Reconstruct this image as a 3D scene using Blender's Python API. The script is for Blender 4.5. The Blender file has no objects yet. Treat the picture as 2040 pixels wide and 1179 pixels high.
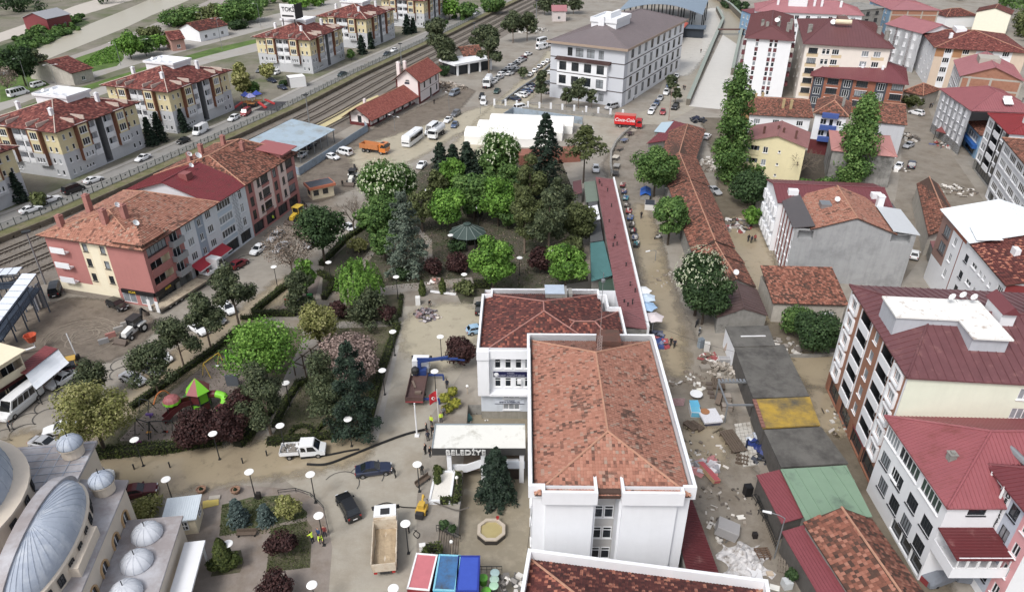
import bpy,math,random
from math import cos,sin,atan2
import numpy as np
from mathutils import Vector as V3,Matrix
random.seed(7);RNG=np.random.default_rng(7);RU,RN=RNG.uniform,RNG.normal
def sv(n,i,v):n.inputs[i].default_value=v
rg,en=range,enumerate
SC=bpy.context.scene;COL=SC.collection
R=math.radians;PI=math.pi
# ---------------- camera, sky, sun, exposure ----------------
CAMH=65;FPX=1440;PITCH=math.atan((589.5+260)/1440)
cam_d=bpy.data.cameras.new('camera');cam=bpy.data.objects.new('camera',cam_d);COL.objects.link(cam)
cam.location=(0,0,CAMH);cam.rotation_euler=(PI/2-PITCH,0,0)
cam_d.sensor_width=36;cam_d.lens=FPX/2040*36;cam_d.clip_start=.5;cam_d.clip_end=4000
SC.camera=cam
W=bpy.data.worlds.new('World');SC.world=W;W.use_nodes=1
SUN_EL,SUN_AZ=R(52),R(215)
def _world():
 nt=W.node_tree;bg=nt.nodes['Background']
 sky=nt.nodes.new('ShaderNodeTexSky');sky.sky_type='NISHITA';sky.sun_disc=0
 sky.sun_elevation=SUN_EL;sky.sun_rotation=SUN_AZ;sky.air_density=1;sky.dust_density=4;sky.ozone_density=1
 hs=nt.nodes.new('ShaderNodeHueSaturation');sv(hs,'Saturation',.42)
 nt.links.new(sky.outputs[0],hs.inputs['Color']);nt.links.new(hs.outputs[0],bg.inputs[0])
 sv(bg,1,.122)
_world()
sun_d=bpy.data.lights.new('sun','SUN');sun=bpy.data.objects.new('sun',sun_d);COL.objects.link(sun)
sun_d.energy=1.3;sun_d.angle=R(16);sun_d.color=(1,.98,.95)
sd=V3((sin(SUN_AZ)*cos(SUN_EL),cos(SUN_AZ)*cos(SUN_EL),sin(SUN_EL)))
sun.rotation_euler=sd.to_track_quat('Z','Y').to_euler()
SC.view_settings.view_transform='Standard';SC.view_settings.look='None'
SC.view_settings.exposure=.55;SC.view_settings.gamma=1
try:SC.view_settings.use_curve_mapping=0
except Exception:pass
_ct,_st=cos(PITCH),sin(PITCH)
def at(px,py,z=0):
 a=(px-1020)/FPX;b=(py-589.5)/FPX
 t=(z-CAMH)/(-_st-b*_ct)
 return V3((a*t,(_ct-b*_st)*t,z))
def proj(p):
 zc=p[1]*_ct-(p[2]-CAMH)*_st;yc=p[1]*_st+(p[2]-CAMH)*_ct
 return 1020+FPX*p[0]/zc,589.5-FPX*yc/zc
def hof(b,ty,z0=0):
 g=at(b[0],b[1],z0);lo,hi=z0,z0+60
 for _ in rg(40):
  m=(lo+hi)/2
  if proj((g.x,g.y,m))[1]>ty:lo=m
  else:hi=m
 return lo-z0
def mpp(b):
 g=at(*b);return(g.y*_ct+CAMH*_st)/FPX
 # ---------------- materials ----------------
def s2l(c):
 c=c/255
 return c/12.92 if c<=.04045 else((c+.055)/1.055)**2.4
def rgb(r,g,b,k=None):
 if k is None:k=.74 if r>1.5*max(g,b)else.86
 y=.3*r+.59*g+.11*b;return tuple(s2l(y+(c-y)*k)for c in(r,g,b))
def rgt(r,g,b):return tuple(c*.8 for c in rgb(r+2,g+3,b+4,.84))
MATS={};KF=[1]
def _n(nt,t,**k):
 n=nt.nodes.new(t)
 for a,v in k.items():setattr(n,a,v)
 return n
def mat(name,col,rough=.75,var=.18,scale=1.2,bump=0,metal=0,streak=0,dirt=None,spec=.4,bscale=8,aniso=(1,1,1)):
 if name in MATS:return MATS[name]
 if max(col)>1:col=tuple(c*KF[0]for c in rgb(*col))
 if dirt and max(dirt[0])>1:dirt=(rgb(*dirt[0]),*dirt[1:])
 m=bpy.data.materials.new(name);m.use_nodes=1;nt=m.node_tree;L=nt.links.new
 b=nt.nodes['Principled BSDF'];sv(b,'Roughness',rough);sv(b,'Metallic',metal)
 sv(b,'Specular IOR Level',spec)
 if var<=0 and not streak and dirt is None:
  sv(b,'Base Color',(*col,1))
 else:
  g=_n(nt,'ShaderNodeNewGeometry');mp=_n(nt,'ShaderNodeMapping');sv(mp,'Scale',aniso)
  L(g.outputs['Position'],mp.inputs['Vector'])
  n1=_n(nt,'ShaderNodeTexNoise');sv(n1,'Scale',scale);sv(n1,'Detail',6);sv(n1,'Roughness',.75)
  L(mp.outputs[0],n1.inputs['Vector'])
  mr=_n(nt,'ShaderNodeMapRange');sv(mr,1,.25);sv(mr,2,.75)
  sv(mr,3,1-var);sv(mr,4,1+var)
  L(n1.outputs['Fac'],mr.inputs[0])
  mx=_n(nt,'ShaderNodeMix',data_type='RGBA',blend_type='MULTIPLY');sv(mx,0,1)
  sv(mx,6,(*col,1));L(mr.outputs[0],mx.inputs[7]);out=mx.outputs[2]
  if dirt is not None:
   dc,amt,dsc=dirt
   n2=_n(nt,'ShaderNodeTexNoise');sv(n2,'Scale',dsc);sv(n2,'Detail',8);sv(n2,'Roughness',.7)
   L(mp.outputs[0],n2.inputs['Vector'])
   r2=_n(nt,'ShaderNodeMapRange');sv(r2,1,.62-amt*.35);sv(r2,2,.72-amt*.1);L(n2.outputs['Fac'],r2.inputs[0])
   m2=_n(nt,'ShaderNodeMix',data_type='RGBA');L(r2.outputs[0],m2.inputs[0]);L(out,m2.inputs[6]);sv(m2,7,(*dc,1));out=m2.outputs[2]
  if streak:
   mp2=_n(nt,'ShaderNodeMapping');sv(mp2,'Scale',(1.6,1.6,.14));L(g.outputs['Position'],mp2.inputs['Vector'])
   n3=_n(nt,'ShaderNodeTexNoise');sv(n3,'Scale',1.3);sv(n3,'Detail',5);L(mp2.outputs[0],n3.inputs['Vector'])
   r3=_n(nt,'ShaderNodeMapRange');sv(r3,1,.45);sv(r3,2,.8);sv(r3,4,streak);L(n3.outputs['Fac'],r3.inputs[0])
   m3=_n(nt,'ShaderNodeMix',data_type='RGBA');L(r3.outputs[0],m3.inputs[0]);L(out,m3.inputs[6]);sv(m3,7,(col[0]*.35+.01,col[1]*.34+.01,col[2]*.32+.01,1));out=m3.outputs[2]
  L(out,b.inputs['Base Color'])
 if bump:
  g2=_n(nt,'ShaderNodeNewGeometry');nb=_n(nt,'ShaderNodeTexNoise');sv(nb,'Scale',bscale);sv(nb,'Detail',4)
  L(g2.outputs['Position'],nb.inputs['Vector'])
  bp=_n(nt,'ShaderNodeBump');sv(bp,'Strength',bump);sv(bp,'Distance',.06);L(nb.outputs['Fac'],bp.inputs['Height']);L(bp.outputs[0],b.inputs['Normal'])
 MATS[name]=m;return m
def rmat(name,stops,rough=.8,stain=None,trans=0,objvar=0,spec=.3):
 if name in MATS:return MATS[name]
 m=bpy.data.materials.new(name);m.use_nodes=1;nt=m.node_tree;L=nt.links.new
 b=nt.nodes['Principled BSDF'];sv(b,'Roughness',rough);sv(b,'Specular IOR Level',spec)
 a=_n(nt,'ShaderNodeAttribute',attribute_name='rnd');r=_n(nt,'ShaderNodeValToRGB');L(a.outputs['Fac'],r.inputs[0])
 el=r.color_ramp.elements
 while len(el)<len(stops):el.new(.5)
 for e,(p,c)in zip(el,stops):e.position=p;e.color=(*c,1)
 out=r.outputs[0]
 if stain:
  sc,thr,scl=stain
  g=_n(nt,'ShaderNodeNewGeometry');n=_n(nt,'ShaderNodeTexNoise');sv(n,'Scale',scl);sv(n,'Detail',7);sv(n,'Roughness',.7)
  L(g.outputs['Position'],n.inputs['Vector'])
  ad=_n(nt,'ShaderNodeMath',operation='MULTIPLY_ADD');L(a.outputs['Fac'],ad.inputs[0]);sv(ad,1,-.16);L(n.outputs['Fac'],ad.inputs[2])
  mr=_n(nt,'ShaderNodeMapRange');sv(mr,1,thr-.08);sv(mr,2,thr+.03);sv(mr,4,.8);L(ad.outputs[0],mr.inputs[0])
  mx=_n(nt,'ShaderNodeMix',data_type='RGBA');L(mr.outputs[0],mx.inputs[0]);L(out,mx.inputs[6]);sv(mx,7,(*sc,1));out=mx.outputs[2]
 if objvar:
  oi=_n(nt,'ShaderNodeObjectInfo');hs=_n(nt,'ShaderNodeHueSaturation')
  m1=_n(nt,'ShaderNodeMapRange');sv(m1,3,1-objvar);sv(m1,4,1+objvar);L(oi.outputs['Random'],m1.inputs[0]);L(m1.outputs[0],hs.inputs['Value']);L(out,hs.inputs['Color']);out=hs.outputs[0]
 L(out,b.inputs['Base Color'])
 if trans:
  t=_n(nt,'ShaderNodeBsdfTranslucent');L(out,t.inputs['Color']);ms=_n(nt,'ShaderNodeMixShader');sv(ms,0,trans)
  L(b.outputs[0],ms.inputs[1]);L(t.outputs[0],ms.inputs[2]);L(ms.outputs[0],nt.nodes['Material Output'].inputs[0])
 MATS[name]=m;return m
def mt(*a,**k):return mat(str(a)+str(k),*a,**k)
def flat(name,col,rough=.6,metal=0,spec=.4):return mat(name,col,rough,0,metal=metal,spec=spec)
# ---------------- mesh building ----------------
def BX(*a):return MB().box(*a)
def TU(*a):return MB().tb(*a)
class MB:
 def __init__(s):s.v=[];s.f=[];s.m=[]
 def add(s,vs,fs,m=0):
  o=len(s.v);s.v+=[tuple(v)for v in vs]
  for f in fs:s.f.append(tuple(i+o for i in f));s.m.append(m)
  return s
 def poly(s,pt_,m=0):return s.add(pt_,[tuple(rg(len(pt_)))],m)
 def box(s,x0,y0,z0,x1,y1,z1,m=0):
  return s.add([(x0,y0,z0),(x1,y0,z0),(x1,y1,z0),(x0,y1,z0),(x0,y0,z1),(x1,y0,z1),(x1,y1,z1),(x0,y1,z1)],[(3,2,1,0),(4,5,6,7),(0,1,5,4),(1,2,6,5),(2,3,7,6),(3,0,4,7)],m)
 def bar(s,p,q,w,h,m=0,up=0):
  p=V3(p);q=V3(q);d=(q-p)
  if d.length<1e-6:return s
  d.normalize();u=V3((0,0,1))if abs(d.z)<.98 else V3((0,1,0))
  a=d.cross(u).normalized();b=a.cross(d)
  vs=[]
  for e in(p,q):
   for sa,sb in((-1,-1),(1,-1),(1,1),(-1,1)):vs.append(e+a*sa*w/2+b*(sb*h/2+up))
  return s.add(vs,[(0,1,2,3),(7,6,5,4),(0,4,5,1),(1,5,6,2),(2,6,7,3),(3,7,4,0)],m)
 def psm(s,poly,z0,z1,m=0,mt=None):
  n=len(poly);vs=[(x,y,z0)for x,y in poly]+[(x,y,z1)for x,y in poly]
  s.add(vs,[(i,(i+1)%n,n+(i+1)%n,n+i)for i in rg(n)],m)
  s.add([(x,y,z1)for x,y in poly],[tuple(rg(n))],m if mt is None else mt)
  s.add([(x,y,z0)for x,y in poly],[tuple(rg(n-1,-1,-1))],m);return s
 def tb(s,pt_,r,n=6,m=0,r2=None):
  pt_=[V3(p)for p in pt_];k=len(pt_);vs=[]
  for i,p in en(pt_):
   d=(pt_[min(i+1,k-1)]-pt_[max(i-1,0)]).normalized()
   u=V3((0,0,1))if abs(d.z)<.95 else V3((1,0,0))
   a=d.cross(u).normalized();b=a.cross(d)
   rr=r if r2 is None else r+(r2-r)*i/max(1,k-1)
   for j in rg(n):
    t=2*PI*j/n;vs.append(p+a*cos(t)*rr+b*sin(t)*rr)
  fs=[(i*n+j,i*n+(j+1)%n,(i+1)*n+(j+1)%n,(i+1)*n+j)for i in rg(k-1)for j in rg(n)]
  fs+=[tuple(rg(n-1,-1,-1)),tuple((k-1)*n+j for j in rg(n))]
  return s.add(vs,fs,m)
 def lth(s,prof,n=16,m=0,c=(0,0,0),a0=0,a1=2*PI):
  full=abs(a1-a0-2*PI)<1e-6;k=n if full else n+1;vs=[]
  for r,z in prof:
   for j in rg(k):
    t=a0+(a1-a0)*j/n;vs.append((c[0]+r*cos(t),c[1]+r*sin(t),c[2]+z))
  fs=[]
  for i in rg(len(prof)-1):
   for j in rg(n):
    j2=(j+1)%k;fs.append((i*k+j,i*k+j2,(i+1)*k+j2,(i+1)*k+j))
  return s.add(vs,fs,m)
 def loft(s,secs,m=0,cap=1,closed=1):
  n=len(secs[0]);vs=[p for q in secs for p in q];fs=[]
  for i in rg(len(secs)-1):
   for j in rg(n if closed else n-1):fs.append((i*n+j,i*n+(j+1)%n,(i+1)*n+(j+1)%n,(i+1)*n+j))
  if cap:fs+=[tuple(rg(n-1,-1,-1)),tuple((len(secs)-1)*n+j for j in rg(n))]
  return s.add(vs,fs,m)
 def xf(s,M):s.v=[tuple(M@V3(v))for v in s.v];return s
 def mesh(s,name,ms_,sm_=0):
  me=bpy.data.meshes.new(name);me.from_pydata(s.v,[],s.f)
  for m in ms_:me.materials.append(m)
  if len(ms_)>1:me.polygons.foreach_set('material_index',s.m)
  if sm_:me.polygons.foreach_set('use_smooth',[1]*len(me.polygons))
  me.update();return me
 def bd(s,name,ms_,parent=None,loc=(0,0,0),rz=0,sm_=0,**k):
  if not isinstance(ms_,(list,tuple)):ms_=[ms_]
  return ob(name,s.mesh(name,ms_,sm_),parent,loc,rz,**k)
def ob(name,data,parent=None,loc=(0,0,0),rz=0,lb_=None,cat=None,group=None,kind=None):
 o=bpy.data.objects.new(name,data);COL.objects.link(o);o.location=loc;o.rotation_euler=(0,0,rz)
 if parent is not None:o.parent=parent
 if lb_:o['label']=lb_
 if cat:o['category']=cat
 if group:o['group']=group
 if kind:o['kind']=kind
 return o
def T(name,lb_,cat,loc=(0,0,0),rz=0,group=None):
 if len(loc)==2:loc=at(*loc)
 return ob(name,None,None,loc,rz,lb_,cat,group)
def dup(r,loc,rz,lb_,group=None,scale=None):
 c=r.copy();COL.objects.link(c);c.location=loc;c.rotation_euler=(0,0,rz);c['label']=lb_
 if group:c['group']=group
 if scale:c.scale=(scale,)*3 if not isinstance(scale,tuple)else scale
 for ch in r.children:
  d=ch.copy();COL.objects.link(d);d.parent=c
  for g in ch.children:
   e=g.copy();COL.objects.link(e);e.parent=d
 return c
def npmesh(name,V,F,ms_,rnd=None,sm_=0,mi=None):
 me=bpy.data.meshes.new(name);V=np.asarray(V,dtype=np.float32);F=np.asarray(F,dtype=np.int32);k,w=F.shape
 me.vertices.add(len(V));me.vertices.foreach_set('co',V.ravel())
 me.loops.add(k*w);me.loops.foreach_set('vertex_index',F.ravel())
 me.polygons.add(k);me.polygons.foreach_set('loop_start',np.arange(0,k*w,w,dtype=np.int32));me.polygons.foreach_set('loop_total',np.full(k,w,dtype=np.int32))
 for m in(ms_ if isinstance(ms_,(list,tuple))else[ms_]):me.materials.append(m)
 if mi is not None:me.polygons.foreach_set('material_index',np.asarray(mi,dtype=np.int32))
 if sm_:me.polygons.foreach_set('use_smooth',np.ones(k,dtype=bool))
 if rnd is not None:
  a=me.attributes.new('rnd','FLOAT','FACE');a.data.foreach_set('value',np.asarray(rnd,dtype=np.float32))
 me.update(calc_edges=1);return me
def txm(txt,size,ms_,depth=.04,shear=0,sx=1):
 c=bpy.data.curves.new('lettering','FONT');c.body=txt;c.size=size;c.extrude=depth;c.align_x='CENTER';c.align_y='CENTER';c.shear=shear;c.offset=size*.012
 o=bpy.data.objects.new('lettering',c);COL.objects.link(o);bpy.context.view_layer.update()
 me=bpy.data.meshes.new_from_object(o.evaluated_get(bpy.context.evaluated_depsgraph_get()));bpy.data.objects.remove(o);bpy.data.curves.remove(c)
 M=Matrix.Rotation(PI/2,4,'X')
 me.transform(M@Matrix.Diagonal((sx,1,1,1)))
 me.materials.clear();me.materials.append(ms_);me.name='lettering';return me
def mg(n):return MATS[n]
def cmat(c,rough=.55,spec=.45):
 return mat('paint_%d_%d_%d'%c,rgb(*c),rough,.05,2,spec=spec)
GL=mt((.022,.027,.033),.12,.5,.35,spec=.8)
GLASSL=mt((.24,.26,.28),.2,.45,.5,spec=.7)
CG=flat('car_glass',(.012,.015,.018),.08,spec=.8)
WT=mt((224,226,230),.8,.035,.5,streak=.035)
WF=mt((225,226,228),.45,.03,.5)
DARKF=mt((52,54,58),.5,.05,.5)
CC=mt((140,138,133),.9,.2,.8,bump=.3,streak=.25,dirt=((.07,.068,.06),.25,.5))
BLACK=flat('black_rubber',(.012,.012,.013),.8)
MT=mt((150,154,158),.45,.1,1.5,metal=.6)
DM=mt((52,54,56),.5,.1,1.5,metal=.3)
RED=mt((128,46,52),.42,.14,.6,dirt=((.1,.05,.04),.2,.9))
WOOD=mt((104,82,66),.8,.3,2,bump=.2)
KF[0]=.84
# ---------------- ground and roads ----------------
ZT=1.2
MUD=mt((158,151,140),.62,.2,.22,bump=.45,dirt=((122,111,98),.42,.09),bscale=5)
MUD2=mt((126,115,102),.7,.24,.5,bump=.8,dirt=((92,82,71),.45,.3),bscale=3)
PAVE=mt((156,150,143),.6,.14,.6,bump=.3,dirt=((134,122,104),.5,.12),bscale=9)
WETMUD=mt((168,153,126),.22,.1,.3,bump=.1,dirt=((140,126,104),.4,.15),bscale=2,spec=.5)
FLOOD=mat('flood_water',(148,138,118),.1,.08,.35,bump=.12,dirt=((158,148,128),.3,.25),bscale=1.2,spec=.5)
RIVERM=mat('river_water',(188,180,160),.28,.07,.4,bump=.35,bscale=1.1,aniso=(1,1,1))
SOIL=mat('park_soil',(88,82,70),.95,.3,.6,bump=.8,dirt=((62,72,44),.5,.25),bscale=4)
LAWN=mt((86,86,62),.95,.3,.5,bump=.8,dirt=((110,100,84),.45,.3),bscale=5)
GRASSM=mat('meadow_grass',(92,122,48),.95,.3,.35,bump=.9,dirt=((62,84,36),.5,.2),bscale=3)
SAND=mt((136,124,116),.95,.16,1.2,bump=.7,dirt=((110,99,92),.4,.6),bscale=7)
BALLAST=mt((132,124,115),.95,.28,2.2,bump=1,dirt=((104,94,82),.45,.25),bscale=12)
ROADM=mt((170,166,160),.8,.1,.4,dirt=((150,142,130),.35,.12))
ROCK=mt((122,112,97),.95,.3,1.5,bump=1,dirt=((86,80,62),.4,.6))
def struct(name,mb,m,**k):return mb.bd(name,m,kind='structure',**k)
def chaikin(p,it=2):
 for _ in rg(it):
  q=[]
  for i in rg(len(p)):
   a,b=p[i],p[(i+1)%len(p)];q+=[a*.75+b*.25,a*.25+b*.75]
  p=q
 return p
SHN=[0]
def film(m):
 k=m.name+'_film'
 if k in MATS:return MATS[k]
 c=m.copy();c.name=k;nt=c.node_tree;L=nt.links.new;out=nt.nodes['Material Output'];b=nt.nodes['Principled BSDF']
 a=_n(nt,'ShaderNodeAttribute',attribute_name='fade');g=_n(nt,'ShaderNodeNewGeometry');n=_n(nt,'ShaderNodeTexNoise');sv(n,'Scale',.55);sv(n,'Detail',7);sv(n,'Roughness',.68)
 L(g.outputs['Position'],n.inputs['Vector'])
 ma=_n(nt,'ShaderNodeMath',operation='MULTIPLY_ADD');L(a.outputs['Fac'],ma.inputs[0]);sv(ma,1,.75);L(n.outputs['Fac'],ma.inputs[2])
 mr=_n(nt,'ShaderNodeMapRange');sv(mr,1,.52);sv(mr,2,.98);L(ma.outputs[0],mr.inputs[0])
 tr=_n(nt,'ShaderNodeBsdfTransparent');ms=_n(nt,'ShaderNodeMixShader');L(mr.outputs[0],ms.inputs[0]);L(tr.outputs[0],ms.inputs[1]);L(b.outputs[0],ms.inputs[2]);L(ms.outputs[0],out.inputs[0])
 MATS[k]=c;return c
def sht(name,px,m,lvl=1,z=0,soft=0,wob=0,seed=1,edge=0):
 p=[at(x,y,z)for x,y in px]
 if soft:p=chaikin(p,soft)
 if wob:
  rr=random.Random(seed);p=[v+V3((rr.uniform(-wob,wob),rr.uniform(-wob,wob),0))for v in p];p=chaikin(p,1)
 SHN[0]+=1;zz=z+lvl*.004+SHN[0]*.0004
 ar=sum(p[i].x*p[(i+1)%len(p)].y-p[(i+1)%len(p)].x*p[i].y for i in rg(len(p)))
 if ar<0:p=p[::-1]
 if not edge:
  return MB().poly([(v.x,v.y,zz)for v in p]).bd(name,m,kind='structure')
 n=len(p);ins=[]
 for i in rg(n):
  t=(p[(i+1)%n]-p[i-1]);t.z=0;t.normalize();ins.append(V3((-t.y,t.x,0)))
 rim=[p[i]-ins[i]*edge for i in rg(n)];inn=[p[i]+ins[i]*edge*.9 for i in rg(n)]
 mb=MB();mb.add([(v.x,v.y,zz)for v in rim]+[(v.x,v.y,zz)for v in p],[(i,(i+1)%n,n+(i+1)%n,n+i)for i in rg(n)])
 mb.f.append(tuple(rg(n,2*n)));mb.m.append(0)
 o=mb.bd(name,film(m),kind='structure');a=o.data.attributes.new('fade','FLOAT','POINT');a.data.foreach_set('value',[0]*n+[.72]*n);return o
g=MB();xs=[-900,-8.3,-6.2,4,900];ys=[15,47,58,80,1500]
for i in rg(4):
 for j in rg(4):
  if(i==1 and j==1)or(i==2 and j in(1,2)):continue
  g.poly([(xs[i],ys[j],0),(xs[i+1],ys[j],0),(xs[i+1],ys[j+1],0),(xs[i],ys[j+1],0)])
struct('ground',g,MUD)
PIT=-1.7
pw=MB()
for a,b in(((-8.3,47),(-8.3,58)),((-8.3,58),(-6.2,58)),((-6.2,58),(-6.2,80)),((-6.2,80),(4,80)),((4,80),(4,47)),((4,47),(-8.3,47))):
 pw.poly([(*a,-2.2),(*b,-2.2),(*b,0),(*a,0)])
struct('courtyard_wall',pw,CC)
struct('courtyard_floor',MB().poly([(-8.3,47,-2.2),(4,47,-2.2),(4,80,-2.2),(-8.3,80,-2.2)]),MUD2)
struct('flood_water',MB().poly([(-8.2,47.02,PIT),(3.9,47.02,PIT),(3.9,79.9,PIT),(-8.2,79.9,PIT)]),FLOOD)
WL=[(-420,640),(-150,545),(106,444),(300,357),(488,271),(593,222),(721,155),(810,113),(900,71),(975,33),(1040,2),(1100,-26),(1250,-95)]
WLw=[at(*p)for p in WL]
far=[V3((500,1400,0)),V3((-900,1400,0)),V3((-900,WLw[0].y,0))]
t=MB().poly([(p.x,p.y,ZT)for p in WLw+far]);o=struct('terrace_ground',t,mt((132,126,112),.95,.25,.25,bump=.5,dirt=((88,96,62),.5,.06)))
if o.data.polygons[0].normal.z<0:o.data.flip_normals()
def offs(line,d):
 out=[]
 for i,p in en(line):
  t=(line[min(i+1,len(line)-1)]-line[max(i-1,0)]);t.z=0;t.normalize();out.append(p+V3((t.y,-t.x,0))*d)
 return out
rw=T('retaining_wall','long rough stone retaining wall by the railway tracks','wall',WLw[3])
wm=MB();rr=random.Random(3)
for i in rg(len(WLw)-1):
 a,b=WLw[i],WLw[i+1];n=int((b-a).length/(1.1 if 1<i<8 else 3))+1
 for k in rg(n):
  for lv in rg(2):
   p=a+(b-a)*((k+.04)/n)-WLw[3];q=a+(b-a)*((k+.96)/n)-WLw[3];z=.02+lv*.62
   off=rr.uniform(0,.22)
   d=(q-p).normalized();nn=V3((d.y,-d.x,0))
   wm.add([p+V3((0,0,z)),q+V3((0,0,z)),q+nn*off+V3((0,0,z+.05)),p+nn*off+V3((0,0,z+.05)),p+nn*off*.8+V3((0,0,z+.57)),q+nn*off*.8+V3((0,0,z+.57)),q+V3((0,0,z+.62)),p+V3((0,0,z+.62))],[(0,1,2,3),(3,2,5,4),(4,5,6,7),(0,3,4,7),(1,6,5,2)])
wm.bd('stone',ROCK,rw,kind='stuff')
cp=MB()
for i in rg(len(WLw)-1):cp.bar(WLw[i]-WLw[3]+V3((0,0,ZT-.25)),WLw[i+1]-WLw[3]+V3((0,0,ZT-.25)),.35,.6)
cp.bd('wall_core',ROCK,rw)
def rbn(name,line,d0,d1,z,m,kind='structure'):
 A=offs(line,d0);B=offs(line,d1);mb=MB()
 for i in rg(len(A)-1):mb.poly([(A[i].x,A[i].y,z),(B[i].x,B[i].y,z),(B[i+1].x,B[i+1].y,z),(A[i+1].x,A[i+1].y,z)])
 o=mb.bd(name,m,kind=kind)
 if o.data.polygons[0].normal.z<0:o.data.flip_normals()
 return o
STREET=mt((150,148,144),.8,.1,.4,dirt=((128,122,112),.3,.15))
rbn('grass_verge',WLw,-.3,-3,ZT+.008,mt((112,112,72),.95,.35,.7,bump=.8,dirt=((128,116,96),.45,.4)))
rbn('side_street',WLw,-3.4,-10.5,ZT+.012,STREET)
rbn('side_pavement',WLw,-10.5,-12.2,ZT+.09,mt((168,164,158),.85,.1,1.5,dirt=((140,134,124),.3,.5)))
rbn('track_bed',WLw,.3,23.5,.01,BALLAST)
RAILM=mt((92,80,72),.45,.2,2,metal=.5);SLEEP=mt((124,117,108),.9,.15,1.5)
for k,d in en((4.2,8.8,13.4,18.2)):
 trk=T('railway_track',['railway track nearest the stone retaining wall','second railway track out from the stone wall','third railway track out from the stone wall','railway track nearest the station platform'][k],'railway track',offs(WLw,d)[3])
 b0=offs(WLw,d)[3]
 for sgn in(-.72,.72):
  ln=offs(WLw,d+sgn);mb=MB()
  for i in rg(len(ln)-1):mb.bar(ln[i]-b0+V3((0,0,.2)),ln[i+1]-b0+V3((0,0,.2)),.16,.18)
  mb.bd('rail',RAILM,trk)
 c=offs(WLw,d);mb=MB()
 for i in rg(1,len(c)-2):
  a,b=c[i],c[i+1];n=int((b-a).length/.95);tt=(b-a).normalized();nn=V3((tt.y,-tt.x,0))
  for j in rg(n):
   p=a+(b-a)*((j+.5)/n)-b0;mb.bar(p-nn*1.25+V3((0,0,.07)),p+nn*1.25+V3((0,0,.07)),.24,.12)
 mb.bd('sleeper',SLEEP,trk,kind='stuff')
fl=offs(WLw,-3.1);FT=T('railway_fence','long grey panel fence between the railway verge and the side street','fence',fl[2]+V3((0,0,ZT)))
FPM=mt((62,74,70),.5,.1);FPN=mt((132,140,140),.7,.08);post=BX(-.05,-.05,0,.05,.05,1.75).mesh('post',[FPM])
acc=[]
for i in rg(1,9):
 a,b=fl[i],fl[i+1];n=max(1,int((b-a).length/2.6))
 for j in rg(n):acc.append(a+(b-a)*(j/n))
pan={}
for i in rg(len(acc)-1):
 p=acc[i]-fl[2];q=acc[i+1]-fl[2];ang=atan2(q.y-p.y,q.x-p.x);Lp=round((q-p).length,1)
 ob('post',post,FT,p,ang)
 if Lp not in pan:
  mb=MB();mb.box(.08,-.02,.08,Lp-.08,.02,.16);mb.box(.08,-.02,1.38,Lp-.08,.02,1.46);mb.box(Lp/2-.14,-.045,.78,Lp/2+.14,.045,1.08,1)
  for s in rg(int(Lp/.2)):mb.box(.12+s*.2,-.012,.16,.17+s*.2,.012,1.38)
  pan[Lp]=mb.mesh('panel',[FPN,FPM])
 ob('panel',pan[Lp],FT,p,ang)
def zsh(n,px,m,l=1,**k):return sht(n,px,m,l,ZT,**k)
zsh('highway',[(-120,262),(0,222),(120,178),(250,135),(400,93),(560,50),(700,16),(760,-2),(690,-8),(520,36),(380,72),(200,122),(0,190),(-120,224)],ROADM,3)
zsh('highway',[(-120,282),(0,242),(200,172),(300,143),(420,110),(520,84),(520,76),(420,98),(280,137),(120,187),(0,230),(-120,270)],GRASSM,4).name='median_grass'
zsh('slip_road',[(-60,300),(0,265),(215,185),(330,150),(430,122),(515,102),(515,86),(430,105),(300,142),(200,174),(0,244),(-60,284)],ROADM,3)
zsh('service_road',[(60,130),(140,112),(200,92),(262,66),(330,38),(410,4),(470,-25),(520,-25),(450,4),(365,40),(262,95),(140,140),(60,160)],mt((162,155,148),.9,.1,.4),2)
zsh('river_water',[(-80,150),(0,120),(60,98),(105,84),(180,48),(250,20),(330,-14),(420,-18),(360,8),(300,32),(250,56),(190,80),(120,108),(60,132),(0,152),(-80,180)],RIVERM,3)
zsh('far_road',[(-60,98),(0,84),(70,62),(160,32),(240,8),(300,-10),(230,-12),(150,12),(70,42),(0,66),(-60,84)],mt((196,188,178),.9,.06,.4),5)
zsh('river_bank_grass',[(-80,110),(0,92),(80,65),(165,40),(180,45),(105,84),(40,112),(-80,146)],mat('bank_scrub',(66,84,46),.95,.35,.3,bump=1),6)
zsh('meadow_grass',[(80,150),(140,120),(200,100),(240,86),(250,128),(180,145),(100,165)],GRASSM,6,soft=1)
zsh('meadow_grass',[(0,150),(70,148),(100,170),(20,200),(0,205)],GRASSM,7)
sht('park_soil',[(700,480),(745,432),(800,372),(850,330),(930,290),(1110,300),(1150,400),(1172,560),(945,592),(935,640),(905,575),(800,578),(640,590),(645,530)],SOIL,2)
sht('park_path',[(640,585),(800,566),(940,552),(945,570),(800,582),(640,602)],PAVE,4)
sht('park_path',[(640,665),(690,575),(755,560),(760,572),(700,590),(652,668)],PAVE,4)
sht('park_path',[(845,520),(848,480),(820,455),(830,450),(860,478),(862,520)],PAVE,4)
sht('park_path',[(690,555),(720,520),(790,430),(800,432),(735,520),(712,558)],PAVE,4)
sht('park_lawn',[(531,888),(600,770),(650,680),(690,600),(800,588),(797,625),(735,872)],LAWN,3)
sht('playground_sand',[(236,878),(300,812),(405,730),(468,690),(520,760),(470,850),(440,880)],SAND,3)
sht('playground_sand',[(512,618),(600,560),(640,548),(620,625),(560,632)],SAND,3)
sht('park_lawn',[(160,915),(200,870),(335,768),(400,720),(470,655),(540,650),(600,655),(610,690),(560,765),(500,885),(330,908)],LAWN,2)
sht('park_path',[(500,886),(560,765),(616,650),(650,650),(596,760),(532,886)],PAVE,4)
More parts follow.
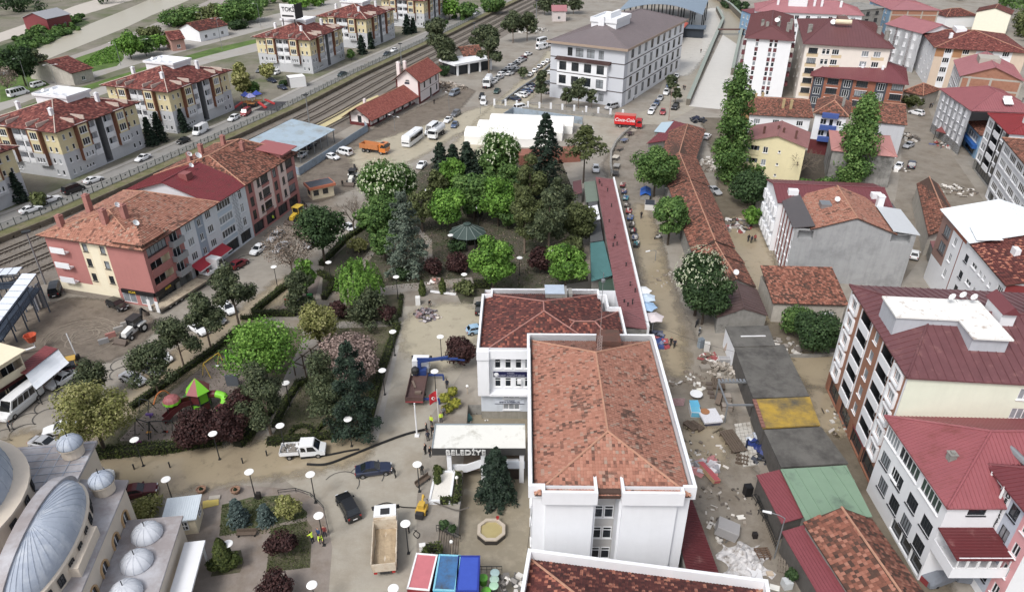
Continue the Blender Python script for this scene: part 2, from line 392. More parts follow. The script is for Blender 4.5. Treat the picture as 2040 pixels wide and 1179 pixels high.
sht('park_path',[(470,650),(520,632),(640,640),(800,640),(800,650),(640,655),(520,645)],PAVE,5)
sht('boulevard',[(745,885),(798,640),(803,610),(958,605),(950,690),(902,768),(850,840),(830,1000),(830,1179),(640,1179),(640,1010),(560,950),(600,905)],mat('boulevard_silt',(172,165,151),.6,.12,.35,bump=.35,dirt=((142,132,116),.45,.12),bscale=5),1)
for k,px in en(([(738,885),(800,640),(806,640),(762,840),(752,880)],)):
 sht('kerb_strip',px,mt((172,167,160),.85,.1),3)
sht('plaza_paving',[(390,985),(470,965),(600,975),(645,1010),(662,1090),(655,1179),(340,1179),(360,1040)],mt((148,137,128),.6,.16,.9,bump=.4,dirt=((120,106,92),.45,.3),bscale=8),2)
sht('flower_bed',[(437,1068),(442,1005),(500,990),(575,985),(612,1020),(610,1030),(540,1046)],mat('bed_grass',(84,92,58),.95,.3,.8,bump=.8,dirt=((112,102,86),.4,.8)),3)
sht('flower_bed',[(530,1140),(541,1052),(612,1038),(622,1050),(618,1130)],LAWN,3)
sht('flower_bed',[(420,1148),(432,1100),(480,1095),(486,1120),(478,1140)],LAWN,3)
sht('flower_bed',[(690,592),(802,586),(788,640),(690,640)],LAWN,5)
for i,(px,m)in en([([(90,985),(140,918),(240,925),(400,905),(540,888),(700,872),(735,888),(690,918),(560,935),(430,952),(330,975),(250,990)],WETMUD),([(60,918),(150,855),(235,800),(340,715),(400,680),(500,610),(585,545),(592,575),(520,625),(470,660),(360,745),(240,830),(150,885),(85,930)],WETMUD),([(820,625),(900,610),(955,620),(940,680),(880,735),(810,700)],mat('pale_silt',(182,172,148),.45,.1,.4)),([(700,300),(800,270),(900,235),(1000,205),(1095,215),(1000,260),(930,250),(850,300),(760,345),(720,340)],mg('pale_silt')),([(870,330),(985,215),(1080,130),(1095,100),(1110,110),(1080,160),(1000,260),(940,300)],mg('pale_silt')),([(1340,90),(1395,20),(1440,15),(1430,60),(1400,110),(1370,150),(1340,150)],mt((205,200,190),.35,.08,.3)),([(1420,560),(1470,430),(1500,440),(1530,520),(1545,600),(1520,650),(1480,570)],WETMUD),([(1580,712),(1680,708),(1690,760),(1610,765)],WETMUD),([(1622,800),(1650,780),(1672,830),(1668,860),(1642,850)],WETMUD),([(1368,870),(1400,850),(1430,870),(1432,920),(1395,930),(1370,900)],WETMUD),([(1270,400),(1290,440),(1340,640),(1355,740),(1340,740),(1310,600),(1268,450)],WETMUD),([(0,900),(40,870),(70,880),(20,920),(0,925)],WETMUD)]):  # palest patch, on the canal road, has wet sky sheen put into its colour
 sht('silt_and_sheen_patch',px,m,6+i,soft=2,wob=.35,seed=i,edge=2.4)
sht('mud_lot',[(-60,690),(-20,652),(40,626),(165,588),(322,640),(262,692),(205,722),(120,725),(30,712)],MUD2,3,soft=1,edge=1.5)
sht('station_yard',[(595,352),(700,290),(740,262),(880,195),(950,170),(905,225),(840,262),(760,330),(700,372),(640,400),(600,400)],MUD2,2,soft=1,edge=2)
sht('alley_mud',[(1400,500),(1440,350),(1400,235),(1440,235),(1480,360),(1545,560),(1700,730),(1760,900),(1850,1120),(1900,1200),(1840,1200),(1700,960),(1600,790),(1500,620)],mt((120,110,94),.6,.2,.5,bump=.5,dirt=((92,82,68),.5,.3)),2,edge=1.5)
sht('market_street',[(1205,330),(1222,300),(1290,250),(1330,250),(1270,330),(1290,420),(1345,600),(1440,800),(1500,960),(1570,1180),(1420,1180),(1385,980),(1330,720),(1270,540),(1240,400)],mat('market_silt',(146,137,124),.6,.2,.4,bump=.55,dirt=((114,103,89),.5,.22),bscale=4),2,edge=1.5)
sht('yard_gravel',[(1500,300),(1690,300),(1690,380),(1500,380)],mt((84,76,66),.95,.3,.6,bump=.8),1)
sht('back_street',[(1800,190),(1840,190),(1870,270),(1960,400),(2060,480),(2060,520),(1880,420),(1830,520),(1800,560),(1780,420),(1795,330)],mg('market_silt'),1)
sht('station_road',[(985,222),(1120,222),(1240,240),(1300,215),(1390,0),(1415,-20),(1440,10),(1385,215),(1330,245),(1280,268),(1225,300),(1160,262),(1000,240)],mg('boulevard_silt'),1)
sht('canal_water',[(1372,212),(1440,70),(1465,40),(1500,36),(1470,140),(1450,220)],mt((214,210,202),.3,.08,.4,bump=.5),3)
sht('canal_water',[(1440,70),(1442,45),(1415,10),(1395,-25),(1420,-25),(1470,20),(1500,40),(1470,90)],mt((162,150,126),.3,.1,.4,bump=.3),4)
ARC=mt((86,84,82),.8,.2,2)
def arc_strip(mb,c,r,a0,a1,w=.12,z=.05):
 n=10
 for i in rg(n):
  t0=a0+(a1-a0)*i/n;t1=a0+(a1-a0)*(i+1)/n
  mb.poly([(c[0]+(r-w)*cos(t0),c[1]+(r-w)*sin(t0),z),(c[0]+(r+w)*cos(t0),c[1]+(r+w)*sin(t0),z),(c[0]+(r+w)*cos(t1),c[1]+(r+w)*sin(t1),z),(c[0]+(r-w)*cos(t1),c[1]+(r-w)*sin(t1),z)])
mb=MB()
def fan(a,b,nr,r,w=.1):
 A=at(*a);B=at(*b);d=(B-A).normalized();n=V3((-d.y,d.x,0));k=int((B-A).length/(2*r));base=atan2(d.y,d.x)
 for j in rg(nr):
  for i in rg(k):
   c=A+d*(2*r*i+r*(j%2))+n*(j*r);arc_strip(mb,(c.x,c.y),r,base,base+PI,w)
fan((0,895),(215,745),3,1.75,.07);fan((205,770),(300,705),2,1.75,.07);fan((455,560),(530,500),2,1.7);fan((680,965),(800,1000),2,2.2,.06)
mb.bd('paving_joint',ARC,kind='structure')
TRK=mt((150,139,124),.6,.15,1.5,bump=.4)
mb=MB();rr=random.Random(5);c0=at(165,672)
for i in rg(26):
 c=(c0.x+rr.uniform(-1.5,1.5),c0.y+rr.uniform(-1.2,1.2));r=rr.uniform(1.2,5.5);a=rr.uniform(0,6.28);arc_strip(mb,c,r,a,a+rr.uniform(1.2,3.2),.06,.06+i*.0015)
for i in rg(26):
 a=at(rr.uniform(620,760),rr.uniform(330,385));b=a+V3((rr.uniform(6,14),rr.uniform(4,10),0));mb.bar((a.x,a.y,.06),(b.x,b.y,.06),.14,.03)
mb.bd('tyre_rut',TRK,kind='stuff')
KF[0]=1
# ---------------- roofs ----------------
TL_={'orange':rmat('orange_roof_tile',[(0,rgt(116,74,62)),(.06,rgt(150,98,80)),(.14,rgt(174,114,92)),(.6,rgt(182,120,98)),(.88,rgt(194,134,110)),(1,rgt(168,142,124))],.85,(rgt(92,70,60),.56,.35)),'dark':rmat('dark_red_roof_tile',[(0,rgt(70,44,42)),(.3,rgt(98,54,50)),(.75,rgt(116,64,58)),(.86,rgt(150,82,68)),(1,rgt(176,100,80))],.85,(rgt(84,66,60),.58,.3)),'brown':rmat('red_brown_roof_tile',[(0,rgt(84,44,42)),(.35,rgt(118,60,55)),(.7,rgt(136,70,63)),(.9,rgt(158,88,76)),(1,rgt(178,112,98))],.85,(rgt(86,52,48),.55,.25)),'rust':rmat('weathered_roof_tile',[(0,rgt(78,58,50)),(.3,rgt(126,78,62)),(.7,rgt(160,96,76)),(1,rgt(182,122,100))],.88,(rgt(88,66,56),.52,.45)),'old':rmat('mossy_old_roof_tile',[(0,rgt(84,62,54)),(.35,rgt(130,82,66)),(.75,rgt(152,92,74)),(1,rgt(178,118,98))],.9,(rgt(80,66,58),.5,.7)),'clay':rmat('clean_clay_tile',[(0,rgt(150,78,66)),(.5,rgt(170,90,78)),(1,rgt(184,104,90))],.8),}
UND=mt((78,58,50),.95,.2)
CPM=mt((176,128,104),.9,.25,2)
CAPW=mt((190,172,160),.9,.2,2)
def tlm(name,planes,tw,tl,m):
 VV=[];FF=[];RR=[];base=0
 for pt_ in planes:
  P=[np.array(p,dtype=float)for p in pt_];o=P[0];u=P[1]-P[0];u/=np.linalg.norm(u)
  n=np.zeros(3)
  for i in rg(1,len(P)-1):n+=np.cross(P[i]-o,P[i+1]-o)
  n/=np.linalg.norm(n);v=np.cross(n,u)
  q=np.array([((p-o)@u,(p-o)@v)for p in P]);vmax=q[:,1].max();u0,u1=q[:,0].min(),q[:,0].max()
  nu=int((u1-u0)/tw)+1;nv=int(vmax/tl)+1
  gu,gv=np.meshgrid(u0+(np.arange(nu)+.5)*tw,(np.arange(nv)+.5)*tl);gu=(gu+(np.arange(nv)%2)[:,None]*0).ravel();gv=gv.ravel()
  ok=np.ones(len(gu),bool)
  for i in rg(len(q)):
   a,b=q[i],q[(i+1)%len(q)];e=b-a;L=np.linalg.norm(e)
   if L<1e-6:continue
   d=(e[0]*(gv-a[1])-e[1]*(gu-a[0]))/L;ok&=d>tw*.12
  gu=gu[ok];gv=gv[ok];k=len(gu)
  if k==0:continue
  jit=RU(-.018,.018,k);lift=RU(0,.02,k)
  hw=tw*.49;h0=.11;h1=.03
  loc=np.zeros((k,8,3))
  for i,(du,dv,dn)in en(((-hw,-tl*.5,.02+h0*.35),(0,-tl*.5,h0),(hw,-tl*.5,.02+h0*.35),(-hw,tl*.58,.01),(0,tl*.58,h1),(hw,tl*.58,.01),(-hw,-tl*.5,-.01),(hw,-tl*.5,-.01))):
   loc[:,i,0]=gu+du;loc[:,i,1]=gv+dv+jit;loc[:,i,2]=dn+lift
  VV.append((o+loc[...,0:1]*u+loc[...,1:2]*v+loc[...,2:3]*n).reshape(-1,3))
  f3=np.array([[0,1,4,3],[1,2,5,4],[6,7,2,1]])
  F=(f3[None]+(np.arange(k)*8)[:,None,None]+base).reshape(-1,4);FF.append(F);base+=k*8
  cl=RU(0,1,k);RR.append(np.repeat(cl,3))
 return npmesh(name,np.concatenate(VV),np.concatenate(FF),m,np.concatenate(RR))
def rbl(mb,pt_,sp,w,h,m=0):
 P=[V3(p)for p in pt_];o=P[0];u=(P[1]-o).normalized();n=V3((0,0,0))
 for i in rg(1,len(P)-1):n+=(P[i]-o).cross(P[i+1]-o)
 n.normalize();v=n.cross(u);q=[((p-o).dot(u),(p-o).dot(v))for p in P]
 u0=min(a for a,_ in q);u1=max(a for a,_ in q);s=u0+sp*.5
 while s<u1:
  c=[]
  for i in rg(len(q)):
   a,b=q[i],q[(i+1)%len(q)]
   if(a[0]-s)*(b[0]-s)<0:t=(s-a[0])/(b[0]-a[0]);c.append(a[1]+t*(b[1]-a[1]))
  if len(c)>=2 and max(c)-min(c)>.3:
   mb.bar(o+u*s+v*min(c)+n*h*.5,o+u*s+v*max(c)+n*h*.5,w,h,m)
  s+=sp
def slb(mb,pt_,th,m=0):
 k=len(pt_);P=[V3(p)for p in pt_];mb.add(P+[p-V3((0,0,th))for p in P],[tuple(rg(k)),tuple(rg(2*k-1,k-1,-1))]+[(i,k+i,k+(i+1)%k,(i+1)%k)for i in rg(k)],m)
def rpl(kind,x0,y0,x1,y1,z,rise,axis='x',hp=None):
 ym=(y0+y1)/2;xm=(x0+x1)/2
 if kind=='shed':return[[(x0,y0,z),(x1,y0,z),(x1,y1,z+rise),(x0,y1,z+rise)]],[]
 if axis=='x':
  h=0 if kind=='gable' else min((y1-y0)/2 if hp is None else hp,(x1-x0)/2-.05);a=(x0+h,ym,z+rise);b=(x1-h,ym,z+rise)
  pl=[[(x0,y0,z),(x1,y0,z),b,a],[(x1,y1,z),(x0,y1,z),a,b]];rd=[(a,b)]
  if h:pl+=[[(x1,y0,z),(x1,y1,z),b],[(x0,y1,z),(x0,y0,z),a]];rd+=[((x0,y0,z),a),((x0,y1,z),a),((x1,y0,z),b),((x1,y1,z),b)]
 else:
  h=0 if kind=='gable' else min((x1-x0)/2 if hp is None else hp,(y1-y0)/2-.05);a=(xm,y0+h,z+rise);b=(xm,y1-h,z+rise)
  pl=[[(x1,y0,z),(x1,y1,z),b,a],[(x0,y1,z),(x0,y0,z),a,b]];rd=[(a,b)]
  if h:pl+=[[(x0,y0,z),(x1,y0,z),a],[(x1,y1,z),(x0,y1,z),b]];rd+=[((x0,y0,z),a),((x1,y0,z),a),((x0,y1,z),b),((x1,y1,z),b)]
 return pl,rd
 # ---------------- windows ----------------
WC={}
def wnm(w,h,n,d,fr,gl,sill,both,rail):
 k=(round(w,2),round(h,2),n,d,fr.name,gl.name,sill,both,rail)
 if k in WC:return WC[k]
 t=.09;f=MB();a,b=d-.05,d+.05
 f.box(-w/2,a,0,-w/2+t,b,h);f.box(w/2-t,a,0,w/2,b,h);f.box(-w/2+t,a,0,w/2-t,b,t);f.box(-w/2+t,a,h-t,w/2-t,b,h)
 for i in rg(1,n):x=-w/2+w*i/n;f.box(x-t*.5,a+.004,t,x+t*.5,b-.004,h-t)
 if rail:f.box(-w/2+t,a+.006,h*rail-t*.45,w/2-t,b-.006,h*rail+t*.45)
 if sill:f.box(-w/2-.1,-.14,-.09,w/2+.1,d-.05,-.005)
 p=MB().poly([(-w/2+.02,d,.02),(w/2-.02,d,.02),(w/2-.02,d,h-.02),(-w/2+.02,d,h-.02)],1 if both else 0)
 if both:
  f.add(p.v,p.f,1);r=(f.mesh('window',[fr,gl]),None)
 else:r=(f.mesh('window',[fr]),p.mesh('pane',[gl]))
 WC[k]=r;return r
PX={}
def pln(key,fn):
 if key not in PX:PX[key]=fn()
 return PX[key]
class Bld:
 def rest(s):
  for q in('l','r','b'):s.seg(q)
 def __init__(s,name,lb_,A,B,h,D=None,C=None,z=0,o=0,cat='building',wall=None,far=0,group=None,yaw=None,loc=None,Wd=None):
  s.h=h;s.z=z
  if loc is None:
   a=at(*A,z+h);b=at(*B,z+h);d=b-a;d.z=0;s.W=d.length if Wd is None else Wd;d.normalize();n=V3((-d.y,d.x,0))
   if C is not None:D=(at(*C,z+h)-a).dot(n)
   a=a+d*o+n*o;s.W-=2*o;D-=2*o;s.yaw=atan2(d.y,d.x);s.org=V3((a.x,a.y,z))
  else:s.W=Wd;s.yaw=yaw;s.org=V3(loc)
  s.D=D;s.root=T(name,lb_,cat,s.org,s.yaw,group);s.w=MB();s.ms_=[];s.far=far;s.wall=wall or WT;s.mi(s.wall)
  s.R=random.Random(len(bpy.data.objects))
 def mi(s,m):
  if m not in s.ms_:s.ms_.append(m)
  return s.ms_.index(m)
 def loc(s,px,py,z):
  p=at(px,py,s.z+z)-s.org;c,sn=cos(s.yaw),sin(s.yaw);return p.x*c+p.y*sn,-p.x*sn+p.y*c
 def face(s,f):
  W,D=s.W,s.D
  return{'f':((0,0),(1,0),0,W),'r':((W,0),(0,1),PI/2,D),'b':((W,D),(-1,0),PI,W),'l':((0,D),(0,-1),-PI/2,D)}[f]
 def seg(s,f,ops=(),s0=0,s1=None,z0=0,z1=None,m=None,out=0,zn_=(),side=None,fr=None,gl=None):
  o,d,ang,L=s.face(f);s1=L if s1 is None else s1;z1=s.h if z1 is None else z1
  m=s.mi(m or s.wall);nx,ny=d[1],-d[0]
  def P(a,z,dep=0):q=out-dep;return(o[0]+d[0]*a+nx*q,o[1]+d[1]*a+ny*q,z)
  holes=[]
  for op in ops:
   c,z,w,h,k=op[:5];holes.append((max(s0+.02,c-w/2),min(s1-.02,c+w/2),max(z0,z),min(z1-.02,z+h),k,op[5:]))
  X=sorted({s0,s1}|{v for q in holes for v in q[:2]}|{min(max(v,s0),s1)for q in zn_ for v in q[:2]})
  Z=sorted({z0,z1}|{v for q in holes for v in q[2:4]}|{min(max(v,z0),z1)for q in zn_ for v in q[2:4]})
  for i in rg(len(X)-1):
   for j in rg(len(Z)-1):
    if X[i+1]-X[i]<1e-4 or Z[j+1]-Z[j]<1e-4:continue
    cx,cz=(X[i]+X[i+1])/2,(Z[j]+Z[j+1])/2
    if any(q[0]<cx<q[1]and q[2]<cz<q[3]for q in holes):continue
    mm=m
    for q in zn_:
     if q[0]<cx<q[1]and q[2]<cz<q[3]:mm=s.mi(q[4])
    s.w.poly([P(X[i],Z[j]),P(X[i+1],Z[j]),P(X[i+1],Z[j+1]),P(X[i],Z[j+1])],mm)
  if out>0:
   sm=s.mi(side)if side else m
   s.w.poly([P(s0,z0,out),P(s0,z0),P(s0,z1),P(s0,z1,out)],sm);s.w.poly([P(s1,z0),P(s1,z0,out),P(s1,z1,out),P(s1,z1)],sm)
   s.w.poly([P(s0,z0,out),P(s1,z0,out),P(s1,z0),P(s0,z0)],m);s.w.poly([P(s0,z1),P(s1,z1),P(s1,z1,out),P(s0,z1,out)],m)
  fr0=fr or WF
  for a,b,z,zt,k,ex in holes:
   w,h=b-a,zt-z;c=(a+b)/2;dep={'log':1.2,'rec':2.2,'dark':1,'shop':.35,'door':.25}.get(k,.14)
   bm=m
   for q in zn_:
    if q[0]<c<q[1]and q[2]<(z+zt)/2<q[3]:bm=s.mi(q[4])
   rm=s.mi(ex[0])if ex and ex[0]else bm
   s.w.poly([P(a,z),P(a,z,dep),P(a,zt,dep),P(a,zt)],rm);s.w.poly([P(b,z,dep),P(b,z),P(b,zt),P(b,zt,dep)],rm)
   s.w.poly([P(a,z),P(b,z),P(b,z,dep),P(a,z,dep)],rm);s.w.poly([P(a,zt,dep),P(b,zt,dep),P(b,zt),P(a,zt)],rm)
   if k in('log','rec','dark'):s.w.poly([P(a,z,dep),P(b,z,dep),P(b,zt,dep),P(a,zt,dep)],rm)
   pos=P(c,z);G_=gl or GL
   if k=='log':
    pm=(ex[1]if len(ex)>1 else None)or s.wall
    ob('balcony_parapet',pln(('par',round(w,2),pm.name),lambda:BX(-w/2-.06,-.16,-.22,w/2+.06,.03,.92).mesh('balcony_parapet',[pm])),s.root,pos,ang)
    s.wdw(P(c,z+.02,dep),ang,w*.62,min(2.25,h-.1),2,0-.07,fr0,G_,0)
   elif k=='bal':
    pm=(ex[1]if len(ex)>1 else None)or s.wall
    s.wdw(pos,ang,w,h,2,.1,fr0,G_,0)
    ob('balcony',pln(('bal',round(w,2),pm.name),lambda:BX(-w/2-.5,-1.05,-.2,w/2+.5,-.003,-.02).box(-w/2-.5,-1.05,-.02,w/2+.5,-.95,.95).box(-w/2-.5,-.95,-.02,-w/2-.4,-.003,.95).box(w/2+.4,-.95,-.02,w/2+.5,-.003,.95).mesh('balcony',[pm])),s.root,pos,ang)
   elif k=='shop':
    s.wdw(pos,ang,w,h,max(1,int(w/1.6)),.3,fr or DARKF,G_,0,name='shop_window')
   elif k=='door':s.wdw(pos,ang,w,h,1,.2,fr or DARKF,GL,0,name='door')
   elif k in('rec','dark'):pass
   else:
    q=k;fq=fr0;gq=G_
    if q[0]=='d':fq=DARKF;q=q[1:]
    if q[0]=='c' or(gl is None and q[0]=='w' and s.R.random()<.3):gq=GLASSL
    if q[0]=='c':q=q[1:]
    s.wdw(pos,ang,w,h,int(q[1]),.1,fq,gq,h<2,rail=(.72 if 'r' in q[2:]else 0))
 def wdw(s,pos,ang,w,h,n,d,fr,gl,sill,name='window',rail=0):
  far=s.far;f,p=wnm(w,h,n,d,fr,gl,sill,far,rail)
  o=ob(name,f,s.root,pos,ang)
  if p:ob('pane',p,o)
  return o
 def walls(s,**k):
  for f in 'frbl':s.seg(f,**k)
 def roof(s,kind,rise,tile=None,m=None,o=.6,axis='x',hp=None,z=None,box=None,rib=0,tw=.36,tl=.38,cap=CPM,th=.16,name='roof',gm=None,thin=0):
  z=s.h if z is None else z;x0,y0,x1,y1=box or(0,0,s.W,s.D)
  half=((y1-y0)if axis=='x' else(x1-x0))/2
  sl=rise/half if kind!='shed' else 0
  pl,rd=rpl(kind,x0-o,y0-o,x1+o,y1+o,z-o*sl*.6+.05,rise+o*sl*.6,axis,None if hp is None else hp)
  mb=MB()
  for p in pl:slb(mb,p,th)
  rm=m or UND
  if rib:
   for p in pl:rbl(mb,p,rib,.07,.07)
  r=mb.bd(name,[rm],s.root)
  if kind=='gable':
   g=s.mi(gm)if gm else 0;zz=z+rise*.94
   if axis=='x':tri=[[(x0,y1,z),(x0,y0,z),(x0,(y0+y1)/2,zz)],[(x1,y0,z),(x1,y1,z),(x1,(y0+y1)/2,zz)]]
   else:tri=[[(x0,y0,z),(x1,y0,z),((x0+x1)/2,y0,zz)],[(x1,y1,z),(x0,y1,z),((x0+x1)/2,y1,zz)]]
   for q in tri:s.w.poly(q,g)
  if tile:
   ob('roof_tile',tlm('roof_tile',pl,tw,tl,TL_[tile]),r,kind='stuff')
  if rd and(tile or rib):
   c=MB()
   for a,b in rd:c.tb([V3(a)+V3((0,0,.06)),V3(b)+V3((0,0,.06))],.13,6)
   c.bd('ridge_cap',cap if tile else rm,r)
  return r
 def chm(s,roof,x,y,zt,w=.6,m=None,z0=None,d=None):
  d=d or w;z0=s.h if z0 is None else z0
  return BX(x-w/2,y-d/2,z0,x+w/2,y+d/2,zt).box(x-w/2-.08,y-d/2-.08,zt,x+w/2+.08,y+d/2+.08,zt+.1).box(x-w*.3,y-d*.3,zt+.1,x+w*.3,y+d*.3,zt+.3).bd('chimney',m or CC,roof)
 def dish(s,roof,x,y,z,r=.45):
  mb=MB();mb.tb([(0,0,-.9),(0,0,0)],.03,5,1);mb.lth([(0,0),(r*.5,.04),(r*.85,.13),(r,.2),(r*.97,.22),(r*.5,.07),(0,.03)],12);mb.tb([(0,0,.02),(0,0,.45)],.02,4,1)
  M=Matrix.Translation((x,y,z))@Matrix.Rotation(R(50),4,'X');k=MB();k.v=mb.v;k.f=mb.f;k.m=mb.m;k.xf(M)
  return k.bd('satellite_dish',[WF,MT],roof)
 def ppt(s,z0,z1,th=.3,m=None,box=None,name='parapet'):
  x0,y0,x1,y1=box or(0,0,s.W,s.D);mb=MB()
  mb.box(x0,y0,z0,x1,y0+th,z1);mb.box(x0,y1-th,z0,x1,y1,z1);mb.box(x0,y0+th,z0,x0+th,y1-th,z1);mb.box(x1-th,y0+th,z0,x1,y1-th,z1)
  return mb.bd(name,m or s.wall,s.root)
 def done(s):
  s.w.bd('wall',s.ms_,s.root);return s.root
def ev(n,a,b):return[a+(b-a)*(i+.5)/n for i in rg(n)]
def grid(cs,zs,w,h,k,*ex):return[(c,z,w,h,k,*ex)for c in cs for z in zs]
# ---------------- apartment blocks beyond the railway ----------------
YEL=mt((214,200,156),.85,.06,.5,streak=.06);GRY=mt((188,190,194),.85,.06,.5,streak=.06)
BRN=mt((124,72,48),.7,.1,2)
def toki():
 N=at(333.6,183,ZT+12);Rt=at(460,139,ZT+12);d=(Rt-N);d.z=0;Dd=d.length-1.6;yaw=atan2(d.y,d.x)-PI/2
 Wd=21.5;dx=V3((cos(yaw),sin(yaw),0));dy=V3((-dx.y,dx.x,0))
 P=N+dx*(-.8)+dy*.8;P.z=ZT;org=P-dx*Wd
 b=Bld('apartment_block','',None,None,12,D=Dd,loc=org,yaw=yaw,Wd=Wd,wall=GRY,far=1)
 zs=[.9,3.7,6.5,9.3]
 yz=[(0,99,6.2,99,YEL)]
 def face(f,L,stair):
  e=(L-(3.6*2+(2.9*2+2.4 if stair else 5.6)))/2
  ops=[];base=[]
  for c in(e*.35,e*.75,L-e*.35,L-e*.75):
   ops+=grid([c],zs,.75,1.25,'w1')
  s=e
  loc=[]
  for i in rg(2):
   bs=e if i==0 else L-e-3.6
   b.seg(f,grid([bs+1.8],[6.7,9.5],2.2,1.7,'w3')+grid(ev(3,bs+.5,bs+3.1),[3.9],.6,1.2,'w1'),bs,bs+3.6,3.2,12,out=1,side=BRN,zn_=[(bs,bs+3.6,6.2,99,YEL),(bs,bs+.45,6.2,99,BRN),(bs+3.15,bs+3.6,6.2,99,BRN)])
  m0,m1=e+3.6,L-e-3.6
  if stair:
   for c in(m0+1.45,m1-1.45):ops+=[(c,z-.3,2.4,2.3,'log',WT,WT)for z in zs[1:]]
   ops.append(((m0+m1)/2,.3,2.2,11.5,'rec',mt((120,122,126),.9,.1)))
  else:
   for c in(m0+1.4,m1-1.4):ops+=[(c,z-.3,2.3,2.2,'log',WT,WT)for z in zs[1:]]
  ops+=grid(ev(3,e+.4,e+3.2),[1],.6,.8,'w1')
  zz=[(0,e,6.2,99,YEL),(L-e,L,6.2,99,YEL),(m0,m1,2.9,99,WT)]
  b.seg(f,ops,zn_=zz)
 face('f',Wd,0);face('r',Dd,1);b.seg('b',zn_=[(0,99,6.2,99,YEL)]);b.seg('l',zn_=[(0,99,6.2,99,YEL)])
 r=b.roof('hip',3.4,'brown',o=1.1,axis='y',cap=CAPW,tw=.5,tl=.5)
 for x,y,zt in((5,6,15.6),(16,5,15.2),(17,18,15.6),(5,20,15.2)):b.chm(r,x,y,zt,.8,WT)
 for x,y in((Wd,e0)for e0 in(5.,8.,19.,22.)):BX(x-3.2,y-.1,12.4,x+.7,y+.1,13.4).bd('roof_firewall',CAPW,r)
 for x in(5.,8.,14.,17.):BX(x-.1,-.7,12.4,x+.1,3,13.3).bd('roof_firewall',CAPW,r)
 cx,cy=Wd*.42,Dd*.62;t=MB();t.box(cx-5,cy-3.5,12,cx+5,cy+3.5,15.6);t.box(cx-5.4,cy-3.9,15.6,cx+5.4,cy-3.6,16.2);t.box(cx-5.4,cy+3.6,15.6,cx+5.4,cy+3.9,16.2);t.box(cx-5.4,cy-3.6,15.6,cx-5.1,cy+3.6,16.2);t.box(cx+5.1,cy-3.6,15.6,cx+5.4,cy+3.6,16.2);t.box(cx-5.1,cy-3.6,15.4,cx+5.1,cy+3.6,15.62)
 t.bd('stair_tower',WT,r)
 for k in rg(5):b.dish(r,cx-3+k*1.4,cy-2.5+(k%2)*1.2,16.6,.5)
 b.done();b.yaw0=yaw;return b
TK=toki();G1='apartment blocks behind the railway'
TK.root['label']='yellow and grey apartment block by the blue and red playground';TK.root['group']=G1
def toki_at(N,Rt,lab,flip=None):
 n=at(*N,ZT+12);r=at(*Rt,ZT+12);d=r-n;d.z=0
 yaw=atan2(d.y,d.x)-PI/2;dx=V3((cos(yaw),sin(yaw),0));dy=V3((-dx.y,dx.x,0))
 p=n+dx*(-.8)+dy*.8-dx*TK.W;p.z=ZT;return dup(TK.root,p,yaw,lab,G1)
T1=toki_at((109.5,263),(278,202),'yellow and grey apartment block with three parked white cars on the street in front')
toki_at((617,80),(693.4,50),'yellow and grey apartment block carrying the TOKİ roof sign')
toki_at((729.6,38),(797,14),'yellow and grey apartment block just beyond the one with the roof sign')
n1=at(109.5,263,ZT+12);r1=at(278,202,ZT+12);dd=(r1-n1);dd.z=0;L1=dd.length;dd.normalize()
re=at(35,290,ZT+12);yaw=atan2(dd.y,dd.x)-PI/2;dx=V3((dd.y,-dd.x,0));p=re-dd*(L1-.8)-dx*.8-dx*TK.W;p.z=ZT
dup(TK.root,p,yaw,'yellow and grey apartment block cut off by the picture edge, dark conifer at its corner',G1)
n4=at(729.6,38,ZT+12);r4=at(797,14,ZT+12);d4=r4-n4;d4.z=0;d4.normalize();y4=atan2(d4.y,d4.x)-PI/2;dx4=V3((d4.y,-d4.x,0))
for k,(px,lab)in en((((845,2),'farthest yellow and grey apartment block, conifers along its street side'),)):
 n=at(*px,ZT+12);p=n+dx4*(-.8)+d4*.8-dx4*TK.W;p.z=ZT;dup(TK.root,p,y4,lab,G1)
 # ---------------- the row of four street buildings ----------------
PINK=mt((186,112,106),.85,.07,.4,streak=.1);CE=mt((226,212,182),.85,.06,.4,streak=.08)
BLUEG=mt((152,164,180),.85,.05,.4);PWT=mt((212,216,222),.8,.05,.4,streak=.08)
SAL2=mt((190,116,110),.85,.07,.4,streak=.08);PALEP=mt((226,200,192),.85,.06,.4)
STN=mt((140,130,118),.9,.25,1.5,bump=.5)
HR=11.6
base=Bld('temporary','',(277,497),(584,305),HR,C=(105,447));
ROWYAW,ROWORG,ROWD=base.yaw,base.org.copy(),base.D
def rs(px,py):return base.loc(px,py,HR)[0]
S=[0,rs(349,446),rs(421,404),rs(487,366),base.W]
bpy.data.objects.remove(base.root)
ux=V3((cos(ROWYAW),sin(ROWYAW),0))
def rowb(name,lab,i,wall,h=HR):
 return Bld(name,lab,None,None,h,D=ROWD-1.4,loc=ROWORG+ux*(S[i]+(.6 if i==0 else 0)),yaw=ROWYAW,Wd=S[i+1]-S[i]-(.6 if i==0 else 0)-.02,wall=wall)
FL=[3.1,5.95,8.8]
b=rowb('corner_building','salmon pink corner apartment house with cream strips and a black shop sign',0,PINK)
W_,D_=b.W,b.D
ops=[]
for i,z in en(FL):
 ops+=[(W_*.33,z+.05,W_*.5,2.2,'log',CE,PINK)]if i<2 else[(W_*.33,z+.6,W_*.5,1.6,'dw5')]
 ops+=[(W_*.78,z+.2,1.9,2.1,'bal',None,mt((150,152,156),.3,.05))]
b.seg('f',ops+[(W_*.3,.2,W_*.5,2.3,'shop'),(W_*.8,.2,W_*.3,2.3,'dark')],zn_=[(0,99,0,2.75,CC)])
L=D_;ops=[]
for z in FL:
 ops+=[(L*.405,z+.5,1,1.5,'dw1r'),(L*.585,z+.5,1,1.5,'dw1r')]
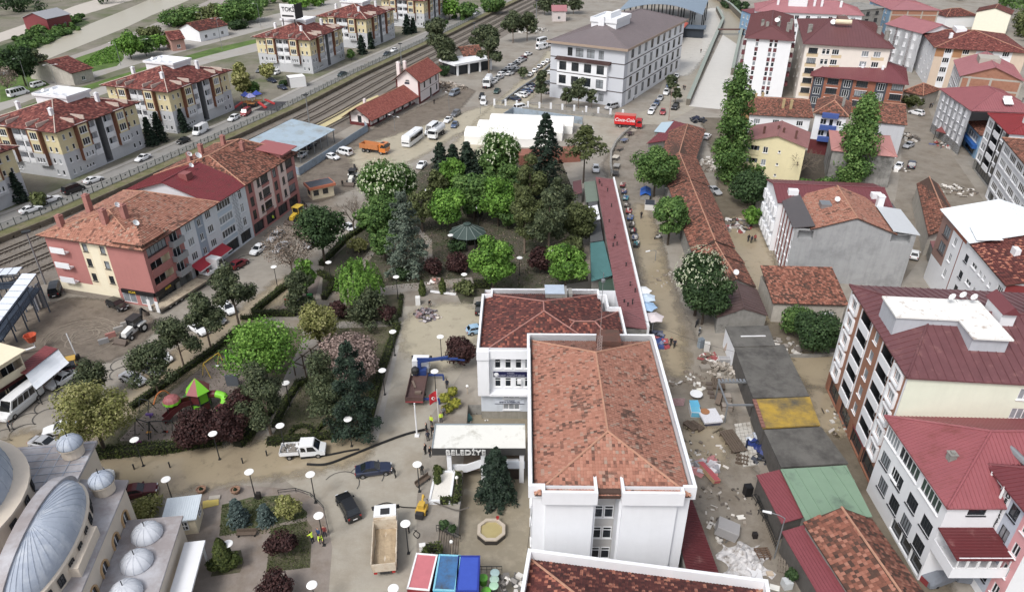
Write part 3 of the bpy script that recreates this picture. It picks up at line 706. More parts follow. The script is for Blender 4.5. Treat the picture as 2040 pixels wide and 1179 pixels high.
b.seg('l',ops+[(L*.72,.3,L*.14,2.1,'cw2'),(L*.9,.3,L*.14,2.1,'cw2')],zn_=[(L*.36,L*.45,2.7,10.9,CE),(L*.45,L*.535,2.7,10.9,mat('ivory_render',(232,222,194),.85,.05)),(L*.535,L*.63,2.7,10.9,CE),(0,L*.62,.9,2.7,mg('ivory_render')),(0,L*.64,0,.9,STN),(L*.64,L,0,2.7,PINK)])
b.seg('b');b.seg('r')
for z in FL:
 BX(-.9,1.2,z-.2,0,4.2,z).box(-.9,1.2,z,-.8,4.2,z+.9).bd('rear_balcony',WT,b.root,loc=(0,D_-5.5,0))
r=b.roof('hip',3.2,'orange',o=.75,axis='x',hp=6,box=(0,0,W_+S[2]-S[1],D_),tw=.42,tl=.42)
b2=MB()
pl,rd=rpl('hip',-.7,-.9,W_*.62,5.5,HR+.75,2.2,'y')
for p in pl:slb(b2,p,.15)
q=b2.bd('corner_roof',UND,b.root);ob('roof_tile',tlm('roof_tile',pl,.42,.42,TL_['orange']),q,kind='stuff')
BX(0,0,HR-.3,W_*.6,5,HR+.75).bd('attic_wall',PINK,b.root)
for x,y,zt in((3,9,16),(5.2,6.8,16.2),(1.5,17,14.6),(7.5,16.5,16.)):b.chm(r,x,y,zt,.9,mat('rendered_chimney',(170,108,98),.9,.15))
b.dish(r,2.2,2,14.8,.55);b.dish(r,4.6,7.2,16.4,.5)
sg=BX(-.1,-.35,2.35,W_*.62,-.02,3).bd('shop_sign',flat('black_sign',(.012,.012,.014),.5),b.root)
ob('lettering',txm('ACAR',.55,flat('sign_yellow',rgb(206,170,40))),sg,(W_*.3,-.38,2.68))
sg2=BX(-.35,-6.6,2.35,-.02,.06,3).bd('shop_sign',mg('black_sign'),b.root,loc=(0,6.6,0));ob('lettering',txm('ACAR',.55,mg('sign_yellow')),sg2,(-.38,-2.2,2.68),-PI/2)
b.done()
b=rowb('apartment_house','narrow white house with a grey blue stripe, wedged by the salmon corner building',1,PWT)
W_=b.W
b.seg('f',grid([W_*.2,W_*.78],[z+.6 for z in FL],1.6,1.5,'w3')+grid([W_*.5],[z+.3 for z in FL],1,1.4,'w2')+[(W_*.5,.2,W_*.8,2.3,'shop')],zn_=[(W_*.38,W_*.62,2.7,11,BLUEG),(0,W_,11,12,BLUEG)])
b.seg('b');b.seg('r')
aw=MB();aw.add([(0,-2,2.45),(W_,-2,2.45),(W_,-.02,3.35),(0,-.02,3.35)],[(0,1,2,3)]);aw.add([(0,-2,2.2),(W_,-2,2.2),(W_,-2,2.45),(0,-2,2.45)],[(0,1,2,3)],1);aw.bd('awning',[cmat((196,36,52)),WF],b.root);b.done()
b=rowb('apartment_house','pale blue white house with lattice panel strip and a red sheet metal roof',2,PWT)
W_=b.W
b.seg('f',[(W_*.27,z+.7,W_*.42,1.5,'w5')for z in FL]+[(W_*.8,z+.4,1.1,1.8,'w2r')for z in FL]+[(W_*.3,.2,W_*.4,2.3,'shop'),(W_*.75,.2,W_*.35,2.3,'shop')],zn_=[(W_*.04,W_*.5,2.8,3.6,mat('pale_blue_render',(186,200,214),.8,.05)),(W_*.04,W_*.5,5.6,6.5,mg('pale_blue_render')),(W_*.04,W_*.5,8.4,9.3,mg('pale_blue_render'))])
lt=MB()
for i in rg(18):
 for j in rg(5):
  x=W_*.53+j*.32;z=3+i*.47;lt.bar((x,-.05,z),(x+.32,-.05,z+.47*(1 if(i+j)%2 else-1)),.05,.05)
lt.bd('lattice_panel',mt((168,172,178),.7,.05),b.root)
b.seg('b');b.seg('r');r=b.roof('gable',3.2,m=RED,o=.6,rib=.5);b.dish(r,W_*.7,9,15.5,.5)
BX(W_*.3,7.2,14,W_*.3+1.8,9,15.3).bd('roof_hatch',mt((150,76,74),.6,.1),r);b.done()
b=rowb('apartment_building','long rose and white apartment building at the yard end of the row',3,SAL2)
W_=b.W;e=W_-0;ops=[];zn=[]
for c,w in((.08,.12),(.56,.1)):
 ops+=[(W_*c,z+.2,1.2,2,'dw2r')for z in FL];zn+=[(W_*(c-w*.35),W_*(c+w*.35),2.8,11.2,SAL2)]
for c in(.24,.72):ops+=[(W_*c,z+.5,1,1.6,'dw2')for z in FL]
for c in(.36,.87):ops+=[(W_*c,z+.5,W_*.14,1.7,'dw5')for z in FL]
b.seg('f',ops+[(W_*c,.2,W_*.2,2.3,'shop')for c in(.12,.37,.62,.86)],zn_=[(W_*.15,W_*.5,2.8,11.3,PALEP),(W_*.64,W_*.8,2.8,11.3,PALEP)]+[(W_*.29,W_*.44,z-.35,z+.5,SAL2)for z in FL]+[(W_*.8,W_*.95,z-.35,z+.5,SAL2)for z in FL]+zn)
b.seg('r',[(c,z+.6,1.4,1.5,'dw2')for c in ev(4,2,b.D-2)for z in FL]);b.seg('b')
r=b.roof('hip',3.4,'rust',o=.7,hp=4.5,box=(0,0,W_,b.D),tw=.42,tl=.42)
BX(W_-4.6,.3,HR,W_-.2,6.2,HR+1.3).bd('attic_room',SAL2,r)
MB().add([(W_-5.4,-.9,HR+1.5),(W_+.6,-.9,HR+1.5),(W_+.6,6.8,HR+2.2),(W_-5.4,6.8,HR+2.2),(W_-5.4,-.9,HR+1.35),(W_+.6,-.9,HR+1.35),(W_+.6,6.8,HR+2.05),(W_-5.4,6.8,HR+2.05)],[(0,1,2,3),(7,6,5,4),(0,4,5,1),(1,5,6,2),(3,7,4,0)]).bd('attic_roof',cmat((166,84,84)),r)
for x,y,zt in((3,14,15.5),(8,15,15.5),(11,7,15.8),(13,13,16)):b.chm(r,x,y,zt,.8,mg('rendered_chimney'))
b.dish(r,2,11,15.6,.7);b.dish(r,2.6,13.6,15.4,.55)
b.done()
# ---------------- school ----------------
LGR=mt((190,194,202),.8,.04,.4);SROOF=mt((116,106,108),.5,.1,.3);EAVE=mt((158,138,122),.7,.1)
b=Bld('school_building','large four storey pale grey and white school with a brown grey metal roof',(1090,81),(1250,99),18,C=(1190,22),o=.9,wall=LGR)
W_,D_=b.W,b.D;fz=[1,5.3,9.6,13.9];MB2=mt((84,78,80),.7,.05)
bands=[(0,99,z-.25,z+.1,MB2)for z in(4.6,8.9,13.2)]
b.seg('f',grid([W_*.3,W_*.72],[fz[0]],1.7,2.4,'dw2')+[(W_*c,fz[3],w,2.6,'dw2r')for c,w in((.27,1.7),(.4,2.6),(.55,2.6),(.69,1.7))],zn_=bands)
b.seg('f',[(W_*c,z,2.5,2.7,'dw2r')for c in(.2,.37,.54,.71)for z in fz[1:3]],W_*.12,W_*.8,4.7,12.7,m=WT,out=1.3,zn_=[(0,99,8.7,9,MB2)])
MB().add([(W_*.09,-1.9,12.7),(W_*.83,-1.9,12.7),(W_*.83,0,13.5),(W_*.09,0,13.5),(W_*.09,0,12.7),(W_*.83,0,12.7)],[(0,1,2,3),(0,3,4),(1,5,2)]).bd('bay_roof',TL_['dark'],b.root)
b.seg('r',[(c,z+.1,2.4,2.9,'dw2')for c in ev(9,3.5,D_-1)for z in fz],zn_=[(3,99,0,18,WT)]+bands)
b.seg('b');b.seg('l')
r=b.roof('hip',4.2,m=SROOF,o=1,axis='y',rib=.9,th=.5)
ev_=MB();ev_.box(-1.15,-1.15,17.35,W_+1.15,-1.02,18.1);ev_.box(W_+1.02,-1.02,17.35,W_+1.15,D_+1.1,18.1);ev_.bd('eave_board',EAVE,r)
t=MB();t.box(W_*.33,12,20,W_*.67,24,23.4);
for q in((W_*.33-.3,11.7,W_*.67+.3,12),(W_*.33-.3,24,W_*.67+.3,24.3),(W_*.33-.3,12,W_*.33,24),(W_*.67,12,W_*.67+.3,24)):t.box(q[0],q[1],22.6,q[2],q[3],24)
t.box(W_*.44,11,19.6,W_*.52,11.68,24.4);t.box(W_*.5,15,23.4,W_*.54,24,25);t.bd('roof_plant_house',WT,r);b.done()
b=Bld('school_annexe','long low annexe with a bright orange red roof by the school',(1315,102),(1366,47),5,D=12,wall=LGR)
b.seg('f',[(c,.3,2,2.6,'dw2')for c in ev(10,1,b.W-1)]);b.rest()
b.roof('shed',3.2,m=cmat((188,84,70)),o=1.2,rib=.8);b.done()
# ---------------- railway station ----------------
SWALL=mt((226,216,214),.8,.05,.5,streak=.05);MAR=cmat((112,38,40))
hs=hof((836,209),163);
b=Bld('station_building','two storey white and maroon railway station with a clay tile roof',(837,163),(879,138),hs,D=9.5,wall=SWALL,o=.7)
W_,D_=b.W,b.D
tr=[(0,99,0,.6,MAR),(0,.5,0,99,MAR),(W_-.5,W_,0,99,MAR),(0,99,hs*.48,hs*.5,MAR)]
b.seg('f',grid([W_*.25,W_*.55,W_*.85],[hs*.58],1.2,2.2,'dw2')+[(W_*.55,.1,1.5,3,'door'),(W_*.86,1.2,1.1,2,'dw2')],zn_=tr)
b.seg('l',[(D_*.5,hs*.95,1.2,1.2,'dw2')],z1=hs,zn_=[(D_-.5,D_,0,99,MAR),(0,.5,0,99,MAR)])
b.seg('r');b.seg('b');r=b.roof('gable',3.4,'clay',o=1,axis='x',tw=.45,tl=.45)
for x,y in((1.5,7.5),(2.6,8.2),(4.2,6.6)):b.chm(r,x,y,hs+4.6,.9,SWALL)
BX(-.06,D_*.42,hs*.82,-.01,D_*.62,hs*.9).bd('station_sign',flat('navy_sign',rgb(36,40,64)),b.root);b.done()
ST=b
hl=hof((738,256),236)
b=Bld('station_wing','long single storey station wing with a clay tile roof and platform canopy',(738.4,236),(835,187),hl,D=9,wall=SWALL,o=1)
W_,D_=b.W,b.D
b.seg('f',[(c,.1,1.3,2.6,'door')for c in ev(5,2,W_-1)],zn_=[(0,99,0,.5,MAR)]+[(c-.2,c+.2,0,99,MAR)for c in ev(9,0,W_)])
b.seg('l',[(D_*.5,.9,1.3,2.2,'dw1'),(D_*.5,hl-.2,1,.9,'dw1')],z1=hl+.9,zn_=[(0,.5,0,99,MAR),(D_-.5,D_,0,99,MAR),(0,99,0,1,MAR)])
b.seg('r');b.seg('b');r=b.roof('gable',2.6,'clay',o=1.6,axis='x',tw=.45,tl=.45);b.chm(r,4.2,4,hl+3.6,.7,SWALL);b.done()
sht('station_platform',[(640,262),(690,232),(700,226),(760,196),(752,190),(690,216),(630,248)],mt((190,176,130),.85,.15,.5),8)
# ---------------- carport shed ----------------
hc=3.6
A=at(582,306,hc);Bp=at(668,258,hc);Cc=at(532.6,286,hc+1.2)
d=(Bp-A);d.z=0;yw=atan2(d.y,d.x)
cs=T('carport_shed','long open shed with a pale blue grey corrugated roof','shed',(A.x,A.y,0),yw);Lc=d.length;Dc=13.5
mb=MB();slb(mb,[(0,0,hc),(Lc,0,hc),(Lc,Dc,hc+1.6),(0,Dc,hc+1.6)],.12);rbl(mb,[(0,0,hc),(Lc,0,hc),(Lc,Dc,hc+1.6),(0,Dc,hc+1.6)],.6,.08,.07)
mb.bd('roof',mt((158,176,190),.45,.1,.35,dirt=((140,146,146),.4,.3)),cs)
for k in rg(7):
 for y in(.5,Dc-.5):BX(-.1,-.1,0,.1,.1,hc+(0 if y<1 else 1.3)).bd('post',MT,cs,loc=(.4+(Lc-.8)*k/6,y,0))
BX(0,Dc-.2,0,Lc,Dc,hc+1.3).bd('back_wall',mt((150,150,146),.9,.15),cs)
HP=mt((148,164,180),.55,.07,.6,dirt=((128,134,138),.3,.5))
def hoarding(lab,px,h,step=2.4,name='hoarding_fence',m=HP,z=0,base=None):
 pt_=[at(x,y,z)for x,y in px];t=T(name,lab,'fence',pt_[0]);c={}
 for i in rg(len(pt_)-1):
  a,b_=pt_[i],pt_[i+1];L=(b_-a).length;n=max(1,int(L/step));w=round(L/n,2);ang=atan2((b_-a).y,(b_-a).x)
  if w not in c:
   mb=MB();mb.box(.03,-.03,.05,w-.03,.03,h)
   for s in rg(int(w/.3)):mb.box(.08+s*.3,-.06,.05,.2+s*.3,-.03,h-.02)
   c[w]=mb.mesh('panel',[m]);c['p']=BX(-.05,.03,0,.05,.13,h+.05).mesh('post',[MT])
  for k in rg(n):
   p=a+(b_-a)*(k/n)-pt_[0];ob('panel',c[w],t,p,ang);ob('post',c['p'],t,p,ang)
 return t
hoarding('blue grey metal hoarding around the carport shed yard',[(583,344),(597,350),(733,262),(727,254)],2)
hoarding('pale blue panel fence enclosing the white tents lot',[(985,252),(1022,228),(1160,248)],2.2)
k=T('ticket_kiosk','small cream kiosk with an orange rimmed dark roof in the yard','kiosk',(640,390),R(33))
BX(-2.6,-1.6,0,2.6,1.6,2.6).bd('wall',CE,k);mb=MB();mb.box(-3.1,-2.1,2.6,3.1,2.1,3.2);mb.bd('roof_rim',cmat((206,108,74)),k)
BX(-2.8,-1.8,3.2,2.8,1.8,3.26).bd('roof',mt((84,88,96),.8,.1),k)
for x in(-1.6,.6):ob('window',wnm(1.2,1.2,2,-.06,DARKF,GL,0,1,0)[0],k,(x,-1.6,1))
ob('window',wnm(1.4,1.3,2,-.06,DARKF,GL,0,1,0)[0],k,(-2.6,.2,.9),-PI/2)
# ---------------- town hall ----------------
def local(px,py,z,org,yaw):
 p=at(px,py,z)-V3(org);c,s=cos(yaw),sin(yaw);return p.x*c+p.y*s,-p.x*s+p.y*c
HM=14
b=Bld('town_hall','big white town hall block with an orange tiled hipped roof behind a parapet',(1062,966),(1379,969),HM,C=(1059,667),z=0);
b.org.z=0;W_,D_=b.W,b.D;w=b
for f in 'rb':b.seg(f,z0=PIT-.5)
b.seg('l',[(c,z,1.1,1.5,'w1r')for c in ev(8,2,D_-2)for z in(2.2,5.4,8.6)],z0=PIT-.5)
lw0,lw1=W_*.405,W_*.555
b.seg('f',s0=0,s1=lw0,z0=PIT-.5);b.seg('f',s0=lw1,s1=W_,z0=PIT-.5)
rec=2.2
for x in(lw0,lw1):
 q=[(x,0,PIT-.5),(x,rec,PIT-.5),(x,rec,HM),(x,0,HM)];b.w.poly(q if x==lw0 else q[::-1],0)
gm=b.mi(mt((176,174,172),.85,.08,.5))
b.w.poly([(lw0,rec,PIT-.5),(lw1,rec,PIT-.5),(lw1,rec,HM),(lw0,rec,HM)],gm)
for z in(1.2,4.3,7.4,10.4):
 for c in(lw0+(lw1-lw0)*.27,lw0+(lw1-lw0)*.74):b.wdw((c,rec,z),0,(lw1-lw0)*.42,1.7,1,-.02,WF,GL,1,rail=.74)
pm=MB();pm.box(W_*.08,-.35,PIT-.5,lw0-.25,-.003,HM-1.6);pm.box(lw1+.25,-.35,PIT-.5,W_*.92,-.003,HM-1.6);pm.bd('facade_panel',WT,b.root)
pr=MB();th=.32;top=HM+.05;lo=HM-1.55
def pbox(x0,y0,x1,y1):pr.box(x0,y0,lo,x1,y1,top)
pbox(-.45,-.15,W_*.075,.2);pbox(-.45,.2,-.13,D_+.3)
pbox(W_*.075-.3,-1,W_*.075,-.15);pbox(W_*.075,-1,lw0,-.68);pbox(lw0-.3,-.68,lw0,rec-.3);pbox(lw1,-.68,lw1+.3,rec-.3);pbox(lw0,rec-.6,lw1,rec-.3)
pbox(lw1,-1,W_*.925,-.68);pbox(W_*.925,-1,W_*.925+.3,-.15);pbox(W_*.925+.3,-.15,W_+.45,.2);pbox(W_+.13,.2,W_+.45,D_+.3);pbox(-.13,D_,W_+.13,D_+.3)
pr.bd('parapet',WT,b.root)
pl,rd=rpl('hip',.15,-.55,W_-.15,D_-.3,HM-.75,2.6,'y',6.2)
mb=MB();
for p in pl:slb(mb,p,.15)
mb.box(lw0+.05,-.5,HM-1.2,lw1-.05,rec-.35,HM-.4)
r=mb.bd('roof',UND,b.root);
ob('roof_tile',tlm('roof_tile',pl,.3,.36,TL_['orange']),r,kind='stuff')
c=MB();[c.tb([V3(a)+V3((0,0,.08)),V3(q)+V3((0,0,.08))],.12,6)for a,q in rd];c.bd('ridge_cap',CPM,r)
BX(W_*.54,D_-3.6,HM-.6,W_*.72,D_-.9,HM+1.5).bd('roof_hatch',TL_['orange'],r)
ant=MB();z0=HM+.6;q=[(W_*.53+dx,D_-5.6+dy)for dx,dy in((-.25,-.15),(.25,-.15),(0,.28))]
for x,y in q:ant.tb([(x,y,z0),(x,y,z0+3.2)],.045,5)
for k in rg(8):
 for i in rg(3):ant.tb([(*q[i],z0+k*.4),(*q[(i+1)%3],z0+k*.4+.4)],.03,4)
ant.tb([(W_*.53,D_-5.6,z0+3),(W_*.53,D_-5.6,z0+7.5)],.04,5);ant.bd('antenna_mast',mt((150,132,128),.6,.2),r)
b.done();TH=b
HB=10.4
A=at(952,692,HB);
b=Bld('town_hall_wing','lower white office wing with a dark red tiled roof and a navy name board',None,None,HB,D=15.3,loc=(A.x+.25,A.y,0),yaw=TH.yaw,Wd=19.6)
W_,D_=b.W,b.D;wl=6.6
for f in 'rbl':b.seg(f,z0=PIT-.5)
z1,z2=3.9,7
b.seg('f',[(c,z,.85,1.55,'w1r')for c in(2.35,3.75,5.15,6.4)for z in(z1,z2)]+[(4.2,-.1,2.3,1,'cw3'),(4.2,1.9,2.3,.8,'cw3')],z0=PIT-.5,zn_=[(0,99,PIT-.5,-.4,mt((146,142,132),.9,.2,1.5,streak=.4)),(0,99,-.4,2.7,mt((200,208,218),.85,.06,.6,streak=.15))])
BX(-.35,-.9,3,1.2,-.003,HB).box(1.2,-.9,2.9,wl+.9,-.003,3.2).bd('jetty',WT,b.root)
pr=MB();lo=HB-1.3;top=HB+.05
for q in((-.4,-1.1,1.25,-.75),(-.4,-.75,-.08,D_-1.6),(1.25,-.8,W_*.55,-.5),(-.4,D_-1.6,1.2,D_-1.3),(.9,D_-1.3,1.2,D_+.3),(1.2,D_,W_*.86,D_+.3),(W_*.86,D_-1.5,W_*.86+.3,D_+.3),(W_*.86+.3,D_-1.5,W_-1.4,D_-1.2),(W_-1.7,D_-4.8,W_-1.4,D_-1.5),(W_-1.4,D_-5.1,W_+.3,D_-4.8),(W_,-2,W_+.3,D_-5.1)):pr.box(q[0],q[1],lo,q[2],q[3],top)
pr.bd('parapet',WT,b.root)
pl,rd=rpl('hip',0,-.6,W_*.88,D_-.1,HB-.7,2.7,'y',6.6)
pl2,rd2=rpl('hip',W_*.45,-1,W_-.05,D_-5,HB-.7,1.9,'x',4)
mb=MB();[slb(mb,p,.15)for p in pl+pl2];r=mb.bd('roof',UND,b.root);ob('roof_tile',tlm('roof_tile',pl+pl2,.3,.36,TL_['dark']),r,kind='stuff')
c=MB();[c.tb([V3(a)+V3((0,0,.08)),V3(q)+V3((0,0,.08))],.1,6)for a,q in rd+rd2];c.bd('ridge_cap',mt((170,112,100),.9,.2,2),r)
BX(W_*.46,D_-4,HB,W_*.62,D_-1.6,HB+1.7).bd('chimney',CC,r);BX(W_*.455,D_-4.1,HB+1.7,W_*.6,D_-1.5,HB+1.8).bd('chimney_cover',mt((170,184,200),.5,.1),r);BX(W_*.63,D_-3.4,HB,W_*.66,D_-1.8,HB+1.4).bd('chimney',CC,r)
NAVY=flat('navy_board',rgb(26,28,72),.5);SILV=flat('silver_letters',rgb(150,152,170),.4)
sg=BX(1.75,-.12,5.65,wl+.45,-.004,6.5).bd('name_board',NAVY,b.root)
ob('lettering',txm('HAVZA',.3,SILV,.02),sg,(4.1,-.14,6.28));ob('lettering',txm('TİCARET ve SANAYİ ODASI',.36,SILV,.02,sx=.85),sg,(4.1,-.14,5.9))
for x in(2.15,wl+.05):
 e=MB();e.lth([(0,0),(.33,0),(.33,.03),(0,.03)],14);e.xf(Matrix.Rotation(PI/2,4,'X'));e.bd('emblem',WF,sg,(x,-.12,6.08))
sg=BX(1.9,-.08,1.02,6,-.004,1.7).box(1.9,-.1,.98,6,-.004,1.05,1).bd('name_board',[mat('pale_board',(206,214,226),.6,.05),NAVY],b.root);ob('lettering',txm('ZABITA KOMİSERLİĞİ',.3,NAVY,.02,sx=.95),sg,(3.95,-.1,1.28));ob('lettering',txm('HAVZA BELEDİYESİ',.16,NAVY,.02),sg,(3.95,-.1,1.58))
BX(5,-.5,z1+.85,5.55,-.06,z1+1.45).bd('air_conditioner',WF,b.root)
mst=MB();mst.tb([(W_-2.6,D_-5.4,HB-.5),(W_-2.6,D_-5.4,HB+6)],.05,6);mst.lth([(.05,5),(.3,5.15),(.3,5.5),(.05,5.6)],8,c=(W_-2.6,D_-5.4,HB-.6));mst.bd('aerial_mast',MT,r);b.done()
ZC=4.2
A=at(862,893,ZC);Bp=at(1060,893,ZC);Cc=at(880,846,ZC)
cn=T('entrance_canopy','flat white entrance canopy with BELEDİYE lettering on its dark fascia','canopy',(A.x,A.y,0));Lc=2-A.x-.35-0;Dc=Cc.y-A.y
mb=MB();mb.box(0,0,ZC-.3,Lc,Dc,ZC-.02);mb.bd('canopy_slab',mt((214,214,208),.8,.05,.5,dirt=((176,174,164),.25,.5)),cn)
fs=MB();fs.box(-.12,-.12,ZC-1,Lc,-.003,ZC+.06);fa=fs.bd('fascia',mt((62,62,62),.5,.08),cn)
BX(-.12,0,ZC-.45,-.003,Dc+.1,ZC+.12).box(-.003,Dc+.003,ZC-.45,Lc,Dc+.12,ZC+.12).bd('gutter',mt((128,140,148),.5,.1),cn)
ob('lettering',txm('BELEDİYE',1.02,mt((198,198,196),.35,.1),.09,sx=1.12),fa,(Lc*.355,-.22,ZC-.48))
for x,y in((1.9,.35),(6.1,.35),(Lc-.45,.35),(1.9,Dc-.4),(Lc-.45,Dc-.4)):BX(-.28,-.2,PIT-.5,.28,.2,ZC-.32).bd('column',WT,cn,(x,y,0))
sb=MB()
for x0,x1,za,zb in((2.2,4,.1,.1),(4,6,.1,1),(6,Lc-.8,1,1)):
 sb.add([(x0,.6,za-.4),(x1,.6,zb-.4),(x1,.6,zb+.75),(x0,.6,za+.75),(x0,.85,za-.4),(x1,.85,zb-.4),(x1,.85,zb+.75),(x0,.85,za+.75)],[(0,1,2,3),(7,6,5,4),(3,2,6,7),(1,0,4,5),(0,3,7,4),(2,1,5,6)])
sb.bd('stair_parapet',WT,cn)
st=MB();st.box(-1,.9,-.3,4,Dc-.5,-.02)
for k in rg(6):st.box(4+k*.33,.9,-.3,4+(k+1)*.33+.02,Dc-.5,0+.16*(k+1))
st.box(6,.9,.6,Lc-.5,Dc-.5,.98);st.bd('stair',mt((112,98,84),.8,.2,1.5),cn)
BX(6,Dc-.9,1,Lc-.5,Dc-.6,ZC-.4).bd('timber_screen',mt((100,78,62),.8,.3,3,aniso=(3,1,.3)),cn)
sg=BX(Lc-3.4,.5,.42,Lc-.05,.58,1.6).bd('notice_board',mg('pale_board'),cn);BX(Lc-3.2,.46,.7,Lc-2.3,.497,1.35).bd('notice_panel',cmat((70,168,200)),sg)
BX(Lc-3,.8,PIT-.3,Lc-.8,.9,-.1).bd('garage_door',mt((62,52,46),.6,.1),cn)
HF=8.6
A=at(1052,1092,HF);Bp=at(1530,1154,HF);d=(Bp-A);d.z=0;yw=atan2(d.y,d.x)
nv=V3((-sin(yw),cos(yw),0));
b=Bld('front_office_block','white block with a dark red patched tile roof, below the town hall',None,None,HF,D=16,loc=(A-nv*16)*1-V3((0,0,HF)),yaw=yw,Wd=d.length)
W_,D_=b.W,b.D
for f in 'frbl':b.seg(f,z0=-2.4,z1=HF-1.2)
b.ppt(HF-1.2,HF+.05,.35)
pl,rd=rpl('hip',.4,.4,W_-.4,D_-.4,HF-1.1,3.3,'x',7.4);mb=MB();[slb(mb,p,.12)for p in pl];r=mb.bd('roof',UND,b.root)
TL_['patch']=rmat('patched_roof_tile',[(0,rgt(82,44,42)),(.45,rgt(108,54,50)),(.8,rgt(126,66,58)),(.86,rgt(186,108,84)),(1,rgt(204,132,104))],.85,(rgt(86,54,50),.6,.4))
ob('roof_tile',tlm('roof_tile',pl,.3,.36,TL_['patch']),r,kind='stuff');c=MB();[c.tb([V3(a)+V3((0,0,.08)),V3(q)+V3((0,0,.08))],.12,6)for a,q in rd];c.bd('ridge_cap',CPM,r);b.done()
ax,ay=TH.W+.5,0
lt=T('lean_to','low dark red sheet metal lean-to along the side of the town hall','lean-to',TH.org,TH.yaw)
mb=MB();pt_=[(ax-0,-6.8,3.6),(ax+3.9,-6.2,2.6),(ax+1.6,TH.D+1,2.6),(ax-0,TH.D+1,3.4)];mb=MB();slb(mb,pt_,.15);rbl(mb,[pt_[1],pt_[2],pt_[3],pt_[0]],.35,.06,.05);mb.bd('roof',mat('dark_red_sheet',(108,40,44),.45,.12,.6,dirt=((134,80,78),.15,.8)),lt)
BX(ax+.1,-6,0,ax+1.4,TH.D+.6,2.5).bd('wall',CC,lt)
gr=T('green_awning','flat green sheet awning fixed along the back of the town hall','awning',TH.org,TH.yaw);mb=MB();slb(mb,[(ax+.1,TH.D-9,3.8),(ax+1.6,TH.D-9,3.3),(ax+1.4,TH.D+1,3.3),(ax+.1,TH.D+1,3.8)],.1);mb.bd('sheet',mt((78,112,86),.5,.12),gr);BX(ax+.05,TH.D-8.5,0,ax+.2,TH.D+.8,3.6).bd('frame',DM,gr)
# ---------------- market rows ----------------
hm=3.6
A=at(1289,655,hm);Bp=at(1221,357,hm);d=Bp-A;d.z=0;yw=atan2(d.y,d.x)
wA=(at(1232,655,hm)-A).length;
mk=T('market_shop_row','long low row of market shops under a red ribbed roof with a white parapet','shops',(A.x,A.y,0),yw);Lm=d.length;wB=(at(1190,357,hm)-Bp).length;Wm=(wA+wB)/2
mb=MB();pt_=[(0,0,hm),(Lm,0,hm),(Lm,Wm,hm+.5),(0,Wm,hm+.5)];slb(mb,pt_,.15);rbl(mb,pt_,.55,.08,.06);rf=mb.bd('roof',mt((140,84,86),.45,.12,.5,dirt=((120,62,62),.25,.6)),mk)
BX(-.05,-.35,0,Lm,-.003,hm+.55).bd('parapet',WT,mk);BX(0,.02,0,Lm,Wm-.1,hm-.2).bd('wall',CC,mk)
rr=random.Random(11)
for k in rg(16):
 x,y=rr.uniform(2,Lm-3),rr.uniform(.6,Wm-.6);TU([(x,y,hm),(x,y,hm+rr.uniform(.6,1.1))],.09,6).lth([(.16,0),(.16,.12),(0,.16)],6,c=(x,y,hm+rr.uniform(.7,1.1))).bd('flue',DM,rf)
for k in rg(14):
 w=Lm/14;ob('shutter',pln('shutter',lambda:BX(.2,-.42,.1,w-.2,-.36,2.4).mesh('shutter',[mt((96,98,100),.6,.15)])),mk,(k*w,0,0))
def qrf(name,lab,px,h,m,cat='lean-to',rib=0,wall=None,th=.12,dz=(0,0,0,0),kind=None):
 P=[at(x,y,h+z)for(x,y),z in zip(px,dz)];o=sum(P,V3())/4;o.z=0;t=T(name,lab,cat,o);P=[p-o for p in P]
 if(P[1]-P[0]).cross(P[2]-P[0]).z<0:P=P[::-1]
 mb=MB();slb(mb,P,th)
 if rib:rbl(mb,P,rib,.07,.06)
 mb.bd('roof',m,t);c=sum(P,V3())/4;w=MB();k=[(c+(p-c)*.93)for p in P];w.psm([(p.x,p.y)for p in k],0,min(p.z for p in P)-th-.02);w.bd('wall',wall or CC,t);return t
TEAL=mt((66,112,112),.7,.12,.5)
qrf('tea_garden_roof','teal canvas tea garden roof between the red market roof and the park',[(1178,560),(1220,548),(1203,480),(1176,484)],3.3,TEAL,rib=1.9,dz=(0,.5,.5,0))
qrf('tea_garden_annexe','dark green low roof at the end of the teal canvas roof',[(1195,598),(1228,598),(1222,552),(1192,560)],3,mt((58,78,66),.6,.1))
qrf('grey_lean_to','dark grey felt lean-to along the park side of the market row',[(1176,482),(1202,478),(1190,400),(1172,404)],3.2,mt((82,84,86),.85,.15,.8))
qrf('green_lean_to','small faded green lean-to roof by the red panel awning',[(1168,403),(1192,400),(1186,360),(1163,363)],3.3,mt((108,122,110),.7,.12,.8))
qrf('panel_awning','narrow maroon panel awning under the tall sparse cedar',[(1143,388),(1160,384),(1158,358),(1141,362)],2.8,mt((108,66,70),.6,.1),cat='awning')
qrf('white_lean_to','white sheet lean-to patch by the market row and green tree',[(1180,440),(1196,436),(1190,408),(1172,412)],3.5,WT,dz=(.1,.1,.1,.1))
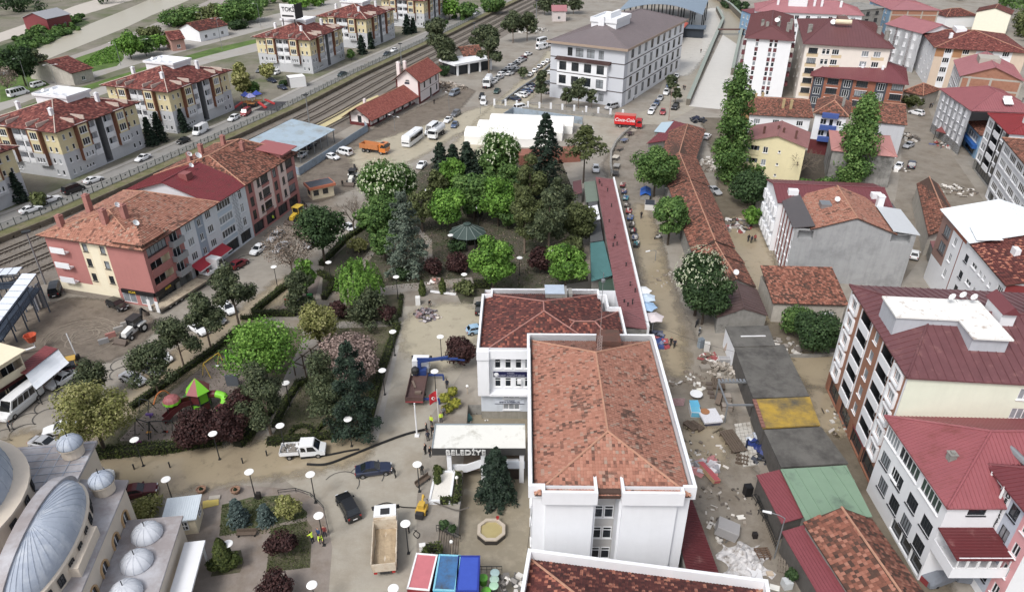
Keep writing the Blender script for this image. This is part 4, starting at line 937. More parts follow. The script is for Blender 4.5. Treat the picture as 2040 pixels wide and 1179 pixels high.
def gpx(name,lab,L0,R0,L1,R1,h,rise,tile=None,m=None,cat='shop',wall=None,group=None,o=.3,rib=0):
 P=[at(*q,h)for q in(L0,R0,R1,L1)];og=sum(P,V3())/4;og.z=0;t=T(name,lab,cat,og,0,group);P=[p-og for p in P]
 a=(P[0]+P[1])/2+V3((0,0,rise));b_=(P[3]+P[2])/2+V3((0,0,rise))
 pl=[[P[1],P[2],b_,a],[P[3],P[0],a,b_]]
 mb=MB();[slb(mb,p,.15)for p in pl]
 if rib:[rbl(mb,p,rib,.07,.06)for p in pl]
 r=mb.bd('roof',m or UND,t)
 if tile:ob('roof_tile',tlm('roof_tile',pl,.38,.4,TL_[tile]),r,kind='stuff')
 TU([a+V3((0,0,.08)),b_+V3((0,0,.08))],.13,6).bd('ridge_cap',CPM if tile else(m or RED),r)
 c=sum(P,V3())/4;k=[c+(p-c)*.95 for p in P];w=MB();w.psm([(p.x,p.y)for p in k],0,h-.15)
 for i,j,ap in((0,1,a),(2,3,b_)):
  w.poly([k[i]-V3((0,0,.15)),k[j]-V3((0,0,.15)),ap*.97+V3((0,0,-.2))+(c*.03)])
 w.bd('wall',wall or CC,t);t['_n']=0
 return t,P,r
GR='tiled shops in the crooked market row'
gpx('tiled_shop','tiled shop section at the far red roofed end of the crooked row',(1316,322),(1386,318),(1330,262),(1406,258),3.6,1.7,'old',group=GR)
gpx('tiled_shop','tiled shop section narrowing past the green street tree',(1331,374),(1414,370),(1314,320),(1388,316),3.6,1.8,'old',group=GR)
gpx('tiled_shop','tiled shop section with the yellow topped flue and bright orange patch',(1356,447),(1444,441),(1333,376),(1412,372),3.7,1.9,'old',group=GR)
gpx('tiled_shop','tiled shop section above the red side wall, by the trimmed round tree',(1378,502),(1464,494),(1358,448),(1442,442),3.9,2,'rust',group=GR)
gpx('tiled_shop','short stepped tiled shop section by the blossoming chestnut',(1392,532),(1484,525),(1380,503),(1462,496),3.6,1.9,'rust',group=GR)
t,P,r=gpx('tiled_shop','tiled shop section with a white satellite dish, by the brown metal roof',(1423,576),(1506,573),(1395,533),(1482,527),3.4,1.9,'rust',group=GR)
dm=MB();dm.tb([(0,0,-.6),(0,0,0)],.03,5,1);dm.lth([(0,0),(.3,.05),(.5,.17),(.48,.2),(.25,.08),(0,.03)],12);dm.xf(Matrix.Translation((P[0]*.5+P[1]*.5)+V3((0,1,2.6)))@Matrix.Rotation(R(50),4,'X'));dm.bd('satellite_dish',[WF,MT],r)
gpx('brown_roofed_shop','shop under a bent brown sheet metal roof with a concrete chimney',(1428,632),(1530,628),(1422,578),(1508,576),3.2,1.5,None,mt((92,72,70),.5,.15,.6),rib=.9)
qrf('red_end_roof','red sheet roof with a pale blue panel at the far end of the crooked row',[(1288,286),(1340,278),(1402,256),(1340,240)],3.8,RED,'shop',rib=.7)
qrf('red_end_roof','small pale blue polycarbonate roof by the red end roof',[(1303,262),(1325,264),(1342,242),(1318,244)],3.9,mt((170,192,206),.4,.08),'shop')
DROOF=mt((98,96,92),.9,.22,.35,dirt=((68,66,64),.5,.3),bump=.3)
DSF=mat('shopfront_and_awning_shade',(92,89,86),.8,.3)  # dark shopfront colour, also used as painted shade under the red awnings
def fsh(name,lab,px,h,m,wall=None,edge=1):
 P=[at(x,y,h)for x,y in px];o=sum(P,V3())/len(P);o.z=0;t=T(name,lab,'shop',o);P=[p-o for p in P]
 if(P[1]-P[0]).cross(P[2]-P[0]).z<0:P=P[::-1]
 c=sum(P,V3())/len(P);k=[c+(p-c)*.975 for p in P];MB().psm([(p.x,p.y)for p in k],0,h-.22).bd('wall',wall or WT,t);rb=MB();slb(rb,P,.2);rb.bd('roof',m,t);return t,P
t,P=fsh('flat_roofed_shop','flat concrete roofed shop with white walls by the brown metal roof',[(1462,690),(1545,688),(1530,648),(1445,650)],3.6,DROOF);MB().bar((-1.6,-.3,3.7),(2.2,-.2,3.7),.18,.12).bd('roof_batten',WF,t)
t,P=fsh('flat_roofed_shop','long flat dark concrete roof shop between the debris street and flooded yard',[(1500,792),(1612,788),(1562,686),(1463,692)],3.4,DROOF,DSF)
YR=mt((176,142,48),.7,.2,.8,dirt=((84,80,70),.62,.22))
t,P=fsh('flat_roofed_shop','flat shop roof with peeling yellow coating',[(1520,852),(1634,846),(1613,790),(1501,795)],3.4,YR,DSF);q=MB();[q.bar(V3(P[0])*.985+(V3(P[3])-V3(P[0]))*(i/9)*.98+V3((0,0,.15)),V3(P[0])*.985+(V3(P[3])-V3(P[0]))*((i+.8)/9)*.98+V3((0,0,.15)),.5,.2)for i in rg(9)];q.bd('roof_edge',mt((140,90,78),.8,.15),t)
fsh('flat_roofed_shop','flat dark concrete roof shop by the green sheet roof',[(1556,930),(1690,922),(1636,850),(1522,856)],3.5,DROOF,DSF)
qrf('green_roofed_shop','shop under a flat faded green sheet roof with dark wet stains',[(1606,1038),(1738,1028),(1686,926),(1555,934)],3.8,mt((120,148,124),.5,.07,.5,dirt=((92,112,98),.22,.25)),'shop',rib=1.5)
qrf('red_shop_awning','upper red ribbed shop awning facing the debris street',[(1557,1042),(1605,1028),(1553,935),(1507,946)],3,mat('crimson_sheet',(142,64,72),.45,.08),'awning',rib=.35,dz=(0,.3,.3,0),wall=DSF)  # dark block below stands in for shade in the open terrace
qrf('red_shop_awning','lower red ribbed shop awning by the patched tile roof',[(1640,1200),(1690,1190),(1605,1044),(1557,1058)],2.9,mg('crimson_sheet'),'awning',rib=.35,dz=(0,.3,.3,0),wall=DSF)  # block underneath is painted dark as the awning's shaded void
gpx('tiled_house','low house with a large orange and black stained tile roof by the red awning',(1722,1230),(1865,1215),(1600,1040),(1735,1032),3.9,2,'rust',cat='house')
# ---------------- hillside and alley buildings ----------------
DKB=mt((62,68,78),.6,.06);BRK=mt((168,110,84),.9,.18,3,dirt=((150,92,70),.4,1.5));BMC=mt((168,162,152),.9,.1,1,streak=.15)
BEIGE=mt((206,186,166),.85,.06,.5,streak=.06);ORB=mt((158,104,78),.8,.12,2.5,aniso=(1,1,6));PGREEN=mt((218,224,204),.8,.05,.5,streak=.05)
def cols(L,n,m=1):return ev(n,m,L-m)
def fl(n,z0,dz):return[z0+i*dz for i in rg(n)]
b=Bld('apartment_tower','tall white apartment tower with vertical strips of brown panels by the canal',(1484,75),(1583,81),18.8,C=(1497,28),o=.7)
W_,D_=b.W,b.D;pb=mt((112,54,60),.8,.08)
zs=fl(6,1.2,3);zn=[];ops=[]
for i,z in en(zs):
 for c in(.24,.55,.66):
  ops.append((W_*c,z,.95,1.35,'w1'));zn.append((W_*c-.5,W_*c+.5,z+1.5,z+2.7,pb))
b.seg('f',ops,zn_=zn);ops=[(c,z,1.6,1.5,'w2')for z in zs for c in(3,D_-3)];b.seg('r',ops);b.seg('l',ops,zn_=[(D_-2.5,D_-.8,z+1.6,z+2.6,pb)for z in zs]);b.seg('b')
for z in zs[1:]:
 BX(W_,2,z-.25,W_+1.1,5,z+.75).bd('balcony',pb,b.root);BX(-1.1,2,z-.25,0,5,z+.75).bd('balcony',pb,b.root)
r=b.roof('hip',2.6,m=mat('brown_red_sheet',(112,62,64),.5,.12,.6),o=.8,axis='y',rib=.8)
for x,y in((4,12),(9,12),(5.5,8),(12,9),(9,20),(13,16)):b.chm(r,x,y,22.2,1,CC)
b.dish(r,8.3,11,22.6,.8);b.done()
b=Bld('apartment_building','long white building with a pink red metal roof behind the brown striped tower',(1505,22),(1722,31),14,D=20,o=.6)
b.seg('f',[(c,z,1.7,1.6,'w2')for c in cols(b.W,9)for z in fl(4,1.6,3.2)]);b.rest();r=b.roof('hip',3.6,m=mat('pink_red_sheet',(168,102,108),.5,.1,.5),o=.7,rib=1)
BX(b.W*.3,4,15,b.W*.48,9,18.4).bd('roof_room',WT,r)
for x in(.2,.55,.62,.8):b.chm(r,b.W*x,5,18,.9,WT)
b.done()
b=Bld('apartment_building','beige and white apartment building under a wide brown hipped roof with a cream tank',(1601,87),(1782,97),18.6,C=(1628,40),o=.8,wall=mt((222,214,204),.8,.05,.5,streak=.05))
W_,D_=b.W,b.D;zs=fl(5,3,3.05);bg=mt((204,182,146),.8,.06)
b.seg('f',[(W_*.1,z+.5,W_*.11,1.6,'dw5')for z in zs]+[(W_*c,z+.4,1,1.6,'w1r')for z in zs for c in(.23,.28)]+[(W_*c,z+.4,2,1.6,'w3')for z in zs for c in(.37,.72,.86)],zn_=[(W_*.03,W_*.17,z-.6,z+.5,bg)for z in zs]+[(W_*.33,W_*.45,z-.6,z+.4,bg)for z in zs]+[(W_*.8,W_*.95,z-.6,z+.4,bg)for z in zs]);b.seg('l',[(c,z+.5,1.4,1.4,'w2')for c in cols(D_,3,2)for z in zs]);b.seg('r');b.seg('b')
r=b.roof('hip',4,m=mg('brown_red_sheet'),o=.9,axis='x',hp=9,rib=.9)
for x,y in((.06,.3),(.55,.8),(.92,.35),(.98,.2),(.42,.55)):b.chm(r,W_*x,D_*y,21.8,1.3,CC)
BX(W_*.42,D_*.42,19.8,W_*.55,D_*.62,23).bd('roof_room',mt((110,78,72),.8,.15),r);k=MB();k.tb([(W_*.36,D_*.33,23),(W_*.56,D_*.33,23)],.75,10);k.bd('water_tank',mt((214,200,170),.6,.05),r);b.dish(r,W_*.34,D_*.36,22.6,.9);b.done()
hr4=10.2
b=Bld('apartment_building','modern building with brick orange panels, dark slate window bays and a maroon metal roof',(1615,150),(1810,168),hr4,C=(1621,120),o=.8,wall=mt((152,86,62),.8,.15,2.5,aniso=(1,1,6)))
W_,D_=b.W,b.D;ops=[];zn=[]
for i,c in en((.07,.23,.39,.55,.76,.93)):
 if i%2==0:
  ops+=[(W_*c,z,2,2.2,'w3')for z in(1.4,4.4,7.3)];zn+=[(W_*c-1.6,W_*c+1.6,0,99,DKB)]
 else:ops+=[(W_*c,z+.6,3.2,1.7,'dw5')for z in(1.4,4.4,7.3)];zn+=[(W_*c-1.75,W_*c+1.75,z+2.35,z+2.5,WT)for z in(1.4,4.4,7.3)]+[(W_*c-1.75,W_*c+1.75,z+.4,z+.6,WT)for z in(1.4,4.4,7.3)]
b.seg('f',ops,zn_=zn);b.seg('l');b.seg('r',[(c,z,2.2,1.6,'dw3')for c in cols(D_,2,2)for z in(1.8,4.8,7.7)]);b.seg('b')
r=b.roof('hip',3.4,m=mat('maroon_sheet',(122,58,64),.42,.1,.6),o=.9,hp=6,rib=.55);BX(W_*.38,D_*.45,hr4+1,W_*.62,D_*.8,hr4+3.7).bd('roof_room',WT,r);mb=MB();slb(mb,[(W_*.37,D_*.4,hr4+3.7),(W_*.63,D_*.4,hr4+3.7),(W_*.63,D_*.85,hr4+4.6),(W_*.37,D_*.85,hr4+4.6)],.12);mb.bd('roof_room_roof',mg('maroon_sheet'),r)
for x,y in((.2,.35),(.3,.4),(.52,.3),(.74,.3)):b.chm(r,W_*x,D_*y,hr4+2.9,.7,WT)
b.done()
b=Bld('old_terrace','white two storey terrace with a weathered tile roof between the poplars',(1490,228),(1620,235),7.2,C=(1499,192),o=.5)
b.seg('f',[(c,z,1.7,1.4,'w3')for c in(2.2,b.W*.45,b.W*.84)for z in(1.2,4.6)]);b.seg('l',z1=7.2,m=mt((196,146,88),.85,.1));b.seg('r');b.seg('b')
r=b.roof('gable',2.2,'old',o=.6,axis='x')
for x,y in((2,9),(9,4),(11,3.6),(4,10)):b.chm(r,x,y,10.4,.7,mt((170,150,110),.9,.2))
b.done()
b=Bld('balcony_house','white house with bright blue balcony bands and a tile roof by the tall poplar',(1621,224),(1692,232),11,D=14,o=.5);W_=b.W;blu=cmat((62,88,158))
b.seg('f',[(W_*.3,z,1.5,1.5,'w2')for z in(5,8)]+[(W_*.55,z-.5,1,2.1,'w1')for z in(5,8)]+[(W_*.8,z,1.2,1.4,'w2')for z in(5.,8.)],zn_=[(0,99,0,3.9,mt((110,40,44),.8,.1))]);b.rest()
for z in(4,7,10.2):BX(W_*.22,-1.2,z-.1,W_*.75,-.003,z+1).bd('balcony',blu,b.root)
r=b.roof('hip',2.4,'old',o=.6,axis='y');b.chm(r,W_*.8,4,14.5,.7,CC);b.done()
b=Bld('rendered_house','grey white rendered house with a bare gable and weathered tile roof, by the street rubble',(1742,243),(1806,249),9,C=(1750,203),o=.2,wall=mt((188,190,196),.85,.07,.6,streak=.12));b.walls();r=b.roof('gable',2.4,'old',o=.4,axis='x');b.done()
yl=mt((220,208,164),.85,.06,.5,streak=.06)
b=Bld('yellow_house','pale yellow three storey house with recessed balconies and a pinkish metal roof',(1484,280),(1610,295),9.4,C=(1493,250),o=.5,wall=yl);W_,D_=b.W,b.D
b.seg('f',[(W_*.13,z,W_*.2,2,'log',mt((168,178,194),.8,.06),yl)for z in(3.2,6.3)]+[(W_*.34,z+.4,1.1,1.5,'w2')for z in(.6,3.3,6.4)]+[(W_*.58,z+.8,.6,.6,'w1')for z in(.6,3.3,6.4)]);b.rest()
r=b.roof('gable',2,m=mt((150,98,96),.55,.1,.5),o=.5,axis='y',rib=.7)
for x,y in((.25,3),(.48,5),(.58,3.5),(.8,2.5)):b.chm(r,W_*x,y,12,.5,mt((104,66,58),.9,.2))
b.done()
stain=mt((150,148,144),.9,.2,.7,streak=.5,dirt=((70,70,68),.55,.35))
b=Bld('concrete_sided_house','house with a stained bare concrete wall and a salmon pink hipped roof by the poplar',(1657,299),(1787,312),8,C=(1667,262),o=.3,wall=stain);b.walls();r=b.roof('hip',2,m=mt((188,124,118),.5,.08,.5),o=.4,axis='x',rib=.9);b.done()
BX(0,0,0,b.W*.9,3.2,2.6).bd('wall',stain,T('yard_outhouse','low roofless concrete outhouse before the stained concrete wall','outhouse',(1640,395),b.yaw))
GRW=mt((158,160,162),.9,.1,.4,streak=.22,dirt=((136,138,140),.4,.25))
hg=hof((1797,572),468)
b=Bld('grey_gable_block','big block with a bare grey cement gable wall, tile roof and red striped side',(1584,454),(1826,469),hg,C=(1559,391),o=0,wall=GRW);W_,D_=b.W,b.D
stripe=mt((146,74,66),.8,.08)
zn=[];k=6
for i in rg(k):zn+=[(D_*(i/k),D_*(i/k)+D_/k*.42,0,99,stripe)]
b.seg('f',[(2,hg-2,2.6,1.6,'dark'),(W_-2.4,hg-1.6,3.2,1.5,'dark')]);b.seg('l',[(D_*((i+.72)/k),z,.9,1.4,'w1')for i in rg(k)for z in(.8,3.6,6.4)],m=WT,zn_=zn);b.seg('r');b.seg('b')
r=b.roof('gable',2.6,'orange',o=.25,axis='y',box=(W_*.14,0,W_*.83,D_),gm=GRW)
MB().add([(-.4,-.2,hg+.1),(W_*.16,-.2,hg+.75),(W_*.16,D_*.98,hg+.75),(-.4,D_*.98,hg+.1),(-.4,-.2,hg-.05),(W_*.16,-.2,hg+.6),(W_*.16,D_*.98,hg+.6),(-.4,D_*.98,hg-.05)],[(0,1,2,3),(0,4,5,1),(3,2,6,7),(0,3,7,4)]).bd('grey_roof_sheet',mt((84,80,82),.6,.1),r)
MB().add([(W_*.8,-.2,hg+.7),(W_+.5,-.2,hg+.2),(W_+.5,D_*.75,hg+.2),(W_*.8,D_*.75,hg+.7),(W_*.8,-.2,hg+.55),(W_+.5,-.2,hg+.05),(W_+.5,D_*.75,hg+.05),(W_*.8,D_*.75,hg+.55)],[(0,1,2,3),(0,4,5,1),(1,5,6,2)]).bd('white_roof_sheet',mt((188,192,196),.5,.06),r)
BX(W_*.27,D_*.45,hg+.8,W_*.36,D_*.6,hg+2).bd('roof_light',MT,r);b.dish(r,W_*.4,D_*.5,hg+2.9,.5);b.chm(r,W_*.84,D_*.78,hg+2.4,1.1,WT);b.done()
b=Bld('white_side_block','white plastic wrapped house with a maroon metal roof behind the grey gable block',(1552,402),(1775,412),hg,C=(1527,358),o=0);W_,D_=b.W,b.D;b.walls()
for i in rg(5):
 for z in(2,5,8):BX(-.5,D_*(i+.2)/5,z-1,-.003,D_*(i+.75)/5,z+.9).bd('wrapped_balcony',WT,b.root)
r=b.roof('gable',1.4,m=mg('maroon_sheet'),o=.3,axis='x',rib=.6)
for x in(.1,.55,.85):BX(W_*x,2,hg+.2,W_*x+1.8,3.2,hg+1.6).bd('chimney',WT,r)
b.done()
gpx('tiled_cottage','narrow tiled cottage on the corner of the muddy street, by the white metal roof',(1850,470),(1925,468),(1826,366),(1868,366),4.6,1.6,'rust',cat='house',wall=mat('old_plaster',(176,170,160),.9,.2,.8,streak=.3))
qrf('pink_lean_to','small faded pink lean-to roof at the end of the tiled cottage',[(1858,494),(1880,490),(1872,455),(1846,460)],3.2,mt((152,96,98),.6,.1))
b=Bld('small_brick_house','small house with a rust red tile roof and grey walls behind green bushes',(1540,604),(1690,608),3.8,C=(1546,548),o=.3,wall=mg('old_plaster'));b.seg('f',[(b.W*.78,1,2,1.3,'w3'),(b.W*.45,.8,1,1.5,'dw1')]);b.rest();b.roof('shed',1.8,'rust',o=.35);b.done()
hw=hof((1874,560),430)
b=Bld('white_metal_roof_block','white block with an orange brick upper band and a bright white crumpled metal roof',(1882,424),(2006,567),hw,D=17,o=0);W_,D_=b.W,b.D
b.seg('f',[(W_*.12,z,2.6,1.9,'dw3')for z in(hw-3.2,hw-6.2)]+[(W_*.27,z+.2,1.1,1.5,'cw2')for z in(hw-3.2,hw-6.2,hw-9.2)]+[(W_*.48,z+.5,1.3,1.3,'dw1')for z in(hw-3.8,hw-6.8,hw-9.5)]+[(W_*c,z+.4,w,.8,'w2')for z in(hw-3.2,hw-6.2,hw-9.2)for c,w in((.6,1.8),(.69,.8),(.75,.8),(.83,.8))]+[(W_*.95,hw-3,1.6,2,'w3')],zn_=[(0,W_*.42,hw-.9,99,mt((176,96,70),.8,.1)),(0,W_*.2,hw-8,hw,mt((150,118,108),.8,.08)),(W_*.36,W_*.36+.3,0,99,stripe)])
b.seg('r',m=cmat((150,48,50)),zn_=[(0,99,0,hw-2,WT)]);b.seg('l');b.seg('b')
r=b.roof('gable',2.4,'patch',o=.3,axis='x',box=(W_*.48,0,W_,D_),gm=WT)
ws=mt((226,232,236),.5,.04);mb=MB();pl,_=rpl('gable',-.8,-.6,W_*.5,D_+.3,hw+.35,2.5,'x')
for p in pl:slb(mb,p,.12);rbl(mb,p,1.1,.06,.05)
q=mb.bd('metal_roof',ws,r);MB().add([(W_*.3,1,hw+1.1),(W_*.5,.3,hw+.9),(W_*.56,3.4,hw+1.9),(W_*.36,3,hw+1.8)],[(0,1,2,3)]).bd('torn_sheet',ws,r)
for x,y in((.66,3.5),(.72,5.6)):BX(W_*x,y,hw+.5,W_*x+1.4,y+.8,hw+2.2).bd('skylight',WT,r)
b.chm(r,W_*.9,6.5,hw+3.6,1.2,WT);b.done()
ho=hof((1668,772),571)
b=Bld('orange_clad_apartments','tall apartments with orange wood look panels, black balconies and a maroon sheet roof',(1699,570),(1811,749),ho,D=26,wall=ORB);W_,D_=b.W,b.D
zs=fl(5,3.1,(ho-3.3)/5);dz=(ho-3.3)/5;ops=[];zn=[]
for z in zs:
 ops+=[(W_*.12,z+.5,1.9,1.7,'w3'),(W_*.9,z+.5,1.9,1.7,'w3'),(W_*.52,z+.8,1.2,1.5,'cw1')]
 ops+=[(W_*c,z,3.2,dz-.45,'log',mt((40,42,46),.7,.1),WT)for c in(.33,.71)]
for c in(.235,.425,.615,.805,.01,.99):zn.append((W_*c-.18,W_*c+.18,0,99,WT))
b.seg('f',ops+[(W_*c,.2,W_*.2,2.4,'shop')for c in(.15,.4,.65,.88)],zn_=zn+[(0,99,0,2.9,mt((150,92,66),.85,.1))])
for z in zs:
 for c in(.12,.9):BX(W_*c-1.15,-.35,z+.25,W_*c+1.15,-.003,z+.48).box(W_*c-1.15,-.35,z+2.25,W_*c+1.15,-.003,z+2.45).box(W_*c-1.2,-.35,z+.48,W_*c-1,-.003,z+2.25).box(W_*c+1,-.35,z+.48,W_*c+1.2,-.003,z+2.25).bd('window_surround',WT,b.root)
b.seg('r',[(c,z+.6,2,1.5,'cw3')for c in(D_*.5,D_*.74)for z in zs],m=PGREEN);b.seg('l');b.seg('b')
mrs=mt((112,64,68),.42,.16,.5,dirt=((132,90,88),.2,.9))
r=b.roof('hip',2.7,m=mrs,o=.35,axis='y',rib=.95,hp=6)
wt=MB();wt.box(W_*.4,.6,ho-1,W_*.62,11.5,ho+2.9);wt.box(W_*.62,7.6,ho+1,W_*.8,11.5,ho+2.9);wt.bd('roof_terrace_block',mt((178,182,190),.8,.08,.5,streak=.15),r)
wt=MB();wt.box(W_*.39,.4,ho+2.9,W_*.63,11.7,ho+3.1);wt.box(W_*.63,7.4,ho+2.9,W_*.82,11.7,ho+3.1);wt.bd('roof_terrace',mt((226,226,222),.8,.04,.5,dirt=((170,150,136),.2,.9)),r)
for y in(12.3,17):
 BX(W_*.42,y,ho+2,W_*.6,y+1.6,ho+4).bd('dormer',WT,r);mb=MB();mb.add([(W_*.4,y-.2,ho+3.9),(W_*.62,y-.2,ho+3.9),(W_*.62,y+.8,ho+4.9),(W_*.4,y+.8,ho+4.9),(W_*.4,y+1.8,ho+3.9),(W_*.62,y+1.8,ho+3.9)],[(0,1,2,3),(3,2,5,4),(0,3,4),(1,5,2)]);mb.bd('dormer_roof',mg('maroon_sheet'),r)
for k,(x,y)in en(((.45,8),(.42,9.5),(.44,10.6))):b.dish(r,W_*x,y,ho+4,.45)
b.done();OR=b
for k,(px,lab)in en((((1676,800),'maroon sheet awning over the side entrance of the orange clad apartments, by the flooded yard'),((1716,900),'maroon sheet awning with a white scrawl, at the near end of the orange clad apartments'))):
 t=T('entrance_awning',lab,'awning',at(*px),b.yaw);mb=MB();pt_=[(-2.2,-1,2.5),(2.2,-1,2.5),(2.2,1.2,3.1),(-2.2,1.2,3.1)];slb(mb,pt_,.1);rbl(mb,pt_,.4,.05,.05);mb.bd('sheet',cmat((130,48,56)),t);BX(-2.1,-.9,0,-2,-.8,2.45).box(2,-.9,0,2.1,-.8,2.45).bd('post',DM,t)
h2=hof((1838,1152),1000)
b=Bld('white_apartments','white plastered apartments with a shiny red ribbed hip roof above the alley',(1775,832),(1893,1003),h2,D=24);W_,D_=b.W,b.D
t0=h2-2.7
b.seg('f',[(W_*c,t0,w,1.7,'w5')for c,w in((.1,3.2),(.42,4.2),(.78,3.8))]+[(W_*c,t0-3.2,1.9,1.7,'dw4')for c in(.12,.36,.62,.86)]+[(W_*c,t0-6.2,1.9,1.8,'dw4')for c in(.2,.42,.64,.86)]+[(W_*.3,t0-3,1.6,1.5,'w3')]+[(W_*c,.3,2.2,1.8,'shop')for c in(.55,.72,.9)])
b.seg('r',[(3,h2-1.6,1.8,1.1,'dw1')]);b.seg('l');b.seg('b')
r=b.roof('hip',3.6,m=mt((156,76,82),.3,.1,.4,spec=.6,dirt=((138,66,64),.25,.5)),o=.5,rib=.42,axis='y',hp=7)
b.chm(r,W_*.62,2.2,h2+2,.7,CC);k=MB();k.tb([(W_*.6,8,h2+2.6),(W_*.78,8.6,h2+2.3)],.35,8);k.bd('water_heater_tank',MT,r)
BX(W_,-.1,h2-6.4,W_+3.6,5.5,h2-6.1).box(W_,-.1,h2-6.1,W_+3.6,0,h2-5).box(W_+3.5,0,h2-6.1,W_+3.6,5.5,h2-5).bd('terrace_balcony',WT,b.root);mb=MB();pt_=[(W_,-.2,h2-3.3),(W_+3.8,-.2,h2-3.6),(W_+3.8,5.6,h2-3.6),(W_,5.6,h2-3.3)];slb(mb,pt_,.1);rbl(mb,pt_,.35,.05,.05);mb.bd('balcony_roof',mg('dark_red_sheet'),b.root)
for q in rg(5):ob('balcony_glazing',wnm(1,1.5,1,0,WF,GL,0,0,0)[0],b.root,(W_+3.6,.6+q*1.05,h2-5),PI/2)
b.done();WA=b
h3=13.2
b=Bld('lettered_apartments','white clapboard apartments with black vertical lettering and slim window rails',(1977,930),(2072,1046),h3,D=20);W_,D_=b.W,b.D
fz=fl(4,1.8,2.9);sid=mt((222,222,224),.75,.04,.4);gp=mt((178,186,200),.9,.12,6)
b.seg('f',[(W_*.22,z,W_*.25,2,'w3')for z in fz]+[(W_*.6,z+.3,W_*.16,1.6,'dw2')for z in fz]+[(W_*.86,z+.3,W_*.12,1.5,'w2')for z in fz],zn_=[(0,W_*.43,0,99,sid),(W_*.48,W_*.74,1,99,gp),(W_*.74,W_,0,99,mt((214,152,156),.85,.05))])
sl=MB()
for k in rg(42):sl.box(.02,-.03,1.4+k*.28,W_*.08,-.003,1.4+k*.28+.24)
sl.bd('siding_board',sid,b.root,kind='stuff')
for z in fz:
 rl=MB()
 for k in rg(4):rl.box(W_*.09,-.22,z+.1+k*.28,W_*.35,-.17,z+.15+k*.28)
 rl.box(W_*.085,-.28,z-.2,W_*.355,-.003,z-.02);rl.bd('window_rail',WF,b.root)
for x in(.085,.355):TU([(W_*x,-.3,1.4),(W_*x,-.3,h3)],.13,8).bd('downpipe',WF,b.root)
for i,ch in en('DEMİRBİLEK İNŞ.'):
 if ch!=' ':ob('lettering',pln('let'+ch,lambda:txm(ch,.72,flat('black_letter',(.02,.02,.022)),.03)),b.root,(W_*.42,-.06,h3-.8-i*.66))
b.rest();r=b.roof('hip',2.2,m=mt((122,52,58),.42,.12,.5),o=.4,rib=.5);b.done()
h=hof((1839,172),94)
b=Bld('beige_corner_building','beige and white corner building with a patchy dark red tile roof',(1864,95),(2050,106),h,C=(1846,60),o=.4,wall=BEIGE);W_,D_=b.W,b.D;zs=fl(4,1.6,h/4.2)
b.seg('f',[(W_*c,z+.4,2,1.7,'w3')for c in(.14,.34,.6,.78)for z in zs],zn_=[(0,W_*.12,h-3,99,mat('ochre_panel',(170,122,84),.85,.1)),(W_*.2,W_*.3,h-3,99,mg('ochre_panel')),(W_*.1,W_*.19,0,99,WT),(W_*.45,W_*.85,0,99,WT)]);b.seg('l',[(c,z+.4,1.4,1.5,'w2')for c in cols(D_,4)for z in zs],m=WT);b.seg('r');b.seg('b')
r=b.roof('hip',3.4,'brown',o=.8,axis='x',tw=.5,tl=.5);BX(W_*.3,D_*.5,h+1,W_*.42,D_*.7,h+3.6).bd('roof_room',WT,r);b.chm(r,W_*.2,D_*.3,h+3,1,WT);b.done()
h=14
b=Bld('red_roof_building','white building with vertical dark red strips and a faded red roof up the narrow street',(1838,67),(1908,63),h,C=(1813,45),o=.3);W_,D_=b.W,b.D;zs=fl(4,1.6,3.1)
b.seg('l',[(c,z,1.3,1.6,'w2')for c in cols(D_,4)for z in zs],zn_=[(D_*.28,D_*.34,0,99,pb),(D_*.7,D_*.76,0,99,pb)]);b.rest();b.roof('gable',2.6,m=mg('pink_red_sheet'),o=.5,axis='y',rib=.8);b.done()
h=hof((1893,238),150)
b=Bld('brick_gable_building','tall building with black and white striped side, brick infill gable and pink red roof',(1914,151),(2040,162),h,C=(1892,119),o=.2,wall=BRK);W_,D_=b.W,b.D;zs=fl(5,1.6,h/5.2)
fr=[(0,.5,0,99,BMC),(W_-.5,W_,0,99,BMC),(W_*.5-.3,W_*.5+.3,0,99,BMC),(W_*.15-.3,W_*.15+.3,0,99,BMC)]+[(0,99,z-.5,z,BMC)for z in(h-.1,h*.75,h*.5)]
b.seg('f',zn_=fr);b.seg('l',[(c,z,1.4,1.7,'w2')for c in cols(D_,6)for z in zs],m=WT,zn_=[(D_*(i+.75)/6,D_*(i+.98)/6,0,99,DKB)for i in rg(6)]);b.seg('r');b.seg('b')
r=b.roof('gable',3.2,m=mg('pink_red_sheet'),o=.5,axis='y',rib=.8,gm=BRK);BX(W_*.3,D_*.4,h+1,W_*.65,D_*.7,h+3.6).bd('roof_room',BMC,r);b.done()
h=hof((1907,310),220)
b=Bld('red_hip_roof_block','white block with grey striped side and a matt red hip roof carrying a solar heater',(1935,220),(2075,225),h,C=(1908,178),o=.4);W_,D_=b.W,b.D;zs=fl(4,2.6,(h-2.6)/4.1)
b.seg('l',[(c,z,1.3,1.6,'cw2')for c in cols(D_,6)for z in zs],zn_=[(D_*(i+.8)/6,D_*(i+.97)/6,0,99,mt((150,152,158),.8,.05))for i in rg(6)]+[(0,99,0,2.3,CC)]);b.rest()
r=b.roof('hip',3,m=mt((156,84,90),.5,.1,.5),o=.5,axis='y',rib=.6);k=MB();k.tb([(W_*.5,3.2,h+2.6),(W_*.62,3.2,h+2.6)],.4,8);k.add([(W_*.49,1.2,h+1.4),(W_*.63,1.2,h+1.4),(W_*.63,3,h+2.4),(W_*.49,3,h+2.4)],[(0,1,2,3)]);k.bd('solar_heater',WF,r);b.chm(r,W_*.85,4,h+2.4,.7,CC);b.done()
lb=mt((128,164,196),.6,.08)
